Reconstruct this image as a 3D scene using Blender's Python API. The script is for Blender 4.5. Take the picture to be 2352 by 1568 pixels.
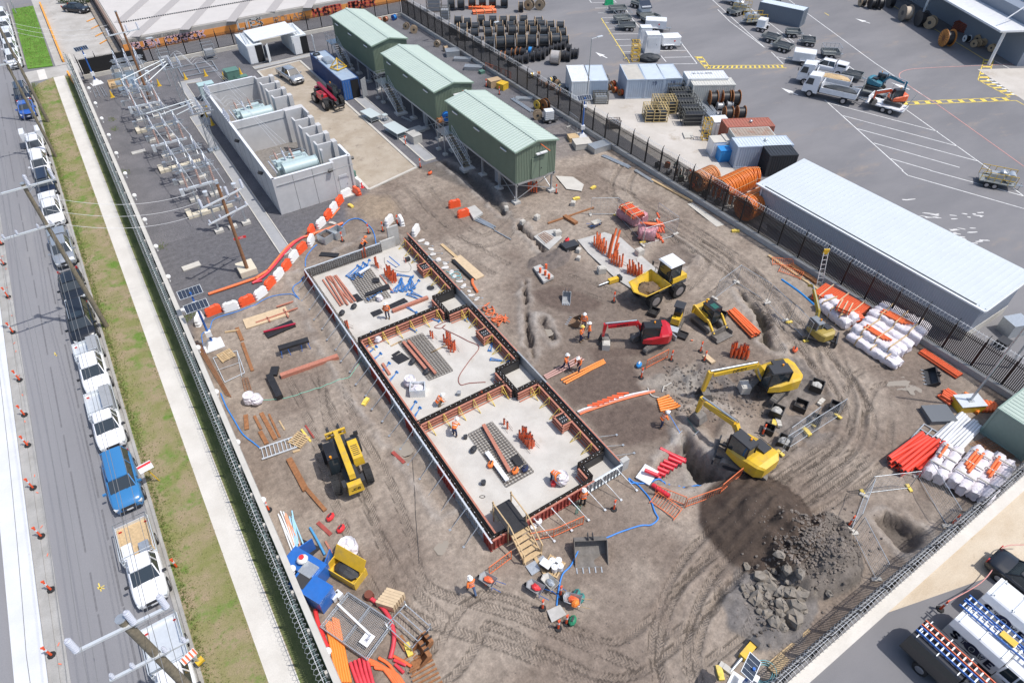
import bpy, math, random
from math import cos, sin, pi
import numpy as np
from mathutils import Vector as V3, Matrix
random.seed(7)
for o in list(bpy.data.objects): bpy.data.objects.remove(o)
SC=bpy.context.scene;COL=SC.collection;lk=COL.objects.link;newo=bpy.data.objects.new;lsp=np.linspace;EN=enumerate;RN=range
R=math.radians
# camera
PITCH,ROLL,YAW,FPX,HC=R(43.9766),R(0.0954),R(33.2122),1484.93,37.0
fw=V3((sin(YAW)*cos(PITCH),cos(YAW)*cos(PITCH),-sin(PITCH)))
rt=V3((cos(YAW),-sin(YAW),0));up=rt.cross(fw)
rt,up=rt*cos(ROLL)+up*sin(ROLL),-rt*sin(ROLL)+up*cos(ROLL)
cam=bpy.data.cameras.new('camera');co=newo('camera',cam);lk(co)
cam.sensor_fit='HORIZONTAL';cam.sensor_width=36;cam.lens=36*FPX/2352;cam.clip_end=3000;cam.clip_start=.5
co.matrix_world=Matrix(((rt.x,up.x,-fw.x,0),(rt.y,up.y,-fw.y,0),(rt.z,up.z,-fw.z,HC),(0,0,0,1)))
SC.camera=co
# light
SAZ,SEL=R(-45),R(63)
sd=V3((cos(SAZ)*cos(SEL),sin(SAZ)*cos(SEL),sin(SEL)))
w=bpy.data.worlds.new('World');SC.world=w;w.use_nodes=True
nt=w.node_tree;bg=nt.nodes['Background'];sky=nt.nodes.new('ShaderNodeTexSky')
sky.sky_type='NISHITA';sky.sun_disc=False;sky.sun_elevation=SEL;sky.sun_rotation=R(90)-SAZ
sky.dust_density=2.0
nt.links.new(sky.outputs[0],bg.inputs[0]);bg.inputs[1].default_value=.15
sl=bpy.data.lights.new('sun','SUN');sl.energy=3.3;sl.angle=R(.5);sl.color=(1,.965,.92)
so=newo('sun',sl);lk(so);so.rotation_euler=sd.to_track_quat('Z','Y').to_euler();so.location=(0,0,80)
SC.view_settings.view_transform='Standard';SC.view_settings.look='None';SC.view_settings.gamma=1
SC.view_settings.exposure=.2
# helpers
def ray(X,Y,h=0):
 d=fw*FPX+rt*(X-1176)-up*(Y-784);t=(HC-h)/-d.z
 return V3((d.x*t,d.y*t,h))
def T(cx,cy,u,v,h=0): return ray(cx*588+u/4,cy*392+v/4,h)
def ang(a,b): return math.atan2(b.y-a.y,b.x-a.x)
MATS={}
def mat(name,col,rough=.7,metal=0,noise=0,scale=4,bump=0,bscale=20,spec=.5,dirt=0,alpha=None,coat=0,stripe=None,dcol=(.18,.14,.1)):
 if name in MATS: return MATS[name]
 m=bpy.data.materials.new(name);m.use_nodes=True;n=m.node_tree.nodes;L=m.node_tree.links;b=n['Principled BSDF']
 b.inputs['Base Color'].default_value=(*col,1);b.inputs['Roughness'].default_value=rough;b.inputs['Metallic'].default_value=metal
 b.inputs['Specular IOR Level'].default_value=spec;b.inputs['Coat Weight'].default_value=coat
 if alpha is not None: b.inputs['Alpha'].default_value=alpha
 tc=n.new('ShaderNodeTexCoord');src=None
 if noise or dirt:
  oi=n.new('ShaderNodeObjectInfo');ad=n.new('ShaderNodeVectorMath');ad.operation='ADD'
  L.new(tc.outputs['Object'],ad.inputs[0]);L.new(oi.outputs['Random'],ad.inputs[1])
  nz=n.new('ShaderNodeTexNoise');nz.inputs['Scale'].default_value=scale;nz.inputs['Detail'].default_value=5;nz.inputs['Roughness'].default_value=.65
  L.new(ad.outputs[0],nz.inputs['Vector'])
  mr=n.new('ShaderNodeMapRange');mr.inputs['From Min'].default_value=.3;mr.inputs['From Max'].default_value=.7
  mr.inputs['To Min'].default_value=1-noise;mr.inputs['To Max'].default_value=1+noise
  L.new(nz.outputs[0],mr.inputs['Value'])
  hs=n.new('ShaderNodeHueSaturation');hs.inputs['Color'].default_value=(*col,1);L.new(mr.outputs[0],hs.inputs['Value']);src=hs.outputs[0]
 if dirt:
  n2=n.new('ShaderNodeTexNoise');n2.inputs['Scale'].default_value=scale*.6;n2.inputs['Detail'].default_value=8;n2.inputs['Roughness'].default_value=.7
  L.new(ad.outputs[0],n2.inputs['Vector'])
  m2=n.new('ShaderNodeMapRange');m2.inputs['From Min'].default_value=.48;m2.inputs['From Max'].default_value=.7;m2.inputs['To Max'].default_value=dirt
  L.new(n2.outputs[0],m2.inputs['Value'])
  mx=n.new('ShaderNodeMix');mx.data_type='RGBA';L.new(m2.outputs[0],mx.inputs[0]);L.new(src,mx.inputs[6]);mx.inputs[7].default_value=(*dcol,1);src=mx.outputs[2]
 if src: L.new(src,b.inputs['Base Color'])
 if bump:
  n3=n.new('ShaderNodeTexNoise');n3.inputs['Scale'].default_value=bscale;n3.inputs['Detail'].default_value=6
  L.new(tc.outputs['Object'],n3.inputs['Vector']);bp=n.new('ShaderNodeBump');bp.inputs['Strength'].default_value=bump;bp.inputs['Distance'].default_value=.05
  L.new(n3.outputs[0],bp.inputs['Height']);L.new(bp.outputs[0],b.inputs['Normal'])
 MATS[name]=m;return m
KID={}
class MB:
 def __init__(s): s.v=[];s.f=[];s.m=[];s.sm=[];s.M=None
 def add(s,vs,fs,m=0,smooth=False):
  b=len(s.v)
  for p in vs:
   p=V3(p);s.v.append(s.M@p if s.M else p)
  for f in fs: s.f.append([b+i for i in f]);s.m.append(m);s.sm.append(smooth)
  return s
 def box(s,c,d,rz=0,m=0,taper=1,rx=0,ry=0):
  x,y,z=[k/2 for k in d];vs=[(-x,-y,-z),(x,-y,-z),(x,y,-z),(-x,y,-z),(-x*taper,-y*taper,z),(x*taper,-y*taper,z),(x*taper,y*taper,z),(-x*taper,y*taper,z)]
  Q=Matrix.Translation(V3(c))@Matrix.Rotation(rz,4,'Z')@Matrix.Rotation(ry,4,'Y')@Matrix.Rotation(rx,4,'X')
  return s.add([Q@V3(p) for p in vs],[(0,3,2,1),(4,5,6,7),(0,1,5,4),(1,2,6,5),(2,3,7,6),(3,0,4,7)],m)
 def bar(s,a,b,w,h=None,m=0):
  a=V3(a);b=V3(b);h=h or w;d=b-a
  if d.length<1e-6: return s
  d.normalize();q=d.cross(V3((0,0,1)))
  if q.length<1e-3: q=V3((1,0,0))
  q.normalize();r=q.cross(d);q*=w/2;r*=h/2
  return s.add([a-q-r,a+q-r,a+q+r,a-q+r,b-q-r,b+q-r,b+q+r,b-q+r],[(0,1,2,3),(7,6,5,4),(0,4,5,1),(1,5,6,2),(2,6,7,3),(3,7,4,0)],m)
 def cyl(s,a,b,r0,r1=None,n=10,m=0,caps=True,smooth=True):
  a=V3(a);b=V3(b);r1=r0 if r1 is None else r1;d=(b-a).normalized();q=d.cross(V3((0,0,1)))
  if q.length<1e-3: q=V3((1,0,0))
  q.normalize();r=d.cross(q);vs=[]
  for c,k in ((a,r0),(b,r1)):
   for i in RN(n):
    t=2*pi*i/n;vs.append(c+q*k*cos(t)+r*k*sin(t))
  s.add(vs,[(i,(i+1)%n,n+(i+1)%n,n+i) for i in RN(n)],m,smooth)
  if caps: s.add(vs,[tuple(RN(n))[::-1],tuple(RN(n,2*n))],m)
  return s
 def tube(s,pts,r,n=6,m=0,closed=False,caps=True):
  P=[V3(p) for p in pts];k=len(P);vs=[];pr=None
  for i,p in EN(P):
   if closed: d=P[(i+1)%k]-P[i-1]
   else: d=P[min(i+1,k-1)]-P[max(i-1,0)]
   d.normalize()
   if pr is None:
    q=d.cross(V3((0,0,1)))
    if q.length<1e-2: q=V3((1,0,0))
   else: q=pr-d*pr.dot(d)
   q.normalize();pr=q;e=d.cross(q);rr=r[i] if isinstance(r,(list,tuple)) else r
   for j in RN(n):
    t=2*pi*j/n;vs.append(p+q*rr*cos(t)+e*rr*sin(t))
  fs=[]
  for i in RN(k if closed else k-1):
   a=i*n;b=((i+1)%k)*n
   for j in RN(n): fs.append((a+j,a+(j+1)%n,b+(j+1)%n,b+j))
  s.add(vs,fs,m,True)
  if caps and not closed: s.add(vs,[tuple(RN(n))[::-1],tuple(RN((k-1)*n,k*n))],m)
  return s
 def prism(s,poly,z0,z1,m=0,top=None):
  n=len(poly);A=sum(poly[i][0]*poly[(i+1)%n][1]-poly[(i+1)%n][0]*poly[i][1] for i in RN(n))
  if A<0: poly=poly[::-1]
  vs=[(p[0],p[1],z0) for p in poly]+[(p[0],p[1],z1) for p in poly]
  s.add(vs,[tuple(RN(n))[::-1]]+[(i,(i+1)%n,n+(i+1)%n,n+i) for i in RN(n)],m)
  return s.add(vs,[tuple(RN(n,2*n))],m if top is None else top)
 def xz(s,poly,y0,y1,m=0):      # profile in x-z extruded along y
  n=len(poly);A=sum(poly[i][0]*poly[(i+1)%n][1]-poly[(i+1)%n][0]*poly[i][1] for i in RN(n))
  if A>0: poly=poly[::-1]
  vs=[(p[0],y0,p[1]) for p in poly]+[(p[0],y1,p[1]) for p in poly]
  return s.add(vs,[tuple(RN(n))[::-1],tuple(RN(n,2*n))]+[(i,(i+1)%n,n+(i+1)%n,n+i) for i in RN(n)],m)
 def loft(s,rings,m=0,smooth=True,caps=True,closed=True):
  n=len(rings[0]);vs=[p for r in rings for p in r];fs=[]
  for i in RN(len(rings)-1):
   for j in RN(n if closed else n-1): fs.append((i*n+j,i*n+(j+1)%n,(i+1)*n+(j+1)%n,(i+1)*n+j))
  s.add(vs,fs,m,smooth)
  if caps: s.add(vs,[tuple(RN(n))[::-1],tuple(RN((len(rings)-1)*n,len(rings)*n))],m)
  return s
 def blob(s,c,d,m=0,nu=10,nv=6,jit=0,rz=0,flat=0,seed=0):
  rr=random.Random(seed);vs=[];c=V3(c);Q=Matrix.Rotation(rz,3,'Z')
  for i in RN(nv+1):
   t=pi*i/nv
   for j in RN(nu):
    a=2*pi*j/nu;k=1+rr.uniform(-jit,jit)
    x=sin(t)*cos(a)*d[0]/2*k;y=sin(t)*sin(a)*d[1]/2*k;z=cos(t)*d[2]/2*k
    if flat and z<-d[2]*flat/2: z=-d[2]*flat/2
    vs.append(c+Q@V3((x,y,z)))
  return s.add(vs,[(i*nu+j,(i+1)*nu+j,(i+1)*nu+(j+1)%nu,i*nu+(j+1)%nu) for i in RN(nv) for j in RN(nu)],m,not jit)
 def B(s,name,ms,parent=None,loc=None,rz=0):
  me=bpy.data.meshes.new(name);me.from_pydata([tuple(p) for p in s.v],[],s.f)
  for x in (ms if isinstance(ms,(list,tuple)) else [ms]): me.materials.append(x)
  me.polygons.foreach_set('material_index',s.m);me.polygons.foreach_set('use_smooth',s.sm);me.update()
  o=newo(name,me);lk(o)
  if parent: o.parent=parent;KID.setdefault(parent.name,[]).append(o)
  if loc is not None: o.location=loc
  o.rotation_euler=(0,0,rz);return o
def tag(o,label,cat,group=None,kind=None):
 if label: o['label']=label
 if cat: o['category']=cat
 if group: o['group']=group
 if kind: o['kind']=kind
 return o
def thing(name,label,cat,loc=(0,0,0),rz=0,group=None):
 o=newo(name,None);lk(o);o.location=loc;o.rotation_euler=(0,0,rz);o.empty_display_size=.3
 return tag(o,label,cat,group)
def dup(src,loc,rz=0,label=None,group=None,scale=None):
 def cp(o,par):
  c=o.copy();lk(c);c.parent=par
  if par: KID.setdefault(par.name,[]).append(c)
  for k in KID.get(o.name,[]): cp(k,c)
  return c
 r=cp(src,None);r.location=loc;r.rotation_euler=(0,0,rz)
 if scale: r.scale=(scale,)*3
 if label: r['label']=label
 if group: r['group']=group
 return r
def struct(o): o['kind']='structure';return o
ORD=['first','second','third','fourth','fifth','sixth','seventh','eighth','ninth','tenth','eleventh','twelfth','thirteenth','fourteenth','fifteenth','sixteenth','seventeenth','eighteenth','nineteenth','twentieth']
def SP(pts,n=6,closed=False):
 P=[V3(p) for p in pts];out=[];k=len(P)
 for i in RN(k if closed else k-1):
  g=lambda j:P[j%k] if closed else P[max(0,min(k-1,j))]
  a,b,c,d=g(i-1),g(i),g(i+1),g(i+2)
  for j in RN(n):
   t=j/n;out.append(.5*((2*b)+(c-a)*t+(2*a-5*b+4*c-d)*t*t+(3*b-a-3*c+d)*t**3))
 if not closed: out.append(P[-1])
 return out
# materials
white=mat('white_paint',(.72,.73,.74),.35,noise=.05,dirt=.12,scale=2,coat=.3)
carwhite=mat('car_white',(.8,.8,.81),.22,coat=.8,noise=.02)
black=mat('black_steel',(.018,.018,.02),.45)
rubber=mat('rubber',(.02,.02,.021),.85,noise=.3,scale=8)
dark=mat('dark_plastic',(.035,.036,.04),.5)
glass=mat('dark_glass',(.025,.035,.042),.06,spec=.9)
galv=mat('galvanised_steel',(.5,.53,.55),.38,metal=.65,noise=.12,scale=6)
greym=mat('grey_paint',(.3,.31,.32),.5,noise=.1)
chrome=mat('wheel_rim',(.42,.42,.44),.3,metal=.7)
conc=mat('concrete',(.43,.42,.395),.85,noise=.14,scale=1.6,bump=.15,dirt=.2,dcol=(.3,.28,.25))
concl=mat('pale_concrete',(.5,.475,.425),.85,noise=.08,scale=1.2,dirt=.15,dcol=(.4,.36,.3))
concw=mat('wall_concrete',(.5,.495,.49),.8,noise=.07,scale=.9,dirt=.22,dcol=(.36,.37,.38))
orange=mat('orange_plastic',(.72,.13,.045),.45,noise=.12,scale=5)
orange2=mat('conduit_orange',(.8,.17,.05),.42,noise=.1,scale=5,dirt=.15,dcol=(.5,.3,.2))
redp=mat('red_conduit',(.62,.05,.07),.42,noise=.12,scale=4,dirt=.15,dcol=(.5,.25,.22))
formo=mat('orange_timber',(.42,.165,.11),.75,noise=.2,scale=6,dirt=.3,dcol=(.45,.25,.18))
formr=mat('red_formwork_steel',(.32,.06,.045),.6,noise=.25,scale=4,dirt=.3,dcol=(.25,.12,.1))
ply=mat('plywood',(.55,.42,.27),.8,noise=.12,scale=4)
timber=mat('timber',(.5,.36,.2),.8,noise=.18,scale=7)
blackply=mat('black_formply',(.022,.021,.022),.5,noise=.3,scale=3)
rust=mat('rusty_steel',(.27,.12,.05),.85,noise=.3,scale=6)
rebar=mat('rebar',(.07,.055,.045),.8,noise=.3,scale=6)
yellow=mat('yellow_paint',(.68,.43,.03),.42,noise=.1,coat=.2,dirt=.5,scale=2.5,dcol=(.36,.27,.13))
yellow2=mat('yellow_marking',(.75,.56,.1),.7,noise=.2,scale=3,dirt=.5,dcol=(.2,.19,.18))
whitem=mat('white_marking',(.72,.72,.7),.7,noise=.15,scale=3,dirt=.45,dcol=(.24,.23,.23))
red=mat('red_paint',(.5,.012,.02),.3,coat=.5,noise=.05)
redpl=mat('red_plastic',(.68,.035,.04),.4)
blue=mat('blue_paint',(.02,.13,.45),.35,coat=.3,noise=.1,dirt=.15,scale=2)
propb=mat('blue_prop_steel',(.05,.2,.5),.5,noise=.15)
green=mat('green_cladding',(.185,.235,.175),.5,noise=.05,scale=1)
greenr=mat('pale_green_roof',(.4,.475,.41),.45,noise=.05,scale=.5,dirt=.12,dcol=(.5,.6,.55))
eqgrey=mat('equipment_grey',(.42,.52,.52),.45,noise=.06)
eqgreen=mat('kiosk_green',(.1,.2,.16),.5,noise=.08)
porc=mat('porcelain_grey',(.5,.52,.58),.35)
porcb=mat('porcelain_brown',(.45,.3,.25),.35)
alum=mat('aluminium',(.72,.75,.76),.35,metal=.4,noise=.05)
polew=mat('weathered_pole',(.2,.17,.12),.9,noise=.3,scale=5,bump=.3,bscale=30)
polebr=mat('brown_pole',(.24,.12,.06),.85,noise=.25,scale=5)
wood=mat('drum_timber',(.42,.31,.2),.85,noise=.2,scale=3)
woodd=mat('brown_drum_timber',(.3,.12,.04),.8,noise=.2,scale=3)
cable=mat('black_cable_wrap',(.03,.034,.038),.32,noise=.4,scale=3)
wrap=mat('white_plastic_wrap',(.68,.64,.67),.4,noise=.16,scale=4,bump=.9,bscale=5)
hiviz=mat('orange_hiviz',(.85,.2,.04),.8,noise=.1)
navy=mat('navy_cloth',(.02,.03,.08),.85,noise=.2)
silver=mat('reflective_tape',(.6,.62,.64),.5)
skin=mat('skin',(.45,.27,.19),.6)
helmw=mat('white_helmet',(.82,.82,.8),.3)
bluep=mat('blue_hose',(.04,.22,.62),.45)
spanel=mat('solar_cells',(.02,.03,.05),.15,spec=.8)
wire=mat('bare_wire',(.62,.63,.64),.45)
mud=mat('muddy_steel',(.16,.145,.13),.75,noise=.3,scale=3)
tarp=mat('dark_tarpaulin',(.03,.035,.04),.6,bump=.6,bscale=8)
soil=mat('loose_soil',(.12,.09,.07),.95,noise=.3,scale=3,bump=.8,bscale=6)
stone=mat('basalt_rock',(.23,.205,.175),.9,noise=.35,scale=2,bump=.6,bscale=5,dirt=.6,dcol=(.34,.27,.19))
Qm=MATS.get
def BX(*a,**k): return MB().box(*a,**k)
def BA(*a,**k): return MB().bar(*a,**k)
def BC(*a,**k): return MB().cyl(*a,**k)
S2=(-1,1)
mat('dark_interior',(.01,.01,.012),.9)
mat('dark_blue_ink',(.02,.04,.15),.5)
mat('cream_concrete',(.6,.54,.42),.85,noise=.08)
mat('grey_drum_timber',(.2,.17,.14),.85,noise=.2)
mat('blue_cable',(.03,.25,.6),.5)
mat('silver_cable',(.4,.4,.4),.4,metal=.4)
mat('black_flange',(.04,.04,.045),.6)
mat('silver_wrap',(.5,.46,.42),.3,metal=.3,noise=.1)
mat('yellow_flange',(.6,.4,.05),.6)
mat('copper_tape',(.55,.25,.18),.5)
mat('weathered_crate',(.2,.17,.15),.8)
mat('sky_blue_paint',(.03,.25,.6),.4)
mat('coil_orange',(.72,.2,.03),.4,noise=.1)
mat('red_pipe2',(.65,.04,.04),.4)
mat('bright_orange_conduit',(.85,.25,.04),.45,noise=.06)
mat('dusty_pink_pipe',(.5,.3,.26),.6)
mat('red_duct_mat',(.65,.03,.05),.4)
mat('red_big_pipe',(.75,.07,.04),.35)
mat('pink_wrap',(.5,.24,.27),.35,noise=.1,bump=.4,bscale=8)
mat('barrier_steel_orange',(.7,.17,.06),.5)
mat('teal_bag',(.04,.22,.2),.6)
mat('teal_hose',(.2,.55,.6),.5)
mat('kerb_orange',(.75,.33,.05),.6,noise=.1)
def gmat(name,c1,c2,sc=.15,fine=25,spk=.12,bump=.2,c3=None,t3=.62,s3=.4,rough=.92,vcol=False,streak=None,attr=False):
 m=bpy.data.materials.new(name);m.use_nodes=True;n=m.node_tree.nodes;L=m.node_tree.links;b=n['Principled BSDF']
 b.inputs['Roughness'].default_value=rough;b.inputs['Specular IOR Level'].default_value=.25
 tc=n.new('ShaderNodeTexCoord');co_=tc.outputs['Object']
 def noise(s,d=6,r=.6,vec=co_):
  x=n.new('ShaderNodeTexNoise');x.inputs['Scale'].default_value=s;x.inputs['Detail'].default_value=d;x.inputs['Roughness'].default_value=r;L.new(vec,x.inputs['Vector']);return x.outputs[0]
 def mapr(v,a,b_,c=0,d=1):
  x=n.new('ShaderNodeMapRange');x.inputs['From Min'].default_value=a;x.inputs['From Max'].default_value=b_;x.inputs['To Min'].default_value=c;x.inputs['To Max'].default_value=d;L.new(v,x.inputs['Value']);return x.outputs[0]
 def mix(f,a,b_,t='MIX'):
  x=n.new('ShaderNodeMix');x.data_type='RGBA';x.blend_type=t
  if hasattr(f,'links'): L.new(f,x.inputs[0])
  else: x.inputs[0].default_value=f
  for i,k in ((6,a),(7,b_)):
   if hasattr(k,'links'): L.new(k,x.inputs[i])
   else: x.inputs[i].default_value=(*k,1)
  return x.outputs[2]
 vec2=co_
 if streak is not None:
  mp=n.new('ShaderNodeMapping');mp.inputs['Rotation'].default_value=(0,0,streak[0]);mp.inputs['Scale'].default_value=(1,streak[1],1);L.new(co_,mp.inputs[0]);vec2=mp.outputs[0]
 c=mix(mapr(noise(sc,8,.65,vec2),.38,.62),c1,c2)
 if c3: c=mix(mapr(noise(s3,10,.72,vec2),t3,t3+.12),c,c3)
 if vcol:
  at=n.new('ShaderNodeAttribute');at.attribute_name='soil'
  f=mapr(noise(2.2,8,.7),.3,.7,.72,1.28)
  hs=n.new('ShaderNodeHueSaturation');L.new(at.outputs['Color'],hs.inputs['Color']);L.new(f,hs.inputs['Value']);c=hs.outputs[0]
 h=n.new('ShaderNodeHueSaturation');L.new(c,h.inputs['Color']);L.new(mapr(noise(fine,3,.7),.3,.7,1-spk,1+spk),h.inputs['Value'])
 L.new(h.outputs[0],b.inputs['Base Color'])
 bp=n.new('ShaderNodeBump');bp.inputs['Strength'].default_value=bump;bp.inputs['Distance'].default_value=.04;L.new(noise(fine*.5,6,.75),bp.inputs['Height'])
 if attr:
  at=n.new('ShaderNodeAttribute');at.attribute_name='track';sp=n.new('ShaderNodeSeparateXYZ');L.new(at.outputs['Vector'],sp.inputs[0])
  m1=n.new('ShaderNodeMath');m1.operation='SINE';m2=n.new('ShaderNodeMath');m2.operation='MULTIPLY'
  ab=n.new('ShaderNodeMath');ab.operation='ABSOLUTE';L.new(sp.outputs[1],ab.inputs[0])
  sm=n.new('ShaderNodeMath');sm.operation='ADD';L.new(sp.outputs[0],sm.inputs[0]);L.new(ab.outputs[0],sm.inputs[1])
  m2.inputs[1].default_value=30;L.new(sm.outputs[0],m2.inputs[0]);L.new(m2.outputs[0],m1.inputs[0])
  m3=n.new('ShaderNodeMath');m3.operation='MULTIPLY';L.new(m1.outputs[0],m3.inputs[0]);L.new(sp.outputs[2],m3.inputs[1])
  b2=n.new('ShaderNodeBump');b2.inputs['Strength'].default_value=.75;b2.inputs['Distance'].default_value=.03;L.new(m3.outputs[0],b2.inputs['Height']);L.new(bp.outputs[0],b2.inputs['Normal'])
  L.new(b2.outputs[0],b.inputs['Normal'])
 else: L.new(bp.outputs[0],b.inputs['Normal'])
 MATS[name]=m;return m
yardm=gmat('yard_asphalt',(.17,.168,.175),(.21,.205,.21),.05,30,.1,.15,c3=(.26,.225,.2),t3=.56,s3=.07,streak=(R(35),2.6))
roadm=gmat('road_asphalt',(.205,.203,.212),(.245,.242,.25),.12,30,.12,.15,c3=(.27,.265,.265),t3=.6,s3=.2,streak=(0,.12))
gravm=gmat('dark_gravel',(.115,.113,.12),(.155,.15,.158),.3,9,.38,.8,c3=(.17,.16,.155),t3=.6,s3=.5)
padm=gmat('dusty_concrete',(.33,.275,.21),(.41,.355,.285),.35,12,.08,.2,c3=(.24,.2,.16),t3=.56,s3=.6)
footm=gmat('footpath_concrete',(.57,.54,.49),(.64,.61,.56),.5,18,.07,.1,c3=(.47,.42,.34),t3=.64,s3=.8)
drivem=gmat('driveway_concrete',(.36,.34,.31),(.45,.43,.4),.3,14,.1,.2,c3=(.28,.26,.23),t3=.58,s3=.5)
vergem=gmat('verge_earth',(.2,.2,.075),(.3,.235,.15),.55,16,.25,.6,c3=(.12,.2,.035),t3=.52,s3=.5)
grassm=gmat('lawn_grass',(.085,.2,.022),(.13,.26,.04),.5,22,.3,.6)
sandm=gmat('sandy_ground',(.5,.41,.3),(.58,.5,.39),.3,14,.1,.3,c3=(.4,.32,.22),t3=.58,s3=.7,streak=(R(30),2))
apronm=gmat('apron_concrete',(.44,.405,.36),(.52,.485,.44),.2,14,.07,.1,c3=(.37,.32,.26),t3=.56,s3=.3)
slabm=gmat('slab_concrete',(.46,.435,.395),(.55,.525,.48),.5,16,.06,.1,c3=(.42,.38,.32),t3=.6,s3=1.2)
whitec=gmat('new_white_concrete',(.56,.57,.58),(.62,.63,.64),.4,20,.05,.05,c3=(.5,.48,.44))
soilm=gmat('site_earth',(.2,.17,.14),(.25,.2,.16),.3,9,.16,.9,vcol=True,attr=True)
kerbm=gmat('kerb_concrete',(.3,.29,.27),(.38,.37,.35),.6,16,.12,.2)
def rect(x0,y0,x1,y1): return [(x0,y0),(x1,y0),(x1,y1),(x0,y1)]
def sheet(name,poly,z,m,thick=.0):
 b=MB()
 if thick: b.prism(poly,z-thick,z,0)
 else:
  A=sum(poly[i][0]*poly[(i+1)%len(poly)][1]-poly[(i+1)%len(poly)][0]*poly[i][1] for i in RN(len(poly)))
  if A<0: poly=poly[::-1]
  b.add([(p[0],p[1],z) for p in poly],[tuple(RN(len(poly)))])
 return struct(b.B(name,m))
def pts(*a): return [tuple(T(*k)[:2]) for k in a]
X0,X1,Y0,Y1=-1.05,49.0,2.55,62.0
b=MB();F=900
for r in ((-F,-F,X0,F),(X1,-F,F,F),(X0,-F,X1,Y0),(X0,Y1,X1,F)):
 b.add([(r[0],r[1],0),(r[2],r[1],0),(r[2],r[3],0),(r[0],r[3],0)],[(0,1,2,3)])
struct(b.B('ground',yardm))
sheet('road',rect(-13.4,-60,-7.5,260),.008,roadm)
sheet('far_road',rect(-60,-60,-15.5,260),.006,roadm)
sheet('new_footpath',rect(-15.45,-60,-13.95,200),.13,whitec,.12)
b=BX((-13.68,100,.03),(.5,320,.06));b.box((-13.2,100,.012),(.45,320,.02));struct(b.B('kerb',kerbm))
b=BX((-7.32,40,.014),(.28,145,.02));b.box((-7.1,40,.07),(.2,145,.14));struct(b.B('kerb',kerbm))
b=BX((-7.1,137,.07),(.2,34,.14));struct(b.B('kerb',kerbm))
sheet('verge',[(-7.0,-30),(-1.06,-30),(-1.06,106.5),(-2.3,112.3),(-4.2,112.8),(-6.2,111.4),(-7.0,109.5)],.125,vergem,.12)
sheet('grass_strip',rect(-2.7,-30,-1.15,112),.129,gmat('strip_grass',(.1,.125,.045),(.15,.165,.07),.6,16,.25,.6),.02)
sheet('footpath',rect(-4.15,-30,-2.75,112.6),.133,footm,.1)
sheet('lawn',[(-6.9,118.4),(-3.7,117.6),(-3.4,150),(-6.7,150)],.125,grassm,.12)
sheet('driveway',rect(-7.4,112.9,7,117.3),.012,drivem)
sheet('driveway',[(-3.4,117.5),(4.9,117.5),(5,200),(-3.3,200)],.016,drivem)
sheet('footpath',rect(-5.9,112.95,-4.9,117.2),.018,footm)
sheet('rock_garden',[(4.75,117.6),(5.75,117.6),(5.9,200),(4.85,200)],.35,stone,.34)
sheet('gravel_yard',rect(X0,Y1+.01,49,110),.008,gravm)
pad=[(20.9,60.4),(27.5,61.9),(27.4,99.8),(20.9,99.3)]
sheet('access_pad',pad,.05,padm,.06)
b=MB()
for a,c in ((pad[1],pad[2]),(pad[2],pad[3]),(pad[3],pad[0]),(pad[0],pad[1])): b.bar((a[0],a[1],.06),(c[0],c[1],.06),.28,.14)
struct(b.B('pad_kerb',concl))
trenchc=gmat('trench_lid_concrete',(.3,.305,.31),(.35,.35,.355),.8,14,.08,.1)
def lid(poly,name='trench_lid',w=.1):
 sheet(name,poly,.05,trenchc,.05);b=MB()
 for i in RN(len(poly)):
  a=poly[i];c=poly[(i+1)%len(poly)];b.bar((a[0],a[1],.055),(c[0],c[1],.055),w,.1)
 struct(b.B('trench_edge',concl))
lid([(9.0,53.8),(10.1,54.0),(10.1,86),(9.0,86)])
lid([(9.0,86.2),(10.1,86.2),(10.1,88.2),(12,88.3),(12,89.3),(9.0,89.2)])
lid(pts((0,0,1640,765),(0,0,1840,725),(0,0,1860,755),(0,0,1710,775),(0,0,1960,1150),(0,0,1890,1160)))
lid([(28.9,62.6),(30.3,62.6),(30.3,83),(28.9,83)],w=.18)
lid([(20.8,100.3),(31,100.8),(31,101.8),(20.8,101.3)])
sheet('yard_apron',pts((2,0,640,1010),(2,0,700,930),(2,0,1160,905),(2,0,1480,905),(2,0,1720,1160),(2,0,1780,1290),(2,0,2040,1560),(2,1,2100,60),(2,1,2351,200),(2,1,2340,560)),.006,apronm)
sheet('sand_strip',[(17,-3),(60,-8),(120,2.1),(19.0,1.98)] if 0 else [(26.0,1.75),(60,1.75),(60,-9),(36.3,-1.2),(31,.3)],.01,sandm)
sheet('side_path',rect(16,1.5,49.3,2.15),.08,footm,.08)
def lines(name,segs,w,m,z=.012):
 b=MB()
 for s_ in segs:
  P=[T(*k) for k in s_]
  for a,c in zip(P,P[1:]):
   d=(c-a).normalized();q=V3((-d.y,d.x,0))*w/2
   b.add([a-q+V3((0,0,z)),a+q+V3((0,0,z)),c+q+V3((0,0,z)),c-q+V3((0,0,z))],[(3,2,1,0)])
 return struct(b.B(name,m))
seg=[]
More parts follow.
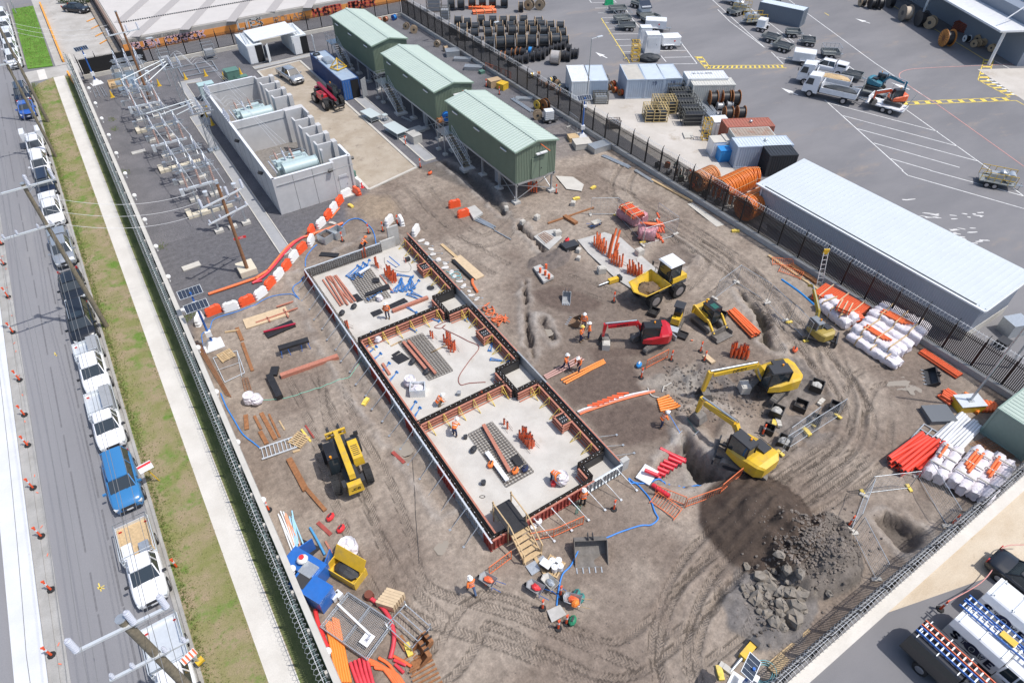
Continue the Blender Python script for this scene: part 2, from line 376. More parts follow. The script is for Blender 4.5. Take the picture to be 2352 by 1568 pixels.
for a in (((3,0,190,0),(3,0,980,580),(3,0,1490,920)),((3,0,520,920),(3,0,1240,1568)),((3,0,550,945),(3,0,1560,1210)),((3,0,690,1065),(3,0,1740,1345)),((3,0,820,1185),(3,0,1920,1480)),((3,0,970,1315),(3,0,1760,1540)),((3,0,1130,1460),(3,0,1500,1568)),((3,0,1270,1010),(3,0,2050,1568)),
  ((3,0,80,300),(3,0,240,420)),((3,0,380,320),(3,0,430,360)),((3,0,30,480),(3,0,140,590)),((3,0,660,550),(3,0,800,650)),((3,0,60,520),(3,0,600,640)),((3,0,600,640),(3,0,850,700)),((3,0,450,540),(3,0,620,590)),
  ((3,0,2080,560),(3,0,2351,700)),((3,0,2040,735),(3,0,2351,718)),
  ((3,1,1230,0),(3,1,1285,45),(3,1,2351,350)),((3,1,1490,0),(3,1,2351,235)),((3,1,2250,160),(3,1,2351,235)),
  ((2,0,710,0),(2,0,730,28),(2,0,960,25),(2,0,930,0)),((2,0,765,77),(2,0,1000,75)),((2,0,790,122),(2,0,1000,120)),((2,0,825,167),(2,0,960,165)),((2,0,855,212),(2,0,970,210)),((2,0,885,263),(2,0,960,262)),((2,0,920,315),(2,0,1170,313)),((2,0,950,367),(2,0,1170,362)),((2,0,985,422),(2,0,1180,418)),((2,0,1018,480),(2,0,1090,478)),((2,0,1350,470),(2,0,1600,465)),((2,0,1400,530),(2,0,1650,525)),((2,0,1480,590),(2,0,1700,588),(2,0,1520,350)),((2,0,1370,515),(2,0,1415,570)),
  ((2,0,1040,77),(2,0,1100,170),(2,0,1200,290)),((2,0,1840,0),(2,0,2200,330),(2,0,2340,455)),((2,0,1890,90),(2,0,2000,200),(2,0,2340,455)),((2,0,2100,10),(2,0,2260,130),(3,0,240,390)),
  ((3,2,2350,1780-1500),(3,2,2351,281)) ): seg.append(a)
lines('yard_line',seg,.12,whitem)
yl=[((2,0,820,170),(2,0,1080,580)),((2,0,830,213),(2,0,850,212)),((2,0,890,315),(2,0,912,314)),((2,0,955,422),(2,0,978,421)),((2,0,1030,540),(2,0,1060,538))]
def ladder_mark(a0,a1,b0,b1,n,blocks=True):
 A0,A1,B0,B1=T(*a0),T(*a1),T(*b0),T(*b1)
 b=MB();z=.013
 def q(p,r,s_,t): b.add([V3((k.x,k.y,z)) for k in (p,r,s_,t)],[(0,1,2,3)])
 for i in RN(n):
  t0,t1=(i+.1)/n,(i+.5)/n
  p,r=A0.lerp(A1,t0),A0.lerp(A1,t1);s_,t=B0.lerp(B1,t1),B0.lerp(B1,t0);q(p,r,s_,t)
 for P,Q in ((A0,A1),(B0,B1)):
  d=(Q-P).normalized();o=V3((-d.y,d.x,0))*.07;q(P-o,Q-o,Q+o,P+o)
 return struct(b.B('hatched_walkway',yellow2))
ladder_mark((2,0,1810,605),(3,0,150,600),(2,0,1790,633),(3,0,170,627),17)
ladder_mark((2,0,1680,520),(2,0,1780,632),(2,0,1745,520),(2,0,1825,632),3)
ladder_mark((3,0,1220,938),(3,0,2225,895),(3,0,1240,966),(3,0,2280,925),10)
ladder_mark((3,0,1985,545),(3,0,1930,735),(3,0,2072,548),(3,0,2022,735),6)
ladder_mark((3,0,1930,738),(3,0,2225,895),(3,0,2022,738),(3,0,2300,890),5)
yl+=[((3,0,2280,925),(3,0,2351,965)),((3,0,1530,270),(3,0,1985,545)),((3,0,1140,50),(3,0,1200,85)),((3,0,520,120),(3,0,560,145))]
lines('yellow_line',yl,.14,yellow2)
ycv=SP([T(3,0,2351,588),T(3,0,1800,610),T(3,0,1400,630),T(3,0,1260,650),T(3,0,1205,690),T(3,0,1240,745),T(3,0,1380,850),T(3,0,1560,965),T(3,0,2351,1530)],5)
b=MB();pinkm=mat('faded_red_marking',(.55,.28,.25),.8,noise=.2,dirt=.4,dcol=(.22,.2,.2))
for a,c in zip(ycv,ycv[1:]):
 d=(c-a).normalized();q=V3((-d.y,d.x,0))*.06;z=V3((0,0,.016));b.add([a-q+z,a+q+z,c+q+z,c-q+z],[(3,2,1,0)])
struct(b.B('curved_line',pinkm))
def arrow(p,s):
 a=T(*p);b=MB();b.add([a+V3((x*s,y*s,.014)) for x,y in ((0,1.6),(-.45,0),(-.1,0),(-.1,-1),(.1,-1),(.1,0),(.45,0))],[(0,1,2,5,6),(2,3,4,5)]);struct(b.B('painted_arrow',whitem))
for p in ((2,0,832,515),(3,0,885,200),(3,0,215,850),(3,0,1235,800)): arrow(p,1.1)
b=MB()
for i in RN(6):
 a=T(3,0,2040+46*i,738+26*i)
 b.box((a.x,a.y,.014),(.9,.35,.004),rz=R(-40))
struct(b.B('dashed_line',whitem))
b=MB();rr=random.Random(3)
for (u0,v0,u1,v1,n) in ((1230,250,1330,280,3),(1450,390,1560,430,6),(1600,370,2000,460,9),(1620,520,1900,640,14),(1880,590,2080,680,5)):
 for i in RN(n):
  a=T(3,1,rr.uniform(u0,u1),rr.uniform(v0,v1),.009+.0004*i);L_=rr.uniform(.2,.8);k=9
  t=R(-38)+rr.uniform(-.3,.3);vs=[]
  for j in RN(k):
   q=2*pi*j/k;r_=rr.uniform(.5,1);x=L_*cos(q)*r_;y=.12*sin(q)*r_
   vs.append((a.x+x*cos(t)-y*sin(t),a.y+x*sin(t)+y*cos(t),a.z))
  b.add(vs,[tuple(RN(k))])
struct(b.B('chalk_stain',mat('chalk_dust',(.6,.59,.57),.9,noise=.2)))
b=MB()
for x,wd in ((-11.2,.05),(-9.9,.06),(-8.9,.04),(-8.3,.07)):
 y=-20
 while y<150:
  l=rr.uniform(2,9);b.add([(x-wd,y,.0125),(x+wd,y,.0125),(x+wd+.03,y+l,.0125),(x-wd+.03,y+l,.0125)],[(0,1,2,3)]);y+=l+rr.uniform(0,2)
struct(b.B('road_seam',mat('bitumen_seam',(.155,.153,.16),.8,noise=.2)))
b=MB()
for p,q in (((0,3,905,650),(0,3,930,725)),((0,3,900,705),(0,3,960,670)),((0,3,895,690),(0,3,960,700)),((0,2,500,100),(0,2,520,135)),((0,2,498,120),(0,2,525,125))): b.bar(T(*p,.016),T(*q,.016),.06,.004)
struct(b.B('spray_mark',yellow2))
b=MB()
for i in RN(40):
 y=8+i*2.6+rr.uniform(-.8,.8);b.box((-13.25+rr.uniform(-.12,.12),y,.07),(.06,.2,.004),rz=rr.uniform(-1,1))
struct(b.B('pink_survey_mark',mat('survey_paint',(.75,.2,.12),.8)))
# dug-up site: one height field
RS=.15;nx=int((X1-X0)/RS)+1;ny=int((Y1-Y0)/RS)+1
gx=lsp(X0,X1,nx);gy=lsp(Y0,Y1,ny);GX,GY=np.meshgrid(gx,gy)
rng=np.random.default_rng(5)
def vnoise(s,seed):
 r=np.random.default_rng(seed);w_=int(60/s)+4;h_=int(70/s)+4;g=r.random((h_,w_));x=(GX-X0)/s;y=(GY-Y0)/s
 xi=x.astype(int);yi=y.astype(int);fx=x-xi;fy=y-yi;fx=fx*fx*(3-2*fx);fy=fy*fy*(3-2*fy)
 return (g[yi,xi]*(1-fx)+g[yi,xi+1]*fx)*(1-fy)+(g[yi+1,xi]*(1-fx)+g[yi+1,xi+1]*fx)*fy-.5
N1=vnoise(6,1);N2=vnoise(2.2,2);N3=vnoise(.8,3);N4=vnoise(.33,4)
N5=vnoise(.16,9);Z=.10*N1+.10*N2+.06*N3+.04*N4+.02*N5
COLR=np.zeros(GX.shape+(3,));base=np.array([.195,.155,.125]);pale=np.array([.285,.237,.194]);dk=np.array([.13,.105,.085])
t=np.clip(.5+1.4*N2+1.2*N1+.5*N3,0,1)[...,None];COLR[:]=(base*(1-t)+pale*t)*(1+.2*N4+.16*N5)[...,None]
t=np.clip((-N1-.18)*5+N3,0,.8)[...,None];COLR[:]=COLR*(1-t)+np.array([.2,.16,.13])*t
def P2(*a): p=T(*a);return (p.x,p.y)
def ell(c,rx,ry,a=0,nz=.25):
 dx=GX-c[0];dy=GY-c[1];ca,sa=cos(a),sin(a);u=(dx*ca+dy*sa)/rx;v=(-dx*sa+dy*ca)/ry
 return 1-np.sqrt(u*u+v*v)+nz*(N2+N3*.6)
def segd(p,q):
 p=np.array(p);q=np.array(q);d=q-p;l=(d*d).sum();t=np.clip(((GX-p[0])*d[0]+(GY-p[1])*d[1])/l,0,1)
 return np.hypot(GX-p[0]-t*d[0],GY-p[1]-t*d[1]),t*math.sqrt(l)
def polyin(P):
 x=GX;y=GY;ins=np.zeros(GX.shape,bool);n=len(P)
 for i in RN(n):
  x1,y1=P[i];x2,y2=P[(i+1)%n]
  c=((y1>y)!=(y2>y));ins^=c&(x<(x2-x1)*(y-y1)/((y2-y1) if y2!=y1 else 1e-9)+x1)
 return ins
def polyd(P):
 d=np.full(GX.shape,1e9)
 for i in RN(len(P)): d=np.minimum(d,segd(P[i],P[(i+1)%len(P)])[0])
 return np.where(polyin(P),d,-d)
def sst(x): x=np.clip(x,0,1);return x*x*(3-2*x)
def paint(mask,col,k=1):
 m_=np.clip(mask,0,1)[...,None]*k;COLR[:]=COLR*(1-m_)+np.array(col)*m_
def soften(P,edge=.5): return sst((polyd(P)+.35*N3+.25*N2)/edge+.5)
brown=(.115,.085,.07)
for P,k_ in (([(2,1,0,850),(2,1,500,780),(2,1,1100,1150),(2,1,1600,1300),(2,2,1700,100),(2,2,1500,450),(2,2,1500,900),(2,2,900,1000),(2,2,250,300),(2,1,50,1400)],.5),([(3,2,1000,250),(3,2,1500,150),(3,2,1800,420),(3,2,1500,700),(3,2,1150,480)],.55),([(1,1,500,650),(1,1,900,600),(1,1,1350,560),(1,1,1300,640),(1,1,450,900)],.4),([(1,0,1500,1400),(2,1,0,300),(2,1,100,900),(1,1,2300,900),(1,1,2200,400)],.35)): paint(soften([P2(*q) for q in P],2.5),(.15,.118,.097),k_)
for P in ([(2,2,640,680),(2,2,980,560),(2,2,1200,510),(2,2,1400,650),(2,2,1460,880),(2,2,1060,965),(2,2,850,880)],
          [(2,2,330,330),(2,2,480,400),(2,2,900,160),(2,2,1130,160),(2,2,1150,380),(2,2,1190,460),(2,2,560,600),(2,2,500,520)],
          [(2,1,150,1100),(2,1,520,1050),(2,1,850,1220),(2,1,640,1330),(2,1,250,1230)],
          [(2,2,690,60),(2,2,1000,60),(2,2,1450,20),(2,2,1330,110),(2,2,900,150),(2,2,780,180)]):
 PP=[P2(*k) for k in P];paint(soften(PP,.6),brown,.9)
paint(soften([P2(*k) for k in ((1,1,880,350),(1,1,1000,240),(1,1,1230,250),(1,1,1320,360),(1,1,1250,450),(1,1,1020,460))],1),(.27,.21,.15),.8)
GP=[(X0-1,Y1+2),(22,Y1+2),(20.5,60.2),(17.5,58.5),P2(1,1,850,470),P2(1,1,430,560),P2(1,1,200,960),P2(1,1,0,1150),P2(0,1,2150,1330),P2(0,1,1760,1420),(X0-1,43)]
gmk=soften(GP,1.2);paint(gmk,(.118,.115,.122));Z=Z*(1-.8*gmk)
GP2=[(30,Y1+1),(50,Y1+1),(50,57),(44,58),(38,52),(32,51),(30,56)];gmk=soften(GP2,2);paint(gmk,(.15,.14,.14),.8)
paint(soften([(39,Y1+1),(50,Y1+1),(50,53),(41,55)],1.5),(.17,.155,.15),.6)
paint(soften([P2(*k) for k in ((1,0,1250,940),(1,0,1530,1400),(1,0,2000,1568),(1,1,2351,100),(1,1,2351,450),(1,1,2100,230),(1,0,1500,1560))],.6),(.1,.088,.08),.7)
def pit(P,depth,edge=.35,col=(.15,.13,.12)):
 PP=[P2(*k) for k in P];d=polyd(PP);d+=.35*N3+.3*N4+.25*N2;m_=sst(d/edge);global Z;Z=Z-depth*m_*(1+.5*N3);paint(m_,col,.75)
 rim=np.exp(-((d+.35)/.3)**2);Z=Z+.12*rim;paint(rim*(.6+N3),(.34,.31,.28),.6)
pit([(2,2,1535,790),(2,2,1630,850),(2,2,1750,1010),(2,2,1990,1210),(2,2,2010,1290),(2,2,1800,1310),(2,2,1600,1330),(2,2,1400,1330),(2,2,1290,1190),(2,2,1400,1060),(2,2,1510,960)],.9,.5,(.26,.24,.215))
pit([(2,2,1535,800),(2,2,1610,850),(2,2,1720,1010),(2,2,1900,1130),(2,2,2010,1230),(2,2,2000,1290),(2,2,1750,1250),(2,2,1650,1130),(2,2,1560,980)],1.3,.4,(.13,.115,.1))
pit([(2,1,2060,1100),(2,1,2130,1110),(2,1,2240,1230),(2,1,2351,1310),(3,1,60,1568),(3,2,90,90),(3,2,0,80),(2,2,2280,0),(2,1,2280,1540),(2,1,2240,1330)],1.3,.6,(.15,.14,.1))
pit([(2,1,50,480),(2,1,110,520),(2,1,330,735),(2,1,290,755),(2,1,200,650),(2,1,60,540)],.9,.2)
pit([(2,1,105,1000),(2,1,135,1000),(2,1,150,1340),(2,1,195,1568),(2,2,215,180),(2,2,190,180),(2,1,140,1568),(2,1,108,1300)],.8,.15)
pit([(2,1,260,1360),(2,1,290,1350),(2,1,410,1545),(2,1,360,1560),(2,1,250,1400)],.6,.2)
pit([(2,2,1570,640),(2,2,1760,600),(2,2,1960,640),(2,2,1990,830),(2,2,1850,905),(2,2,1700,760)],.45,.8,(.14,.105,.085))
pit([(2,1,1190,830),(2,1,1290,690),(2,1,1440,615),(2,1,1560,650),(2,1,1690,790),(2,1,1680,860),(2,1,1500,900),(2,1,1300,870)],.3,.6,(.15,.12,.1))
pit([(3,3,960,60),(3,3,1100,0),(3,3,1240,30),(3,3,1420,190),(3,3,1450,280),(3,3,1350,370),(3,3,1220,350),(3,3,1080,200)],1.0,.45,(.11,.095,.085))
pit([(1,1,1020,640),(1,1,1300,600),(1,1,1340,640),(1,1,1000,700),(1,1,800,770),(1,1,770,740)],.35,.3,(.13,.115,.105))
pit([(1,1,330,960),(1,1,440,950),(1,2,700,0),(1,2,1000,400),(1,2,1400,900),(1,2,1830,1500),(1,2,1720,1568),(1,2,1200,900),(1,2,850,420),(1,2,600,0),(1,1,400,1150)],.18,.5,(.24,.2,.165))
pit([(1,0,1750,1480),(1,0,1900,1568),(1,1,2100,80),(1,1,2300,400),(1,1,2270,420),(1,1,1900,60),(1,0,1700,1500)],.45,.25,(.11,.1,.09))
mc=soften([P2(*k) for k in ((2,2,1640,170),(2,2,2100,250),(3,2,300,150),(3,2,650,600),(3,2,600,900),(3,2,50,1050),(2,2,2300,700),(2,2,2050,560),(2,2,1500,420),(2,2,1420,280))],1.5)
Z=Z+mc*(.35*N3+.25*N4+.2*N2);paint(mc*(N3>-.1),(.16,.145,.135),.7);paint(mc*(N2>.12),(.32,.3,.27),.5)
mc=soften([P2(*k) for k in ((2,2,1170,380),(2,2,1300,330),(2,2,1700,180),(2,2,1720,300),(2,2,1640,520),(2,2,1300,440))],.6)
Z=Z+mc*(.3*N3+.2*N4);paint(mc,(.3,.28,.25),.5)
def mound(c,rx,ry,h,a=0,p=1,rough=.1,col=None,nz=.25):
 global Z;e=ell(c,rx,ry,a,nz);m_=np.clip(e,0,1);Z=Z+h*np.minimum(1,m_**p*1.25)+rough*(N3+N4*.8)*np.clip(e*6,0,1)
 if col is not None: paint(np.clip(e*16,0,1),col)
c=T(3,3,30,850);mound((c.x,c.y),2.6,2.4,.3,0,.6,.3,(.17,.155,.145),.4)
c=T(2,1,350,830);mound((c.x,c.y),2.2,1.4,.35,0,.8,.3,(.15,.125,.11),.4)
c=T(2,2,1530,900);mound((c.x,c.y),.9,.5,.25,0,.8,.2,(.33,.3,.27),.3)
c=T(1,1,1100,330);mound((c.x,c.y),4.2,3,.5,0,1,.03,None,.1)
c=T(3,2,250,300);mound((c.x,c.y),1.5,4,.2,.4,1,.2,None,.4)
TR=np.zeros(GX.shape+(3,))
def track(ptsl,gauge=1.9,w=.32,depth=.09,k=1):
 global Z
 P=SP([T(*k_) for k_ in ptsl],5)
 for side in (-1,1) if gauge else (0,):
  Q=[]
  for i,p in EN(P):
   d=(P[min(i+1,len(P)-1)]-P[max(i-1,0)]).normalized();Q.append((p.x-d.y*side*gauge/2,p.y+d.x*side*gauge/2))
  best=np.full(GX.shape,9.);S=np.zeros(GX.shape);A=np.zeros(GX.shape);s0=0
  for p,q in zip(Q,Q[1:]):
   x0,x1_=sorted((p[0],q[0]));y0,y1_=sorted((p[1],q[1]))
   i0=max(0,int((y0-1-Y0)/RS));i1=min(ny,int((y1_+1-Y0)/RS)+1);j0=max(0,int((x0-1-X0)/RS));j1=min(nx,int((x1_+1-X0)/RS)+1)
   if i1<=i0 or j1<=j0: s0+=math.hypot(q[0]-p[0],q[1]-p[1]);continue
   X=GX[i0:i1,j0:j1];Y=GY[i0:i1,j0:j1];d=np.array(q)-np.array(p);l=math.hypot(*d)+1e-9;d=d/l
   t=np.clip((X-p[0])*d[0]+(Y-p[1])*d[1],0,l);dx=X-p[0]-t*d[0];dy=Y-p[1]-t*d[1];dd=np.hypot(dx,dy)
   m_=dd<best[i0:i1,j0:j1];B_=best[i0:i1,j0:j1];B_[m_]=dd[m_];S_=S[i0:i1,j0:j1];S_[m_]=(s0+t)[m_];A_=A[i0:i1,j0:j1];A_[m_]=(dx*-d[1]+dy*d[0])[m_];s0+=l
  m_=sst((w*.8-best)/.12)*k*np.clip(.85+1.3*N2+1.1*N3,0,1);Z=Z-depth*m_+depth*.7*np.exp(-((best-w-.08)/.12)**2)*(best<1)*k
  nw=m_>TR[...,2];TR[...,0]=np.where(nw,S,TR[...,0]);TR[...,1]=np.where(nw,A,TR[...,1]);TR[...,2]=np.where(nw,m_,TR[...,2])
  paint(m_*(.6+N3),(.19,.155,.125),.45)
track([(2,0,1150,1450),(2,1,1000,200),(2,1,1500,560),(2,1,1900,830),(2,1,2351,1180),(3,1,150,1400),(3,1,500,1568),(3,2,600,250),(3,2,760,560),(3,2,700,900),(3,2,400,1200),(3,3,-100,0-40)])
track([(2,1,600,20),(2,1,1200,330),(2,1,1700,640),(2,1,2200,1000),(3,1,100,1300),(3,2,450,150),(3,2,700,420),(3,2,850,750),(3,2,650,1100),(3,2,200,1400),(2,3,1900,300),(2,3,1600,700),(2,3,1450,1200),(2,3,1500,1568)])
track([(3,2,300,1350),(2,3,2250,250),(2,3,1750,700),(2,3,1300,1180),(2,3,900,1350),(2,3,300,1100)])
track([(3,1,300,1450),(3,2,500,200),(3,2,640,500),(3,2,560,850),(3,2,250,1150),(3,3,-200,100)],2.1)
track([(3,2,1000,700),(3,2,950,1000),(3,2,700,1250),(3,2,300,1500)],1.9)
track([(2,3,2000,400),(2,3,1650,850),(2,3,1520,1300),(2,3,1560,1568)],2.0)
track([(2,1,1500,480),(2,1,2050,850),(3,1,0,1230),(3,2,250,100)],2.0)
track([(3,2,900,900),(3,2,500,1250),(3,2,100,1400)],2.2)
track([(3,2,1250,300),(3,2,900,360),(3,2,760,700)],1.7)
track([(2,3,300,1100),(1,3,2100,900),(1,3,1800,1300),(1,3,1500,1568)],1.8,.35,.05)
track([(1,2,700,300),(1,2,800,800),(1,2,1100,1300),(1,3,1300,300),(1,3,1500,800),(2,3,0,1100),(2,3,600,1350),(2,3,1100,1568)],1.8,.4,.04,.8)
track([(1,2,400,300),(1,2,600,700),(1,3,900,0),(1,3,1250,700),(1,3,1700,1150)],1.8,.4,.04,.8)
track([(1,1,1500,150),(1,1,1750,450),(1,1,2100,650),(2,1,100,400)],1.8,.35,.05,.9)
track([(1,1,1250,150),(1,1,1500,400),(1,1,1900,700),(1,1,2250,900)],2.0,.35,.05,.9)
track([(2,1,1100,1250),(2,1,900,1150),(2,1,500,1000)],1.5,.3,.05,.8)
track([(2,1,1500,1250),(2,1,1800,1050),(2,1,1900,800),(2,1,1700,700)],2.0,.4,.07,.9)
track([(3,3,-300,600),(2,3,2000,1000),(2,3,1500,1300)],2.0,.35,.04,.7)
c=T(3,3,410,390);mound((c.x,c.y),3.0,2.8,1.5,0,.75,.6,(.155,.135,.118),.3)
c=T(3,3,-60,50,.5);mound((c.x,c.y),3.9,3.7,1.7,0,1,.12,(.075,.055,.043),.1);e=ell((c.x,c.y),3.9,3.7,0,.1);TR[...,2]*=np.clip(1-e*5,0,1)
e=np.minimum.reduce([GX-X0,X1-GX,GY-Y0,Y1-GY]);f=sst(e/1.0);Z=Z*f+.004*(1-f)
inner=(GX>10.2)&(GX<21)&(GY>17.9)&(GY<50.6);Z[inner]=-.05
def hgt(x,y):
 j=min(nx-1,max(0,int(round((x-X0)/(X1-X0)*(nx-1)))));i=min(ny-1,max(0,int(round((y-Y0)/(Y1-Y0)*(ny-1))))); 
 return float(Z[i,j]) if X0<=x<=X1 and Y0<=y<=Y1 else 0.
me=bpy.data.meshes.new('site_ground');V=np.stack([GX,GY,Z],-1).reshape(-1,3)
I=np.arange(nx*ny).reshape(ny,nx);Fc=np.stack([I[:-1,:-1],I[:-1,1:],I[1:,1:],I[1:,:-1]],-1).reshape(-1,4)
me.vertices.add(len(V));me.vertices.foreach_set('co',V.ravel());me.loops.add(Fc.size);me.loops.foreach_set('vertex_index',Fc.ravel().astype(np.int32))
me.polygons.add(len(Fc));me.polygons.foreach_set('loop_start',np.arange(0,Fc.size,4,dtype=np.int32));me.update(calc_edges=True);me.validate()
me.polygons.foreach_set('use_smooth',[True]*len(Fc))
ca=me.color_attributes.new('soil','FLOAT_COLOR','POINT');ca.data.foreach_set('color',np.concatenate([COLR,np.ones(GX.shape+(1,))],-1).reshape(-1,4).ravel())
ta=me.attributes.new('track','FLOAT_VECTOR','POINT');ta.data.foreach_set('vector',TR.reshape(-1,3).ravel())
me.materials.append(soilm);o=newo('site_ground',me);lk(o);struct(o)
def G(cx,cy,u,v,dz=0): p=T(cx,cy,u,v);p.z=hgt(p.x,p.y)+dz;return p
for q,s_ in (((3,2,1220,395),1.3),((3,2,1330,440),.9),((1,2,1350,1000),1.0),((1,3,1700,330),.7),((2,1,330,1480),.7)):
 p=T(*q);k=[(p.x+s_*cos_*rn,p.y+s_*sin_*rn*.7) for cos_,sin_,rn in [(cos(a),sin(a),rr.uniform(.5,1)) for a in lsp(0,6,13)]];sheet('puddle',k,sum(hgt(*u) for u in k)/13+.02,mat('muddy_water',(.3,.26,.21),.08,spec=.6))
b=MB();rr=random.Random(11)
def tuft(x,y,z,s): 
 for k in RN(3):
  a=rr.uniform(0,6.28);c_,s_=cos(a)*s*.5,sin(a)*s*.5
  b.add([(x-c_*.3,y-s_*.3,z),(x+c_*.3,y+s_*.3,z),(x+c_+rr.uniform(-.05,.05),y+s_,z+s*rr.uniform(.5,1.1))],[(0,1,2)],rr.choice((0,0,1)))
for i in RN(13000):
 y=rr.uniform(12,112); 
 k=rr.random();x=-6.95+abs(rr.gauss(0,.4)) if k<.6 else rr.choice((rr.uniform(-6.9,-4.3),rr.uniform(-2.6,-1.2),-4.3+rr.gauss(0,.1),-6.0+rr.gauss(0,.4)))
 if -4.15<x<-2.75 or x<-7: continue
 tuft(x,y,.12,rr.uniform(.05,.15)*(1.5 if x<-6.6 else 1))
for i in RN(3500): tuft(rr.uniform(-6.7,-3.6),rr.uniform(118.6,150),.12,rr.uniform(.08,.18))
for cx,cy,u,v in ((0,1,1740,1290),(0,1,1760,1350),(0,1,1720,1330),(0,1,1150,20),(0,0,1030,1100),(0,0,1050,1190),(0,1,1480,700)):
 p=T(cx,cy,u,v)
 for i in RN(60): tuft(p.x+rr.gauss(0,.25),p.y+rr.gauss(0,.35),.02,rr.uniform(.06,.2))
o=b.B('grass',[mat('grass_blade',(.16,.25,.05),.8,noise=.3),mat('dry_grass_blade',(.3,.27,.12),.8,noise=.3)]);tag(o,'short patchy green and dry grass growing along the nature strip','grass',kind='stuff')
# lettering from strokes (5x7 grid)
GL={'A':[[(0,0),(2,7),(4,0)],[(1,2.6),(3,2.6)]],'B':[[(0,0),(0,7),(3,7),(3.8,5.5),(3,3.8),(0,3.8)],[(3,3.8),(4,2),(3,0),(0,0)]],'C':[[(4,6),(3,7),(1,7),(0,5.5),(0,1.5),(1,0),(3,0),(4,1)]],'D':[[(0,0),(0,7),(2.5,7),(4,5),(4,2),(2.5,0),(0,0)]],
'E':[[(4,7),(0,7),(0,0),(4,0)],[(0,3.7),(3,3.7)]],'F':[[(4,7),(0,7),(0,0)],[(0,3.7),(3,3.7)]],'G':[[(4,6),(3,7),(1,7),(0,5.5),(0,1.5),(1,0),(3,0),(4,1),(4,3.3),(2.5,3.3)]],'H':[[(0,0),(0,7)],[(4,0),(4,7)],[(0,3.6),(4,3.6)]],'I':[[(2,0),(2,7)]],
'K':[[(0,0),(0,7)],[(4,7),(0,3.3),(4,0)]],'L':[[(0,7),(0,0),(4,0)]],'M':[[(0,0),(0,7),(2,3),(4,7),(4,0)]],'N':[[(0,0),(0,7),(4,0),(4,7)]],'O':[[(1,0),(0,1.5),(0,5.5),(1,7),(3,7),(4,5.5),(4,1.5),(3,0),(1,0)]],'P':[[(0,0),(0,7),(3,7),(4,5.4),(3,3.6),(0,3.6)]],
'R':[[(0,0),(0,7),(3,7),(4,5.4),(3,3.6),(0,3.6)],[(2,3.6),(4,0)]],'S':[[(4,6),(3,7),(1,7),(0,5.6),(1,3.9),(3,3.2),(4,1.6),(3,0),(1,0),(0,1)]],'T':[[(2,0),(2,7)],[(0,7),(4,7)]],'U':[[(0,7),(0,1.5),(1,0),(3,0),(4,1.5),(4,7)]],'V':[[(0,7),(2,0),(4,7)]],'W':[[(0,7),(1,0),(2,4.5),(3,0),(4,7)]],
'X':[[(0,0),(4,7)],[(0,7),(4,0)]],'Y':[[(0,7),(2,3.5),(4,7)],[(2,3.5),(2,0)]],'Z':[[(0,7),(4,7),(0,0),(4,0)]],'J':[[(4,7),(4,1.5),(3,0),(1,0),(0,1.5)]],'1':[[(1,5.5),(2,7),(2,0)]],'9':[[(4,4),(1,3.6),(0,5.4),(1,7),(3,7),(4,5.5),(4,2),(3,0),(1,0)]],'0':[[(1,0),(0,1.5),(0,5.5),(1,7),(3,7),(4,5.5),(4,1.5),(3,0),(1,0)]]}
def letters(b,txt,o,ux,uy,h,t=.12,m=0,gap=1.5,w=1):
 """strokes of txt from origin o, ux along the line, uy up the letter, height h"""
 o=V3(o);ux=V3(ux).normalized();uy=V3(uy).normalized();k=h/7;x=0;nn=ux.cross(uy)
 for ch in txt:
  for st in GL.get(ch,[]):
   for a,c in zip(st,st[1:]):
    A=o+ux*((x+a[0])*k*w)+uy*(a[1]*k);B=o+ux*((x+c[0])*k*w)+uy*(c[1]*k);d=(B-A).normalized();q=nn.cross(d)*h*t/2;A-=d*h*t*.3;B+=d*h*t*.3
    b.add([A-q,B-q,B+q,A+q],[(0,1,2,3)],m)
  x+=(4+gap) if ch!=' ' else 3
 return b
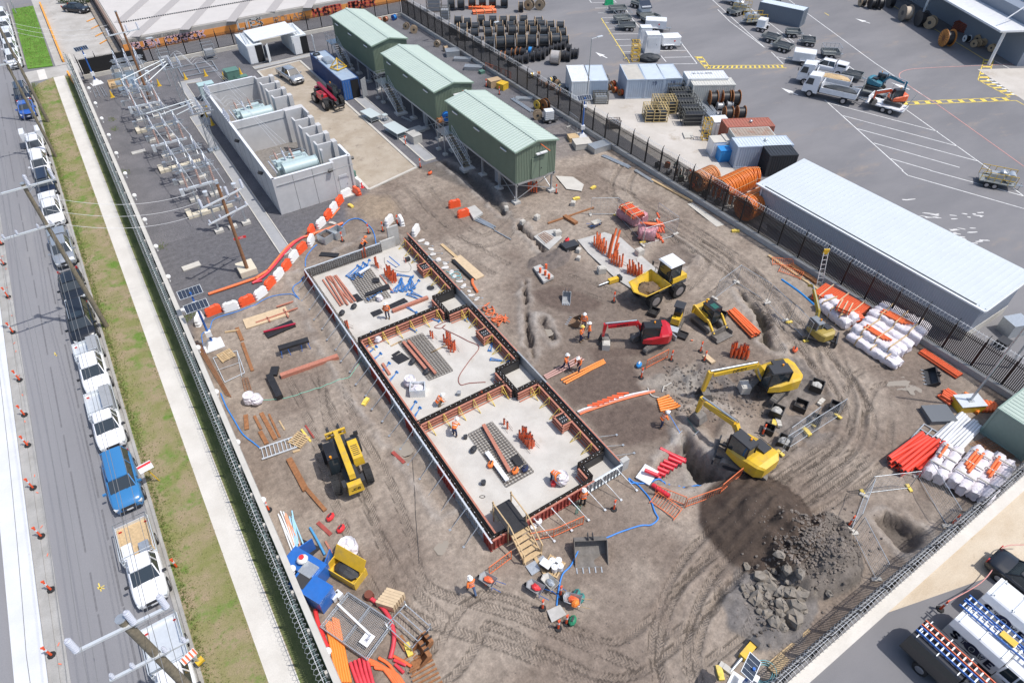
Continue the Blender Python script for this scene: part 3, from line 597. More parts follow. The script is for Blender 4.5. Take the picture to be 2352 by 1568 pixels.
# fences
def palisade_panel(L_,h,z0,m,dx=.15,pw=.065,mat_=None,lean=0):
 b=MB();n=int(L_/dx)
 for i in RN(n):
  x=(i+.5)*L_/n;b.box((x,0,z0+h/2),(pw,.02,h));b.box((x,0,z0+h+.03),(pw*.4,.02,.08))
 for z in (z0+.25,z0+h-.35): b.box((L_/2,.03,z),(L_,.045,.05))
 return b
def coil(b,a,c,r,step,m=0,t=.012):
 a=V3(a);c=V3(c);d=(c-a);L_=d.length;d.normalize();q=V3((-d.y,d.x,0));n=int(L_/step);P=[]
 for i in RN(n*8+1):
  t_=i/8;P.append(a+d*(t_*step)+q*(r*cos(2*pi*t_))+V3((0,0,r*sin(2*pi*t_))))
 b.tube(P,t,3,m)
def fence(name,label,a,c,h,z0,m,bay=2.4,plinth=None,pw=.065,dx=.14,postm=None,posth=.35,coilr=0,coilm=None,cloth=None,mesh=None,extra=None):
 a=V3(a);c=V3(c);L_=(c-a).length;rz=ang(a,c);r=thing(name,label,'fence',a,rz);n=max(1,round(L_/bay));bl=L_/n
 p0=None
 for i in RN(n):
  if p0 is None: p0=palisade_panel(bl,h,z0,m,dx,pw).B('fence_panel',m,r)
  else:
   q=p0.copy();lk(q);q.parent=r;q.location=(i*bl,0,0);KID.setdefault(r.name,[]).append(q)
 b=BX((0,.07,(z0+h+posth)/2),(.1,.1,z0+h+posth)); 
 if posth>.3: b.bar((0,.07,z0+h+posth-.02),(0,.2,z0+h+posth+.3),.05)
 q0=b.B('post',postm or m,r)
 for i in RN(1,n+1):
  q=q0.copy();lk(q);q.parent=r;q.location=(i*bl,0,0)
 if plinth:
  pm,pw_,ph,off=plinth;b=BX((L_/2,off,ph/2-.1),(L_,pw_,ph+.2));b.B('plinth',pm,r)
 if coilr:
  b=MB();coil(b,(0,.12,z0+h+.22),(L_,.12,z0+h+.22),coilr,.3,t=.011);b.tube([(0,.12,z0+h+.4),(L_,.12,z0+h+.4)],.02,3);b.B('razor_coil',coilm or wire,r)
 if cloth:
  b=MB();x0,x1=cloth;b.box(((x0+x1)/2,-.03,z0+h/2-.05),(x1-x0,.01,h-.1));b.B('shade_cloth',mat('shade_cloth',(.012,.012,.013),.9),r)
 return r
fence('palisade_fence','long black steel palisade fence on a white plinth below the graffiti wall',(-.5,110.1,0),(49.2,110.1,0),2.3,.35,black,plinth=(concl,.3,.55,-.1),cloth=(.2,8.6),pw=.06)
fence('palisade_fence','tall black palisade fence with razor wire between the building site and the depot yard',(49.35,110,0),(49.35,2.6,0),2.6,.35,black,plinth=(conc,.45,.5,-.12),coilr=.26,posth=.35,pw=.075,dx=.13)
fence('palisade_fence','black palisade fence with razor wire along the sandy strip and parked vans',(49,2.35,0),(14,2.35,0),2.4,.3,black,plinth=(conc,.3,.4,-.1),coilr=.3,pw=.06)
galg=mat('galvanised_green_steel',(.26,.34,.32),.4,metal=.4,noise=.1)
lf=fence('street_fence','long pale galvanised palisade fence with razor coils beside the footpath',(-1.42,-8,.12),(-1.42,110.1,.12),3.1,.1,galg,coilr=.28,posth=.32,pw=.085,dx=.14)
b=BX((0,51,1.75),(.22,118,3.5));b.box((0,51,3.54),(.32,118,.1));[b.box((-.17,-7+2.4*i,3.1),(.35,.16,.7)) for i in RN(49)];o=b.B('boundary_wall',concl,None,(-1.0,0,0));tag(o,'tall narrow pale concrete wall running inside the street fence','wall')
mesh_=MB()
for k in RN(2): mesh_.box((59,-.25-.25*k,3.1+.1*k),(118,.03,.03))
mesh_.B('guard_rail',mat('pale_teal_rail',(.5,.68,.62),.4),lf)
b=MB();b.blob((0,0,.0),(.42,.42,.42),nu=12,nv=8);b.cyl((0,0,-.5),(0,0,0),.06,n=6)
L0=None
sp=[(0,0,820,820),(0,0,880,958),(0,0,938,1098),(0,0,1003,1250),(0,0,1072,1417),(0,1,1153,35),(0,1,1238,237),(0,1,1333,460),(0,1,1435,705),(0,1,1548,983),(0,1,1680,1293),(0,2,1822,66),(0,2,1988,472),(0,2,2183,935),(1,2,65,1465),(1,3,335,525),(1,3,660,1283)]
for i,a in EN(sp):
 p=T(*a,3.1);p.z=3.2
 if L0 is None: o=L0=b.B('wall_light',helmw,None,p)
 else: o=L0.copy();lk(o);o.location=p
 tag(o,'white domed light on the street wall, %s from the far end of the street fence'%ORD[i],'light','domed lights along the street wall')
# graffiti building and depot building
r=thing('warehouse','long low building with graffiti on an orange wall and a pale striped roof','building',(6.2,117.2,0))
wallm=mat('grey_render',(.36,.34,.31),.85,noise=.12,dirt=.3,scale=1,dcol=(.25,.23,.2));orw=mat('orange_wall_paint',(.68,.27,.06),.7,noise=.08,dirt=.15,scale=.8)
b=BX((34,40,-.2),(68,80,4.2));b.B('wall',wallm,r)
b=BX((34,-.03,.3),(68,.05,1.9));b.box((-.03,20,.5),(.05,40,1.4));b.B('painted_band',orw,r)
rfm=mat('pale_roof_sheeting',(.52,.49,.46),.7,noise=.04,scale=.5,dirt=.1)
b=BX((34,40,1.97),(67.4,79.4,.12)); 
rf=b.B('roof',rfm,r);b=MB()
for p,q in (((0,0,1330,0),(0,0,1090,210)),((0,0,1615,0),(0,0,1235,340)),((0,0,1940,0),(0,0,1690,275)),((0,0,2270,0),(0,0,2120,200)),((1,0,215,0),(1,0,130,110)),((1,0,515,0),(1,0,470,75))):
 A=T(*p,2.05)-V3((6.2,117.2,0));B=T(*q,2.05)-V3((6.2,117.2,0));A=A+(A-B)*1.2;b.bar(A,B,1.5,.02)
b.B('roof_strip',mat('dull_roof_strip',(.37,.345,.33),.75,noise=.1),rf)  # flat strips in a darker tone than the roof sheeting
b=MB(); 
for y in (7.9,): 
 for i in RN(140): b.box((1.2+i*.35,y+.0,2.1),(.2,.35,.08))
b.B('roof_trim',dark,rf)
pinkl=mat('pink_graffiti',(.75,.5,.55),.7,noise=.1);redg=mat('red_graffiti',(.6,.09,.06),.7,noise=.1)
gm=[pinkl,dark,mat('silver_graffiti',(.6,.6,.58),.6),redg]
for tx,x,z,h,t,k,g,w in (('RUEN',1.2,.35,.85,.34,0,.8,1.7),('CORROX',6.1,.35,.85,.34,0,.8,1.7),('LIES',17.3,.4,1.15,.26,2,1,1.25),('ROLAR',23.2,.3,.95,.1,2,1.2,1.5),('MHSTEL',30,.2,1.1,.36,3,.8,1.3),('BRAER',36.5,.2,1.1,.36,3,.8,1.3),('HED CREW ARTOSE CORKEXY',1.2,1.38,.36,.1,1,1.3,1.2)):
 b=MB();letters(b,tx,(x,-.09,z),(1,0,0),(0,0,1),h,t,k,g,w);letters(b,tx,(x,-.1,z),(1,0,0),(0,0,1),h,.05,1,g,w);b.B('graffiti',gm,r)
b=BX((-.1,20,.9),(.35,40,2.4));b.B('side_parapet',mat('brown_parapet',(.2,.14,.11),.85,noise=.2),r)
r=thing('depot_building','large pale blue grey depot building with a white flat canopy','building',(0,0,0))
A=T(3,0,2140,285,5);B=T(3,0,1640,0,5);C=A+(A-B).normalized()*0;d=(B-A).normalized();q=V3((d.y,-d.x,0))
if q.x<0: q=-q
b=MB(); 
def slab(b,o,u,v,L_,W_,z0,z1,m=0):
 b.prism([tuple((o+u*x+v*y)[:2]) for x,y in ((0,0),(L_,0),(L_,W_),(0,W_))],z0,z1,m)
slab(b,A-d*.2+q*5,d,q,70,30,0,6.5);b.B('wall',mat('blue_grey_cladding',(.2,.23,.28),.5,noise=.05),r)
b=MB();slab(b,A,d,q,72,7.5,4.75,5.0);b.B('canopy',white,r)
b=MB();slab(b,A+q*7.5,d,q,70,24,6.5,6.8);b.B('roof',mat('blue_roof',(.5,.56,.66),.4,noise=.04),r)
for t in (2,14,26,38): b=BA(A+q*.6+d*t+V3((0,0,.1)),A+q*5.5+d*(t+2)+V3((0,0,2.2)),.12);b.B('canopy_stay',white,r)
for t in (.6,20,40): b=MB();p=A+d*t+q*1.2;b.box((p.x,p.y,2.4),(.35,.35,4.75),m=0);b.B('column',white,r)
sheet('depot_pad',[tuple((A+d*-22+q*-1.5)[:2]),tuple((A+d*-1+q*-1.5)[:2]),tuple((A+d*-1+q*20)[:2]),tuple((A+d*-22+q*20)[:2])],.02,apronm)
# transformer bays
r=thing('transformer_enclosure','tall open pale concrete enclosure with two transformer bays','enclosure',(11.35,60.8,0));th=.25;Hh=4.0
bwl=MB();bwl.box((th/2,13.3,Hh/2),(th,26.6,Hh));bwl.box((3.25,th/2,Hh/2),(6.0,th,Hh));bwl.box((3.2,26.5,Hh/2),(6.3,th,Hh));bwl.box((3.3,14.9,Hh/2),(6.1,th,Hh))
bwl.box((7.3,th/2+.55,Hh/2+.0),(2.1,th,Hh+.02));bwl.box((6.36,.42,Hh/2+.01),(th,.9,Hh+.02));bwl.box((8.4,1.9,Hh/2),(th,3,Hh+.02));bwl.box((6.4,3.35,Hh/2+.01),(th,.5,Hh)); 
bwl.B('wall',concw,r)
for i in RN(4):
 for y0 in (3.4,17.5):
  y=y0+i*2.3+1.2;b=BX((7.45,y,Hh/2),(2.15,.22,Hh-.01),rz=R(0));b.box((6.45,y+.55,Hh/2),(.2,1.0,Hh-.03));b.box((8.3,y,Hh/2+.015),(.5,.8,Hh+.03));b.B('buttress_wall',concw,r)
b=BX((7.4,14.9,Hh/2),(2.2,.9,Hh+.01));b.box((8.45,14.0,Hh/2),(.24,2.6,Hh));b.B('buttress_wall',concw,r)
b=MB(); 
for p,q in (((.12,.0),(.12,26.6)),((0,.12),(6.2,.12)),((0,26.5),(6.2,26.5)),((.2,14.9),(6.2,14.9)),((6.3,.68),(8.4,.68)),((8.4,.6),(8.4,3.4))): b.bar((*p,Hh+.03),(*q,Hh+.03),.27,.06)
b.B('coping',white,r)
b=MB()
for x in (2.05,4.1): b.box((x,-.004,Hh/2),(.03,.01,Hh))
for y in (2.6,5.2,7.8,10.4,13,15.6,18.2,20.8,23.4): b.box((-.004,y,Hh/2),(.01,.03,Hh))
b.B('panel_joint',dark,r)
b=BX((4.4,-.03,Hh-.75),(8.2,.06,.06));b.box((-.03,13,Hh-.75),(.06,.0,.0)) ;b.box((3.2,26.36,Hh-.8),(6,.05,.05));b.box((3.2,14.74,Hh-.8),(6,.05,.05));b.B('conduit',galv,r)
b=BX((7.3,.53,1.05),(.95,.05,2.1));dd=b.B('door',mat('door_grey',(.5,.51,.53),.4),r);b=BC((7.65,.48,1.0),(7.65,.44,1.0),.04,n=6);b.B('handle',dark,dd)
b=BX((7.3,.06,.06),(2.1,1.3,.12));b.B('door_step',concl,r)
for x,y in ((5.9,-.25),(8.75,1.0),(-.3,3.2),(-.3,11.5),(7.9,15.7)):
 b=BX((x,y,Hh-.6),(.45,.25,.3),rx=R(35) if x>0 else 0,ry=0 if x>0 else R(35));b.B('floodlight',dark,r)
def insul(b,p,h,r0=.09,m=0,n=8,d=V3((0,0,1)),sheds=6):
 p=V3(p)
 for i in RN(sheds):
  a=p+d*(h*i/sheds);b.cyl(a,a+d*(h/sheds*.55),r0,r0*.75,n,m,caps=True);b.cyl(a+d*(h/sheds*.55),a+d*(h/sheds),r0*.6,r0*.6,6,m,caps=False)
def transformer(loc,label):
 r=thing('transformer',label,'transformer',loc);b=BX((0,0,1.3),(3.2,1.7,2.0));b.box((0,0,2.35),(3.4,1.9,.12));b.box((0,0,.15),(3.3,1.6,.3)); 
 b.box((-1.3,-.2,2.6),(.5,.5,.5));b.box((.6,.6,2.55),(1.2,.4,.4));b.B('tank',eqgrey,r)
 b=BC((-1.3,-1.35,2.55),(1.9,-1.35,2.55),.55,n=18);b.cyl((-1.36,-1.35,2.55),(-1.3,-1.35,2.55),.6,n=18);b.cyl((1.9,-1.35,2.55),(1.96,-1.35,2.55),.6,n=18)
 b.B('conservator',eqgrey,r);b=MB(); 
 for x in (-.9,1.3): b.box((x,-1.35,1.1),(.2,.7,2.1))
 b.B('support_leg',eqgrey,r)
 for i in RN(3):
  b=MB();insul(b,(-1.2+.75*i,.35,2.4),1.0,.12,0,8,V3((-.15,.1,1)).normalized(),7);b.cyl((-1.35+.75*i,.45,3.4),(-1.38+.75*i,.48,3.65),.03,n=5);b.B('bushing',porcb if i!=1 else porc,r)
 for i in RN(3): b=MB();insul(b,(-1.9,-.9+.5*i,2.2),.8,.09,0,8,V3((-.4,0,1)).normalized(),6);b.B('bushing',porc,r)
 for s in S2:
  b=MB()
  for i in RN(12): b.box((-1.4+i*.25,s*1.05,1.4),(.05,.45,1.5))
  b.B('radiator',eqgrey,r)
 b=MB();P=[(-1.8,-.7,2.8),(-1.8,.8,2.9),(-1.6,1.0,2.8),(1.5,1.0,2.8),(1.6,.2,2.9)];b.tube(P,.035,5);b.tube([(1.2,-.8,2.3),(1.2,-.8,3.2),(-.5,-.8,3.3)],.04,5);b.tube([(x,-.9,2.4) for x in (-1.5,1.5)],.05,5);b.B('pipework',galv,r)
 r.scale=(1.1,1.3,1.15);return r
transformer((14.9,65.9,0),'grey green transformer in the near bay of the concrete enclosure')
transformer((14.9,80.6,0),'grey green transformer in the far bay of the concrete enclosure')
b=BX((0,0,0),(7.8,25.8,.06));struct(b.B('bay_floor',mat('bay_gravel',(.19,.175,.16),.9,noise=.25,scale=3),None,(15.4,74.2,.05)))
# green switch rooms on stilts
def switchroom(y0,label,stair_y,cable=False,n=0):
 W_,L_=5.0,14.2;r=thing('switchroom_building',label,'building',(32.65,y0,0));zb,ze,zr=2.45,6.0,6.55
 b=BX((W_/2,L_/2,(zb+ze)/2),(W_-.1,L_-.1,ze-zb));b.add([(0.05,.05,ze),(W_-.05,.05,ze),(W_/2,.05,zr),(0.05,L_-.05,ze),(W_-.05,L_-.05,ze),(W_/2,L_-.05,zr)],[(0,1,2),(3,5,4)])
 nr=int(W_/.2)
 for i in RN(nr): b.box((.15+i*.196,.03,(zb+ze)/2),(.05,.05,ze-zb)); 
 for i in RN(int(L_/.22)): b.box((.03,.1+i*.22,(zb+ze)/2),(.05,.05,ze-zb));b.box((W_-.03,.1+i*.22,(zb+ze)/2),(.05,.05,ze-zb))
 b.B('wall',green,r)
 b=MB()
 for s in (0,1):
  x0,x1=(-.12,W_/2) if s==0 else (W_+.12,W_/2)
  b.add([(x0,-.12,ze),(x1,-.12,zr+.02),(x1,L_+.12,zr+.02),(x0,L_+.12,ze),(x0,-.12,ze+.06),(x1,-.12,zr+.08),(x1,L_+.12,zr+.08),(x0,L_+.12,ze+.06)],[(0,1,2,3),(7,6,5,4),(0,4,5,1),(3,2,6,7),(0,3,7,4)] if s else [(3,2,1,0),(4,5,6,7),(1,5,4,0),(7,6,2,3),(4,7,3,0)])
  for i in RN(int(L_/.42)):
   y=-.05+i*.42+.2;a=V3((x0,y,ze+.075));c=V3((x1,y,zr+.09));b.bar(a,c,.09,.05,1)
 b.bar((W_/2,-.14,zr+.1),(W_/2,L_+.14,zr+.1),.4,.03);rf=b.B('roof',[greenr,mat('pale_rib',(.58,.65,.59),.4)],r)
 b=BX((-.12,L_/2,ze+.0),(.14,L_+.3,.14));b.box((W_+.12,L_/2,ze),(.14,L_+.3,.14));b.bar((-.1,-.14,ze+.02),(W_/2,-.14,zr+.05),.06,.16);b.bar((W_+.1,-.14,ze+.02),(W_/2,-.14,zr+.05),.06,.16);b.B('gutter',mat('green_trim',(.25,.33,.26),.45),r)
 b=BX((2.9,-.03,zb+1.15),(2.0,.06,2.3));d=b.B('door',mat('green_door',(.165,.215,.16),.45),r);b=BX((2.9,-.07,zb+1.15),(.03,.02,2.3));b.cyl((3.1,-.06,zb+1),(3.1,-.14,zb+1),.05,n=6);b.B('handle',dark,d)
 b=BX((3.0,-.2,zb+2.75),(1.3,.3,.12));b.B('door_hood',white,r)
 for yy in (2.2,7.5,12.2): b=BX((-.1,yy,ze-.6),(.1,1.1,.12));b.B('light_fitting',white,r)
 b=BX((W_/2,L_/2,zb-.12),(W_,L_,.22)); 
 for x in (.2,W_-.2): b.box((x,L_/2,zb-.2),(.15,L_,.35))
 b.B('floor_frame',galv,r)
 for i in RN(5):
  y=.3+i*(L_-.6)/4
  for x in (.25,W_-.25):
   b=BX((x,y,zb/2-.1),(.16,.16,zb));b.box((x,y,.02),(.5,.5,.12));b.B('stilt',galv,r);b=BX((x,y,.08),(.75,.75,.35));b.B('footing',conc,r)
 for y1,y2 in ((.3,3.7),(10.5,13.9)):
  for x in (.25,W_-.25): b=BA((x,y1,.4),(x,y2,zb-.3),.06);b.bar((x,y2,.4),(x,y1,zb-.3),.06);b.B('brace',galv,r)
 for y in (.3,L_-.3): b=BA((.25,y,.4),(W_-.25,y,zb-.3),.06);b.bar((W_-.25,y,.4),(.25,y,zb-.3),.06);b.B('brace',galv,r)
 b=BX((.75,4.7,1.2),(.05,1.2,2.2));b.B('cubicle',greym,r)
 if cable:
  b=MB();P=[T(1,0,1900,835,6.3),T(1,0,2100,960,6.55),T(1,0,2350,1135,6.62),T(2,0,150,1240,6.3),T(2,0,350,1385,5.9)];b.tube([p-V3((32.65,y0,0)) for p in P],.045,6);o=b.B('orange_conduit',orange2,None,(32.65,y0,0));tag(o,'thin orange conduit lying across the roof of the nearest green building','conduit')
 s=thing('access_stair','galvanised stair and landing on the street side of the '+['nearest','middle','farthest'][n]+' green building','stair',(32.65,y0,0))
 zl=2.5;ys=L_-1.0
 b=BX((-.1,ys+1.1,zl),(2.0,1.9,.08));b.B('landing',galv,s)
 for x in (-1.0,.8):
  for y in (ys+.3,ys+1.9):
   b=BX((x,y,zl/2),(.1,.1,zl));b.B('post',galv,s);b=BX((x,y,.1),(.5,.5,.3));b.B('footing',conc,s)
 b=MB();P=[(-1.1,ys+.1,zl),(-1.1,ys+2.05,zl),(.9,ys+2.05,zl)]
 for z in (.55,1.05): b.tube([(p[0],p[1],p[2]+z) for p in P],.025,5)
 for p in P+[(-.1,ys+2.05,zl),(-1.1,ys+1.1,zl)]: b.tube([p,(p[0],p[1],p[2]+1.05)],.025,5)
 b.B('handrail',galv,s)
 n_=12; 
 for sx in (-.95,.0):
  b=BA((sx,ys+.15,zl),(sx,ys-3.9,.15),.05,.22);b.B('stringer',alum,s);b=MB()
  for z in (.5,.98): b.tube([(sx,ys+.15,zl+z),(sx,ys-3.7,.25+z)],.025,5)
  for k in RN(5): t=k/4;b.tube([(sx,ys+.15-3.85*t,zl-2.25*t),(sx,ys+.15-3.85*t,zl-2.25*t+1.0)],.022,5)
  b.B('handrail',alum,s)
 for k in RN(n_): b=MB();t=(k+.5)/n_;b.box((-.475,ys+.15-4.0*t,zl-2.3*t),(.9,.27,.04));b.B('tread',mat('tread_brown',(.2,.17,.11),.7),s)
 b=BX((-.5,ys-3.95,.08),(1.5,1.1,.3));b.B('footing',conc,s)
switchroom(49.2,'pale green ribbed switchroom on steel stilts nearest the excavation',0,True,0)
switchroom(66.2,'pale green ribbed switchroom on steel stilts in the middle of the row of three',0,False,1)
switchroom(83.4,'pale green ribbed switchroom on steel stilts farthest back beside the blue container',0,False,2)
# long white shed
r=thing('storage_shed','long white shed with ribbed roof behind the black palisade fence','shed',(52.2,11.9,0));Ls,Ws=22.4,6.1
b=MB(); 
b.add([(0,0,.9),(Ws,0,.9),(Ws,0,4.15),(0,0,3.5),(0,Ls,.9),(Ws,Ls,.9),(Ws,Ls,4.15),(0,Ls,3.5)],[(0,1,2,3),(7,6,5,4),(4,0,3,7),(1,5,6,2)])
for i in RN(110): b.box((-.01,.1+i*.203,2.2),(.03,.06,2.55))
for i in RN(30): b.box((.1+i*.203,-.01,2.2),(.06,.03,2.6))
b.B('wall',mat('pale_shed_cladding',(.44,.46,.5),.45,noise=.04),r)
b=BX((Ws/2,Ls/2,.45),(Ws+.1,Ls+.1,.95));b.B('base_wall',concl,r)
b=MB();ov=.35
b.add([(-ov,-ov,3.46),(Ws+ov,-ov,4.2),(Ws+ov,Ls+ov,4.2),(-ov,Ls+ov,3.46),(-ov,-ov,3.58),(Ws+ov,-ov,4.32),(Ws+ov,Ls+ov,4.32),(-ov,Ls+ov,3.58)],[(3,2,1,0),(4,5,6,7),(0,1,5,4),(2,3,7,6),(1,2,6,5),(3,0,4,7)])
for i in RN(45): y=-.2+i*.51;b.bar((-.1,y,3.63),(Ws+.2,y,4.33),.09,.06)
rf=b.B('roof',mat('white_roof_sheet',(.55,.59,.61),.4,noise=.03,scale=.5),r)
b=BX((-.12,Ls/2,3.615),(.14,Ls-1,.02));b.B('gutter_slot',dark,rf)
b=BX((-.4,Ls/2,3.55),(.14,Ls+.7,.14));b.box((Ws/2,-.38,3.93),(Ws+.7,.06,.14),ry=-math.atan2(.74,Ws+.7));b.B('gutter',white,rf)
b=BC((-.2,Ls-.3,3.5),(-.2,Ls-.3,.2),.06,n=8);b.B('downpipe',white,r)
# shipping containers
def container(name,label,loc,rz,L_,W_,H_,m,roofm=None,group=None,doors=True,open_=None,endm=None):
 r=thing(name,label,'container',loc,rz,group);roofm=roofm or m;b=MB();x,y=L_/2,W_/2
 b.box((0,0,H_/2),(L_-.12,W_-.12,H_-.08));n=int(L_/.28)
 for i in RN(n):
  X=-x+.2+i*(L_-.4)/(n-1)
  for s in S2: b.box((X,s*(y-.045),H_/2),(.12,.05,H_-.3))
 n=int(W_/.28)
 for i in RN(n): b.box((x-.045,-y+.2+i*(W_-.4)/(n-1),H_/2),(.05,.12,H_-.3))
 b.B('body',m,r);b=MB()
 for sx in (-1,1):
  for sy in (-1,1): b.box((sx*(x-.07),sy*(y-.07),H_/2),(.15,.15,H_)); 
 for s in S2:
  for z in (.08,H_-.07): b.box((0,s*(y-.05),z),(L_-.3,.1,.14));b.box((s*(x-.05),0,z),(.1,W_-.3,.14))
 b.B('frame',m,r)
 b=BX((0,0,H_-.06),(L_-.2,W_-.2,.06))
 for i in RN(int(L_/.36)): b.box((-x+.3+i*.36,0,H_-.02),(.14,W_-.35,.04))
 b.B('roof',roofm,r)
 if doors:
  for s in S2:
   b=BX((-x+.02,s*W_/4,H_/2),(.06,W_/2-.12,H_-.3));d=b.B('door',m,r);b=MB()
   for k in (-.25,.25): b.cyl((-x-.04,s*W_/4+k,.2),(-x-.04,s*W_/4+k,H_-.2),.025,n=5)
   b.B('lock_rod',galv,d)
 return r
contw=mat('container_white',(.66,.69,.7),.45,noise=.05,scale=1,dirt=.2,dcol=(.45,.42,.38));contb=mat('container_pale_blue',(.4,.47,.56),.45,noise=.06,scale=1,dirt=.2,dcol=(.35,.33,.32));contg=mat('container_cream',(.57,.56,.51),.5,noise=.06,dirt=.25,scale=1,dcol=(.4,.35,.28));contr=mat('container_rust_red',(.36,.12,.08),.6,noise=.1,dirt=.4,scale=1.5,dcol=(.3,.2,.14));contk=mat('container_black',(.03,.032,.036),.45,noise=.1)
roofw=mat('container_roof_pale',(.55,.61,.65),.5,noise=.04,dirt=.15,scale=1);roofb=mat('container_roof_blue',(.33,.41,.5),.5,noise=.08,dirt=.35,scale=1.2,dcol=(.33,.28,.26));roofru=mat('container_roof_rusty',(.33,.27,.22),.7,noise=.15,dirt=.8,scale=1.5,dcol=(.3,.13,.07))
blued=mat('container_blue',(.025,.07,.2),.5,noise=.12,dirt=.15,scale=1.5,dcol=(.2,.12,.1))
def boxat(a,c,e,h):   # three roof corners -> centre, rotation, size
 A,C,E_=T(*a,h),T(*c,h),T(*e,h);rz=ang(A,C);return ((A+E_)/2,rz,(C-A).length,(E_-C).length)
bc=container('shipping_container','long dark blue shipping container with one door swung open beside the green building',(28.75,88.8,0),R(90),11.6,2.35,2.7,blued,roofb,doors=False)
b=BX((-5.82,.6,1.35),(.05,1.1,2.5));d=b.B('door',mat('door_blue',(.03,.12,.36),.45,noise=.15),bc);b=MB();[b.cyl((-5.87,.3+k*.35,.2),(-5.87,.3+k*.35,2.5),.02,n=5) for k in RN(3)];b.B('lock_rod',galv,d)
b=BX((-6.1,-1.65,1.3),(1.15,.06,2.45),rz=R(-55));b.B('door',greym,bc)
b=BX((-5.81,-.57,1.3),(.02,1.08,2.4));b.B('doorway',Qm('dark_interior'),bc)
fr=thing('lifting_cradle','yellow triangular lifting frame on the roof of the long blue container','frame',(28.9,87.3,2.75),R(20));b=MB();P=[(-.8,-.8,.1),(.9,-.7,.1),(.8,.8,.1),(-.8,.7,.1)]
for i in RN(4): b.bar(P[i],P[(i+1)%4],.12)
for p in P: b.bar(p,(0,0,1.3),.1)
b.B('frame_bars',yellow,fr)
for a,l,mm,dd_ in (((1,0,555,500),'coil of dark cable on the far end of the blue container roof',dark,(1.2,1.2,.2)),((1,0,660,560),'grey flat pack of steel on the blue container roof',galv,(1.0,1.9,.3)),((1,0,590,540),'small white box on the blue container roof',white,(.7,.7,.3))):
 p=T(*a,2.8);b=MB()
 if mm is dark: [b.tube([V3((cos(t)*rr_,sin(t)*rr_,z)) for t in lsp(0,6.28,14)],.05,5) for rr_,z in ((.5,.06),(.45,.15),(.35,.1))]
 else: b.box((0,0,dd_[2]/2),dd_);b.box((.05,.05,dd_[2]+.03),(dd_[0]*.9,dd_[1]*.9,.04));[b.box((0,k,dd_[2]/2+.02),(dd_[0]+.02,.05,dd_[2]+.05)) for k in (-.25,.25)]
 o=b.B('roof_cargo' if mm is not dark else 'cable_coil',mm,None,(p.x,p.y,2.74));tag(o,l,'cargo')
for i,(a,c,e,h,lab,m,rm,gr) in EN((
 ((2,0,498,600),(2,0,550,750),(2,0,715,748),2.6,'white shipping container next to the lamp post, leftmost in the depot',contw,white,0),
 ((2,0,668,600),(2,0,718,745),(2,0,885,740),2.6,'pale blue grey shipping container behind the steel cages, right of the lamp post',contb,roofw,0),
 ((2,0,990,592),(2,0,1060,735),(2,0,1230,730),2.6,'cream roofed container, leftmost of the three side by side',contb,concl,0),
 ((2,0,1160,588),(2,0,1232,732),(2,0,1405,727),2.6,'pale blue container in the middle of the three side by side',contb,roofw,0),
 ((2,0,1322,590),(2,0,1405,725),(2,0,1570,722),2.6,'pale blue container with silver sheeting on top, right of the three side by side',contb,roofw,0),
 ((2,0,1940,648),(2,0,1575,655),(2,0,1620,725),2.9,'long white container behind the cream one beside the brown cable drums',white,white,0),
 ((2,0,2010,712),(2,0,1625,718),(2,0,1670,785),2.6,'long cream container in front of the white one beside the brown cable drums',contg,contg,0),
 ((2,0,2351,1078),(2,0,1920,1092),(2,0,1985,1172),2.6,'red brown shipping container with a roof vent behind the rusty roofed one',contr,contr,0),
 ((2,0,2351,1165),(2,0,1985,1178),(2,0,2060,1258),2.6,'grey container with a rust streaked roof in front of the red brown one',contg,roofru,0),
 ((3,0,120,1245),(2,0,2060,1262),(2,0,2130,1350),2.6,'pale blue container with a white roof and round vent',contb,roofw,0),
 ((3,0,215,1330),(3,0,-40,1340),(3,0,20,1432),2.6,'black shipping container with a dark ribbed roof at the end of the stack yard',contk,contk,0))):
 ce,rz,l,w_=boxat(a,c,e,h)
 if i>=9 and i==9: l=6.4
 r_=container('shipping_container',lab,(ce.x,ce.y,0),rz,l,max(w_,2.2),h,m,rm,'shipping containers in the depot yard')
 if i in (7,9): b=MB();b.blob((-.3,0,h+.12),(.4,.4,.35),nu=10,nv=6);b.B('roof_vent',galv,r_)
 if i in (3,4): b=MB();letters(b,'19',(l/2+.02,-.35,h-.75),(0,1,0),(0,0,1),.42,.16);b.B('number',Qm('dark_blue_ink'),r_)
 if i==5:
  b=MB();letters(b,'NR MIN ARRE',(1.8,-.2,h+.03),(-1,0,0),(0,-1,0),.4,.14,w=.9);b.B('roof_lettering',greym,r_)
r_=container('shipping_container','dark container with white lattice ends among the trailers at the top',tuple(T(3,0,130,120,1.3)[:2])+(0,),ang(T(3,0,280,170),T(3,0,0,110)),7.5,2.4,2.6,mat('container_slate',(.16,.19,.23),.5),roofw)
sh=thing('container_shelter','two white containers joined by a white canopy roof near the graffiti wall','shelter',(0,0,0))
def contpart(par,x,y,L_,W_,H_):
 b=BX((x,y,H_/2),(W_,L_,H_));n=int(L_/.3)
 for i in RN(n): [b.box((x+s*(W_/2+.01),y-L_/2+.15+i*.3,H_/2),(.05,.12,H_-.3)) for s in S2]
 b.B('container_body',contw,par)
contpart(sh,22.0,105.3,5.9,2.3,2.6);contpart(sh,28.8,105.6,5.9,2.3,2.6)
b=BX((25.4,105.3,3.05),(6.5,5.2,.1),ry=R(-2));b.B('canopy',white,sh)
for x,s in ((22.0,1),(28.8,1)):
 for k in S2:
  b=BX((x+k*.55,102.3,1.3),(1.05,.05,2.4));b.B('door_panel',white if k<0 else Qm('dark_interior'),sh)
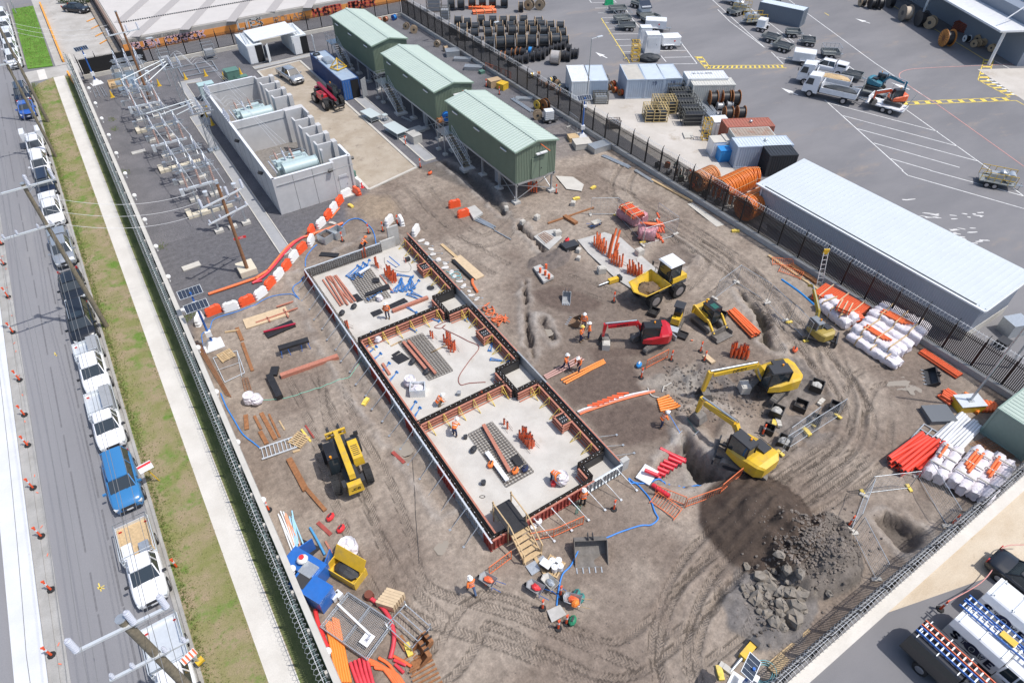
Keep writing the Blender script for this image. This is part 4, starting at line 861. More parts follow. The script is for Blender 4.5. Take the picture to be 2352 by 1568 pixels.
for x,y,a in ((23.6,101.8,60),(30.6,101.9,80)): b=BX((x,y,1.3),(.06,1.1,2.4),rz=R(a-90));b.B('door',contw,sh)
for x,s in ((21.6,0),(29.2,0)):
 l=thing('ladder','aluminium ladder on the roof of the '+('left' if x<25 else 'right')+' white shelter container','ladder',(x,105.5,2.75),R(84));b=BX((0,.22,0),(5,.05,.1));b.box((0,-.22,0),(5,.05,.1));b.B('rail',alum,l);b=MB();[b.box((-2.3+i*.3,0,0),(.04,.4,.04)) for i in RN(16)];b.B('rung',alum,l)
g=container('site_kiosk','green steel amenities container beside the white pipes at the right edge',(46.6,4.35,0),0,5.2,3.1,2.7,mat('sage_green',(.22,.3,.26),.5,noise=.05),greenr,doors=False)
# basement slab and its formwork
sheet('slab',[(9.75,17.25),(20.1,17.25),(20.1,49.2),(9.75,49.2)],.12,slabm,.2)
FH=.85;FZ=.12;blackf=blackply
def formwall(label,a,c,gap=.22,walers=0,braces=0,cage=True,black=True,outer=None,out_side=0,name='wall_formwork',step=.42):
 a=V3((*a,0));c=V3((*c,0));L_=(c-a).length;r=thing(name,label,'formwork',(a.x,a.y,FZ),ang(a,c),'formwork walls round the basement slab')
 b=MB()
 if black:
  for s in S2: b.box((L_/2,s*(gap/2+.01),FH/2),(L_,.045,FH)); 
  for s in S2: b.box((L_/2,s*(gap/2+.015),FH-.03),(L_,.06,.06))
  b.B('ply_panel',blackf,r)
 if cage:
  b=MB();k=0
  for s in S2:
   for z in (.1,.3,.5,.7,.88): b.box((L_/2,s*gap*.27,z),(L_,.02,.02))
   x=.1
   while x<L_-.05: b.box((x,s*gap*.27,FH/2+.03),(.02,.02,FH));x+=.2
  x=.2
  while x<L_-.1: b.box((x,0,FH-.05),(.02,gap*.8,.02));x+=step
  b.B('rebar_cage',rebar,r)
  b=MB();x=.25
  while x<L_-.1: b.box((x,.06*(-1)**k,FH+.02),(.045,.045,.04));x+=step;k+=1
  b.B('spacer',white,r)
 if walers:
  for z in (.2,.48,.76):
   b=MB();y=walers*(gap/2+.13);b.box((L_/2,y,z),(L_-.1,.12,.11));b.B('waler',formo,r)
  b=BX((L_/2,walers*(gap/2+.3),.03),(L_-.2,.1,.06));b.B('base_rail',formo,r)
  n=int(L_/1.2) if braces else 0
  for i in RN(n):
   x=(i+.6)*L_/n;y=walers*(gap/2+.22);b=BA((x,y,.92),(x+.12,y+walers*.75,.02),.035);b.bar((x-.05,y,.92),(x-.05,y,.05),.04);b.bar((x,y,.3),(x+.12,y+walers*.7,.03),.03);b.B('bracket',yellow2,r)
 if outer:
  b=MB();y=out_side*(gap/2+.02);k=0;x=0
  while x<L_-.05:
   w=min(1.2 if k%5 else 2.4,L_-x);t=MB();Hx=FH+.08
   t.box((x+w/2,y,Hx/2-FZ/2),(w-.02,.05,Hx+FZ));t.box((x+w/2,y,Hx-.02),(w-.01,.14,.06));t.box((x+w/2,y+out_side*.04,.0),(w-.01,.1,.06))
   q=x+.1
   while q<x+w: t.box((q,y+out_side*.06,Hx/2-FZ/2),(.035,.1,Hx+FZ-.05));q+=.28
   t.B(*(('red_panel',formr) if outer[k%len(outer)] else ('grey_panel',galv)),r);x+=w;k+=1
  b=BX((L_/2,y,FH+.1),(L_,.1,.035));b.B('top_rail',formo if sum(outer)>len(outer)/2 else alum,r)
 return r
formwall('red and grey steel formwork along the long street side of the slab',(9.95,49.2),(9.95,17.1),.3,0,0,True,False,[1,0,0,1,1,0,0],-1)
formwall('inner black formwork along the street side of the near and middle slab bays',(10.2,38.2),(10.2,17.6),.04,1,0,False)
formwall('formwork edge with open rebar cage at the far end of the slab',(17.3,49.1),(9.8,49.1),.3,0,0,True,False,[0],-1)
formwall('black formwork dividing the far and middle slab bays',(10.25,38.25),(17.7,38.25),.3,-1,1)
formwall('black formwork dividing the middle and near slab bays',(10.25,27.95),(17.7,27.95),.3,-1,1)
formwall('black formwork with red steel outside face along the near end of the slab',(9.9,17.4),(17.75,17.4),.3,0,0,True,True,[1,1,1,1,1,0],-1)
formwall('grey steel formwork on the outside of the near end sump',(17.75,17.3),(20.1,17.3),.1,0,0,False,False,[0],-1)
for nm,y0,y1 in (('far',37.05,39.6),('middle',26.65,29.3),('near',17.5,18.85)):
 if nm!='near': formwall('short black formwork on the near side of the %s sump'%nm,(17.75,y0),(19.75,y0),.3,-1,1,step=.25)
 formwall('short black formwork on the far side of the %s sump'%nm,(17.75,y1),(19.75,y1),.3,0,0,step=.25)
 formwall('short black formwork on the slab side of the %s sump'%nm,(17.8,y0+.15),(17.8,y1-.15),.3,1 if nm!='far' else 1,0,step=.2)
for i,(y0,y1) in EN(((39.75,49.0),(29.45,36.9),(19.0,26.5))):
 formwall('long black formwork with orange walers on the depot side of the %s slab bay'%['far','middle','near'][i],(19.85,y0),(19.85,y1),.3,1,1)
for i,y in EN((43.9,33.35,22.6)):
 r=thing('pier_form','small square black pier formwork with white spacers in the %s slab bay'%['far','middle','near'][i],'formwork',(19.25,y,FZ),0,'square pier forms along the depot side');b=MB()
 for s in S2: b.box((0,s*.4,FH/2),(.8,.05,FH)); 
 b.box((-.4,0,FH/2),(.05,.85,FH));b.box((0,0,FH-.15),(.72,.72,.05));b.B('ply_panel',blackf,r);b=MB()
 for z in (.2,.48,.76):
  for s in S2: b.box((-.05,s*.5,z),(1.0,.12,.12))
  b.box((-.52,0,z),(.12,1.3,.12))
 b.B('waler',formo,r);b=MB();[b.box((-.25+.17*i_,j*.15,FH-.08),(.05,.05,.08)) for i_ in RN(4) for j in (-1,1)];b.B('spacer',white,r)
b=BX((20.13,33.2,.52),(.05,32,1.05));b.box((20.16,33.2,1.04),(.12,32,.06)); 
for i in RN(60): b.box((20.2,17.6+i*.53,.5),(.09,.05,1.0))
r=thing('outer_formwork','long grey and orange topped outside formwork on the depot side of the slab','formwork',(0,0,0));b.B('grey_panel',greym,r)
b=MB(); 
for y0,y1 in ((17.5,26),(30,36),(39,44),(45,49.3)): b.box((20.12,(y0+y1)/2,1.1),(.1,y1-y0,.05))
b.B('top_rail',formo,r)
r=thing('retaining_wall','tall pale concrete wall slab standing at the far depot corner of the slab','wall',(0,0,0));A=T(1,1,1350,640);B=T(1,1,1440,600);b=BX((18.8,49.6,1.05),(1.1,.22,2.3));b.box((18.0,49.3,.65),(1.5,.2,1.1));b.B('wall_slab',conc,r)
b=BX((20.5,17.45,.55),(.6,.35,1.1));o=b.B('end_block',conc);tag(o,'grey concrete stub at the near depot corner of the slab','block')
def prop(a,c,label,m=galv,grp='raking props round the slab formwork'):
 o=MB();o.cyl(a,V3(a).lerp(V3(c),.55),.03,n=6);o.cyl(V3(a).lerp(V3(c),.5),c,.02,n=6);o.box((c[0],c[1],c[2]),(.15,.15,.03));o.box(tuple(a),(.1,.1,.12))
 return tag(o.B('raking_prop',m),label,'prop',grp)
for i in RN(21):
 y=48.2-i*1.48;x=9.72;prop((x,y,1.0),(x-1.25-.15*(i%2),y-.25,.05),'grey raking prop, %s from the far end on the street side of the slab'%(ORD[i] if i<20 else 'last'))
for i in RN(12):
 y=47.5-i*1.55 if i<9 else 20-(i-9)*.95;prop((20.2,y,.95),(21.8+.2*(i%2),y-.1,.05),'grey raking prop, %s from the far end on the depot side of the slab'%ORD[i])
for i in RN(6):
 x=12.9+i*1.35;prop((x,17.15,.95),(x+.5,15.6,.05),'grey raking prop, %s from the steps along the near end of the slab'%ORD[i],alum)
def rmat(q,label,z=.13,step=.22):
 P=[T(*k,z) for k in q];r=MB();n1=int((P[1]-P[0]).length/step);n2=int((P[3]-P[0]).length/step)
 for lz in (0,.14):
  for i in RN(n1+1): a=P[0].lerp(P[1],i/n1);c=P[3].lerp(P[2],i/n1);r.bar(a+V3((0,0,lz)),c+V3((0,0,lz)),.022)
  for i in RN(n2+1): a=P[0].lerp(P[3],i/n2);c=P[1].lerp(P[2],i/n2);r.bar(a+V3((0,0,lz+.012)),c+V3((0,0,lz+.012)),.022)
 return tag(r.B('rebar_mat',rebar),label,'rebar mat')
rmat([(1,1,860,985),(1,1,1040,890),(1,1,1240,1165),(1,1,1010,1215)],'rebar mat in the far slab bay under black boards')
rmat([(1,2,1310,15),(1,1,1530,1500),(1,2,1810,270),(1,2,1590,360)],'rebar mat in the middle slab bay with orange timbers along it')
rmat([(1,2,1950,860),(1,2,2170,745),(2,2,200,1200),(1,2,2300,1340)],'rebar mat in the near slab bay with a white board across it')
def cluster(base,n,rows,label,h=.9,rr_=.075,m=None,dirv=None,z=.12,lean=(0,0),name='conduit_cluster'):
 A=T(*base[0],z);B=T(*base[1],z);r=thing(name,label,'conduits',A,0);d=(B-A)/max(1,n-1);q=V3((d.y,-d.x,0)).normalized()*.2;k=0
 for i in RN(n):
  for j in RN(rows):
   p=d*i+q*j+d*.35*(j%2);hh=h*(1+.35*sin(i*2.3+j*1.7));b=MB();t=V3((lean[0]*hh,lean[1]*hh,hh));b.tube([p,p+V3((t.x*.3,t.y*.3,hh*.5)),p+t],rr_,8,caps=False);b.cyl(p+t,p+t+V3((0,0,.03)),rr_*1.12,n=8,caps=False)
   b.cyl(p+t-V3((0,0,.03)),p+t-V3((0,0,.02)),rr_*.95,n=8,m=1);b.B('conduit',[m or orange,dark],r)
 b=MB();L_=(B-A).length+.5
 for z_ in (.05,.3): 
  for s in (-.2,rows*.2): b.bar(-d.normalized()*.2+q.normalized()*s+V3((0,0,z_)),(B-A)+d.normalized()*.4+q.normalized()*s+V3((0,0,z_)),.014)
 b.B('rebar_frame',rebar,r);return r
cluster(((1,1,1225,950),(1,1,1290,1015)),5,3,'cluster of orange conduit stubs standing in the far slab bay')
cluster(((1,2,1770,-10),(1,2,1830,80)),4,3,'cluster of orange conduit stubs with hi-vis vests in the middle slab bay')
cluster(((2,2,110,860),(2,2,200,960)),6,3,'largest cluster of orange conduit stubs, standing in the near slab bay')
cluster(((1,1,985,800),(1,1,1010,795)),2,1,'pair of orange conduits beside the far rebar edge of the slab')
cluster(((1,1,1100,870),(1,1,1125,895)),3,1,'short row of orange conduits in front of the far slab cluster')
cluster(((1,1,830,1440),(1,1,850,1450)),2,1,'pair of orange conduits in the street corner of the far slab bay',.7)
cluster(((1,1,1605,1520),(1,1,1625,1540)),2,1,'pair of orange conduits in a wire basket in the middle slab bay',.6)
cluster(((1,2,2280,760),(1,2,2310,800)),2,1,'pair of orange conduits in the near bay beside the rebar mat',.6)
cluster(((1,2,2050,540),(1,2,2075,535)),2,1,'pair of orange conduits against the formwork between near and middle bays',.8)
cluster(((1,2,1340,600),(1,2,1425,710)),2,1,'pair of orange conduits in the corner of the middle slab bay',.6)
def bprop(p,a,label,L_=1.7,z=.16,m=propb):
 r=thing('push_pull_prop',label,'prop',T(*p,z),a,'blue push pull props lying on the slab');b=BC((-L_/2,0,.05),(L_/2,0,.05),.04,n=6);b.cyl((-L_/2,.25,.04),(L_/4,.02,.05),.03,n=5);b.B('tube',m,r)
 MB().box((L_/2,0,.1),(.12,.3,.2),taper=.4).B('foot_plate',m,r);MB().box((-L_/2,.1,.08),(.1,.35,.12),taper=.5).B('foot_plate',m,r)
bl=[((1,1,890+22*i,925+(i%3)*22-8*i),15+i*3) for i in RN(7)]
for i,(p,a) in EN(bl): bprop(p,R(a+20),'blue prop in the pile beside the far rebar mat, %s from the left'%ORD[i])
for i in RN(9): bprop((1,1,1290+22*i,1075-11*(i%4)-8*(i//4)),R(40+13*(i%4)),'blue prop in the heap right of the far rebar mat, %s from the left'%ORD[i],1.5,.16+.08*(i%2))
for i,(p,a,l) in EN((((1,1,1465,790),60,'blue prop leaning against the far right formwork'),((1,1,1370,970),-40,'blue prop beside the far conduit cluster'),((1,1,1450,1165),-60,'first blue prop beside the far sump'),((1,1,1490,1150),-60,'second blue prop beside the far sump'),((1,1,1415,1275),-70,'blue prop next to the long orange timber'),((1,1,1610,1365),-55,'blue prop near the top of the middle bay'),((1,1,1400,1450),-60,'blue prop in the middle bay by the dividing formwork'),((1,1,1110,1530),-20,'blue prop left of the white bag in the middle bay'),((1,1,1010,1540),30,'blue prop in the street corner of the middle bay'),((1,2,1030,40),30,'first blue prop along the street side of the middle bay'),((1,2,1050,100),25,'second blue prop along the street side of the middle bay'),((1,2,1090,165),25,'third blue prop along the street side of the middle bay'),((1,2,1180,260),35,'fourth blue prop along the street side of the middle bay'),((1,2,1250,345),35,'fifth blue prop along the street side of the middle bay'),((1,2,1430,625),40,'sixth blue prop along the street side of the middle bay'),((1,2,1470,680),40,'blue prop nearest the worker in the middle bay'),((1,1,1950,1320),55,'grey blue prop leaning in the far right of the middle bay'),((1,2,2170,30),50,'blue prop near the middle pier form'),((1,2,2240,180),-40,'small blue prop near the middle sump'),((1,1,1090,1150),20,'blue prop at the end of the far rebar mat'))):
 bprop(p,R(a),l,1.5)
def timb(name,a,c,w,h,m,label,z=.13,grp=None,cat='timber'):
 A=T(*a,z);C=T(*c,z)
 if z==0: A.z=hgt(A.x,A.y);C.z=hgt(C.x,C.y)
 A.z+=h/2+.01;C.z+=h/2+.01;b=BA(A,C,w,h,0);return tag(b.B(name,m),label,cat,grp)
tt=[((1,1,615,1005),(1,1,780,1245)),((1,1,645,980),(1,1,800,1230)),((1,1,660,975),(1,1,880,1215)),((1,1,695,975),(1,1,845,1235)),((1,1,720,970),(1,1,890,1215)),((1,1,735,965),(1,1,915,1200)),((1,1,680,970),(1,1,830,1225))]
for i,(a,c) in EN(tt): timb('timber_beam',a,c,.14,.1,formo,'orange timber beam, %s from the left in the fan on the far slab bay'%ORD[i],.13+.07*(i%2),'orange beams fanned out on the far slab bay')
timb('timber_stack',(1,1,1255,1300),(1,1,1580,1175),.3,.25,formo,'long bundle of orange timbers lying beside the worker in the far bay')
timb('timber_beam',(1,2,1355,10),(1,2,1580,280),.22,.15,formo,'left orange beam on the middle rebar mat',.3);timb('timber_beam',(1,2,1400,0),(1,2,1650,300),.2,.15,formo,'right orange beam on the middle rebar mat',.3)
timb('timber_beam',(1,2,2090,770),(2,2,0-20,1200),.25,.15,formo,'orange beam across the near rebar mat',.3);timb('white_board',(1,2,2120,1020),(1,2,2310,1280),.3,.12,white,'long white board on the near rebar mat',.3)
timb('timber_beam',(1,2,1165,210),(1,2,1230,310),.2,.15,formo,'short orange beam by the street formwork of the middle bay');timb('timber_beam',(1,1,1140,965),(1,1,1265,1125),.1,.1,formo,'thin orange beam beside the far rebar mat')
timb('white_post',(1,1,950,950),(1,1,1045,890),.22,.15,white,'white square post at the corner of the far rebar mat',.3)
timb('timber_batten',(1,2,1240,45),(1,2,1330,0),.1,.06,timber,'yellow batten left of the middle rebar mat');timb('timber_batten',(1,2,1605,105),(1,2,1760,30),.08,.05,timber,'thin batten reaching the middle conduit cluster')
def board(name,q,m,label,z,th=.03,cat='board'):
 P=[T(*k,z) for k in q]
 g=max(hgt(p.x,p.y) for p in P) if z==0 else z
 b=MB();b.prism([(p.x,p.y) for p in P],g+.01,g+.01+th);return tag(b.B(name,m),label,cat)
board('form_board',((1,1,1000,1130),(1,1,1010,1150),(1,1,1235,1075),(1,1,1215,1038)),blackply,'large black board lying over the end of the far rebar mat',.32)
board('form_board',((1,1,885,1145),(1,1,930,1130),(1,1,985,1190),(1,1,930,1210)),blackply,'square black board beside the orange timber fan',.13)
board('form_board',((1,1,1155,1265),(1,1,1175,1295),(1,1,1400,1205),(1,1,1360,1170)),blackply,'long black board behind the worker in the far bay',.13)
board('form_board',((1,1,1050,1305),(1,1,1140,1270),(1,1,1170,1305),(1,1,1080,1345)),blackply,'black board in front left of the worker in the far bay',.13)
board('form_board',((1,2,1240,155),(1,2,1340,105),(1,2,1415,160),(1,2,1310,210)),blackply,'black board left of the middle rebar mat',.13)
board('form_board',((1,2,1245,125),(1,2,1310,85),(1,2,1330,100),(1,2,1262,142)),blackply,'narrow black offcut left of the middle rebar mat',.13)
board('form_board',((2,2,-10,1070),(2,2,50,1030),(2,2,110,1115),(2,2,50,1155)),blackply,'black board lying on the near rebar mat',.32)
board('form_board',((1,1,1065,990),(1,1,1130,985),(1,1,1140,1020),(1,1,1080,1025)),blackply,'small black panel under a stone on the far rebar mat',.32)
def bag(p,label,s=.95,z=.12,name='bulk_bag'):
 P=T(*p,z);b=MB();b.blob((0,0,s*.4),(s,s,s*.9),nu=14,nv=8,jit=.1,flat=.85,seed=int(p[2]));b.cyl((0,0,s*.55),(0,0,s*.84),s*.3,s*.42,10,1,caps=False);P.z=z if z else hgt(P.x,P.y)
 return tag(b.B(name,[wrap,white],None,P),label,'bag')
bag((1,2,1420,400),'white bulk bag beside the crate in the middle slab bay');bag((1,1,1120,1568),'small white bag in the street corner of the middle bay',.7);bag((1,1,1140,1190),'low white plastic sheet bundle below the far rebar mat',.6);bag((2,2,450,1290),'white bulk bag beside the bending worker in the near bay',1.0);bag((0,2,2310,560),'white torn bulk bag beside the rusty bars',1.0,0);bag((1,2,20,570),'white bag beside the folded black boards',.9,0)
def crate(p,rz,d,m,label,z=0,fill=None,name='crate',wall=.06):
 P=T(*p,z); 
 if z==0: P.z=hgt(P.x,P.y)
 r=thing(name,label,'crate',P,rz);b=MB();x,y,h=d
 for s in S2: b.box((s*(x/2-wall/2),0,h/2),(wall,y-.01,h));b.box((0,s*(y/2-wall/2),h/2),(x-2*wall,wall,h))
 b.box((0,0,.05),(x-.02,y-.02,.06));b.B('side_panel',m,r)
 if fill: b=MB();b.blob((0,0,h*.55),(x*.85,y*.85,h*.7),nu=9,nv=6,jit=.2,seed=int(p[2]));b.B('contents',fill,r)
 return r
crate((1,2,1490,470),R(-30),(1.15,.95,.75),alum,'pale crate full of brackets beside the white bulk bag',.12,wrap)
def bucket(p,label,m,s=.17,z=0):
 P=T(*p,z);P.z=z if z else hgt(P.x,P.y);r=thing('bucket',label,'bucket',P);b=BC((0,0,0),(0,0,s*1.9),s*.8,s,12,0);b.B('pail',m,r);b=MB();b.tube([(s*cos(t),s*sin(t)*.3,s*1.9+s*.8*sin(t)) for t in lsp(0,3.14,7)],.01,4);b.B('handle',galv,r)
bucket((1,2,1865,490),'grey bucket on the middle slab bay near the worker',greym,.17,.12);bucket((1,2,2090,1310),'dark bucket in the near slab bay',dark,.18,.12);bucket((1,2,1925,890),'dark bucket behind the bending worker in the near bay',dark,.16,.12);bucket((2,2,378,1320),'red bucket in front of the white bulk bag in the near bay',redpl,.2,.12);bucket((2,3,195,160),'front white bucket below the near formwork',white,.22);bucket((2,3,245,110),'back white bucket below the near formwork',white,.22)
def hose(name,pts_,r_,m,label,z=0,cat='hose',n=6,closed=False):
 P=[T(*k,z) for k in pts_];P=SP(P,n,closed) if n>1 else P
 for p in P: p.z=(z if z else hgt(p.x,p.y))+r_
 b=MB();b.tube(P,r_,6,0,closed);return tag(b.B(name,m),label,cat)
hose('hose',[(1,1,1780,1375),(1,1,1690,1410),(1,1,1640,1440),(1,1,1700,1450),(1,1,1740,1420),(1,1,1720,1450),(1,1,1860,1520),(1,2,1950,0),(1,2,2050,55),(1,2,1960,180),(1,2,1865,325),(1,2,1880,400),(1,2,1960,385),(1,2,2110,375)],.035,mat('brown_hose',(.25,.08,.07),.6),'brown hose winding round the middle conduit cluster',.12,n=4)
hose('hose',[(1,1,1205,830),(1,1,1290,890),(1,1,1320,870),(1,1,1225,790)],.035,bluep,'blue hose beside the far conduit cluster',.12,n=1)
hose('cable',[(1,1,1180,800),(1,1,1190,860),(1,1,1290,920),(1,1,1400,930),(1,1,1425,890),(1,1,1400,845)],.015,dark,'thin black cable looping from the generator in the far bay',.12)
hose('coil',[(1,2,2080+25*cos(t),1425+12*sin(t)) for t in lsp(0,11,22)],.02,dark,'small dark hose coil in the near slab bay',.12,n=1)
b=BC((0,0,0),(0,0,.02),.55,n=24,m=0);b.cyl((-.15,-.05,.022),(-.15,-.05,.03),.35,n=20,m=1);o=b.B('manhole',[conc,dark],None,T(1,1,1615,1070,.12));tag(o,'round manhole in the floor of the far slab bay','manhole')
g_=thing('generator','small orange framed generator in the far slab bay','generator',T(1,1,1395,830,.12));b=BX((0,0,.25),(.45,.3,.3));b.B('engine',dark,g_);b=MB();[b.bar((-.3,s*.22,0),(-.3,s*.22,.5),.03) or b.bar((.3,s*.22,0),(.3,s*.22,.5),.03) or b.bar((-.3,s*.22,.5),(.3,s*.22,.5),.03) for s in S2];b.B('frame',orange,g_)
s_=thing('timber_steps','timber steps and handrails with a black landing mat up to the slab','steps',(11.6,17.0,0));b=BX((0,.9,1.3),(1.3,2.2,.06));b.B('landing_mat',blackply,s_)
for i in RN(5): b=BX((0,-.25-.32*i,1.1-.22*i),(1.25,.32,.05));b.B('tread',timber,s_)
for s in S2:
 b=BA((s*.6,-.05,1.25),(s*.6,-1.7,.1),.06,.2);b.bar((s*.66,-.1,2.2),(s*.66,-1.7,1.1),.07);b.bar((s*.66,1.9,2.2),(s*.66,-.1,2.2),.07);b.bar((s*.66,-1.6,0),(s*.66,-1.6,1.2),.07);b.bar((s*.66,.1,0),(s*.66,.1,2.25),.07);b.bar((s*.66,1.8,.1),(s*.66,1.8,2.4),.07);b.B('handrail',timber,s_)
b=BX((0,1.75,.8),(1.4,.9,.05));b.B('inner_platform',ply,s_);b=BX((0,-2.15,.05),(1.3,.7,.08));b.B('foot_grate',galv,s_)
# substation switchgear
def support(b,x,y,h,w=.3):
 for s in S2: b.bar((x+s*w*.5,y,0),(x+s*w*.35,y,h),.07)
 k=int(h/.5)
 for i in RN(k): b.bar((x-w*.45,y,i*h/k),(x+w*.42,y,(i+1)*h/k),.035)
def ped(r,x,y,L_=.9,W_=.7): b=BX((x,y,.1),(L_,W_,.25));b.B('footing',concl,r)
def isolator(x,y,label,rz=0,poles=3,h=3.0,sp=1.3,bars=True):
 r=thing('isolator',label,'switchgear',(x,y,0),rz,'substation switchgear')
 for s in S2: b=MB();support(b,s*sp*.8,0,h);b.B('support_frame',galv,r);ped(r,s*sp*.8,0)
 b=MB(); 
 for yy in (-.5,.5): b.box((0,yy,h),(sp*2+1.2,.1,.14))
 for xx in (-sp*.8,sp*.8): b.box((xx,0,h-.08),(.1,1.2,.1))
 b.box((0,.0,h+.06),(sp*2+1.6,.06,.06));b.box((0,-.95,h-.4),(sp*2+1.8,.06,.08));b.box((0,.9,h-.25),(sp*2+1.2,.06,.08));[b.bar((k_*sp,-.9,h-.4),(k_*sp,.9,h+.9),.04) for k_ in (-1,0,1)];b.box((-sp-.9,0,h-.9),(.35,.3,.5));b.B('crossbeam',galv,r)
 for i in RN(3):
  X=(i-1)*sp
  for yy in (-.55,.55):
   b=MB();insul(b,(X,yy,h+.07),.85,.11,0,7,V3((0,(.25 if yy>0 else -.25),1)).normalized(),7);b.B('insulator',porc,r)
  b=BA((X,-.8,h+.95),(X,.8,h+.95),.07);b.bar((X,-.8,h+.95),(X,-1.3,h+1.1),.05);b.blob((X,.0,h+1.0),(.14,.14,.14),nu=6,nv=4);b.B('contact_arm',alum,r)
 return r
def ctset(x,y,label,h=2.4,sp=1.35):
 r=thing('instrument_transformers',label,'switchgear',(x,y,0),0,'substation switchgear')
 b=BX((0,0,h-.1),(sp*2+.6,.18,.14));b.B('crossbeam',galv,r)
 for i in RN(3):
  X=(i-1)*sp;b=BX((X,0,h/2-.05),(.16,.16,h));b.B('post',galv,r);ped(r,X,0,.8,.6)
  b=BC((X,0,h),(X,0,h+.22),.3,n=12);b.B('base_tank',galv,r);b=MB();insul(b,(X,0,h+.22),.85,.13,0,9);b.B('insulator',porcb,r);b=BC((X,0,h+1.05),(X,0,h+1.35),.2,.2,12);b.cyl((X,0,h+1.35),(X,0,h+1.42),.23,n=12);b.B('cap',alum,r)
 return r
def posts3(x,y,label,h=2.6):
 r=thing('circuit_breaker',label,'switchgear',(x,y,0),0,'substation switchgear');b=MB()
 for s in S2:
  for t in (-1,1): b.bar((s*1.0,t*.4,0),(s*.9,t*.3,h),.08)
  b.bar((s*1.0,-.4,.3),(s*.95,.35,h-.4),.05);b.bar((s*1.0,.4,.3),(s*.95,-.35,h-.4),.05)
 b.B('support_frame',galv,r);b=BX((0,0,h),(3.3,.2,.18));b.box((-1.9,.0,h-.2),(.35,.35,.6));b.B('mechanism_beam',alum,r)
 b=BX((.2,.0,.14),(4.0,.6,.3));b.box((-2.0,.5,.14),(.5,1.6,.3));b.B('footing',Qm('cream_concrete'),r)
 for i in RN(3): b=MB();insul(b,((i-1)*1.3,0,h+.15),1.4,.12,0,8,sheds=9);b.B('insulator',porcb,r);b=BC(((i-1)*1.3,0,h+1.55),((i-1)*1.3,0,h+1.7),.14,n=8);b.B('terminal',alum,r)
 return r
bx=5.6
ctset(bx+.9,61.2,'row of three grey capped instrument transformers nearest the brown pole');posts3(bx-.2,65.4,'circuit breaker with cream footing nearest the brown pole');isolator(bx,68.6,'steel isolator frame above the nearest cream footing')
isolator(bx-.1,73.0,'isolator frame second from the brown pole');posts3(bx-.6,76.6,'circuit breaker on the second cream footing up the yard');isolator(bx-.4,80.2,'isolator frame with white busbars running to the near bay')
isolator(bx-.9,85.0,'isolator frame above the third cream footing');posts3(bx-.9,88.3,'circuit breaker on the farthest cream footing');isolator(bx-1.0,91.7,'isolator frame with white busbars running to the far bay')
ctset(bx-.4,95.0,'row of three grey capped instrument transformers near the far pole');isolator(bx-.5,101.4,'largest isolator frame next to the far pole');isolator(bx-.3,103.6,'isolator frame closest to the graffiti wall')
def aframe(x,y,label):
 r=thing('bus_support',label,'switchgear',(x,y,0),0,'substation switchgear');b=MB();h=4.2
 for s in S2: b.bar((s*.35,-.3,0),(s*.3,-.1,h),.07);b.bar((s*.35,.3,0),(s*.3,.1,h),.07);b.box((s*.35,0,.1),(.5,.9,.22))
 for i in RN(7): b.bar((-.32,-.2,i*.6),(.32,-.2,i*.6+.6),.04);b.bar((-.32,.2,i*.6),(.32,.2,i*.6+.6),.04)
 b.B('support_frame',galv,r);b=MB(); 
 for yy in (-.9,0,.9): b.box((0,yy,h),(2.6,.07,.1))
 for xx in (-1,1): b.box((xx,0,h-.06),(.08,2,.08))
 b.B('crossbeam',galv,r)
 for i in RN(3):
  for yy in (-.9,0,.9): b=MB();insul(b,((i-1)*.95,yy,h+.05),.65,.085,0,7,sheds=6);b.B('insulator',porc,r)
 b=MB();[b.bar((i*.95-.95,-1.4,h+.75),(i*.95-.95,1.4,h+.75),.05) for i in RN(3)];b.B('busbar',alum,r)
aframe(9.4,93.5,'tall lattice bus support beside the yellow cones and green kiosk');aframe(9.2,78.6,'tall lattice bus support beside the near transformer bay')
def bbar(a,c,label,r_=.05,h=0): b=MB();b.tube([a,c],r_,8);return tag(b.B('busbar',mat('white_busbar',(.75,.78,.76),.4)),label,'busbar','white busbars over the switchgear')
for i in RN(3):
 y=92.0+i*.0;bbar((3.2+i*1.4,92.5-i*1.1,4.15),(8.9,93.9-i*.9-.0,4.9),'white busbar, %s of the three toward the far bay'%ORD[i]);bbar((3.9+i*1.4,80.9-i*1.1,4.15),(8.8,79.6-i*.9,4.9),'white busbar, %s of the three toward the near bay'%ORD[i])
def wirec(P,label,r_=.02,name='conductor',sag=0,grp='conductors of the switchgear',m=None,n=14):
 if sag: a,c=V3(P[0]),V3(P[1]);Q=[a.lerp(c,t)-V3((0,0,4*sag*t*(1-t))) for t in lsp(0,1,n)]
 else: Q=SP(P,5)
 b=MB();b.tube(Q,r_,5);return tag(b.B(name,m or wire),label,'wire',grp)
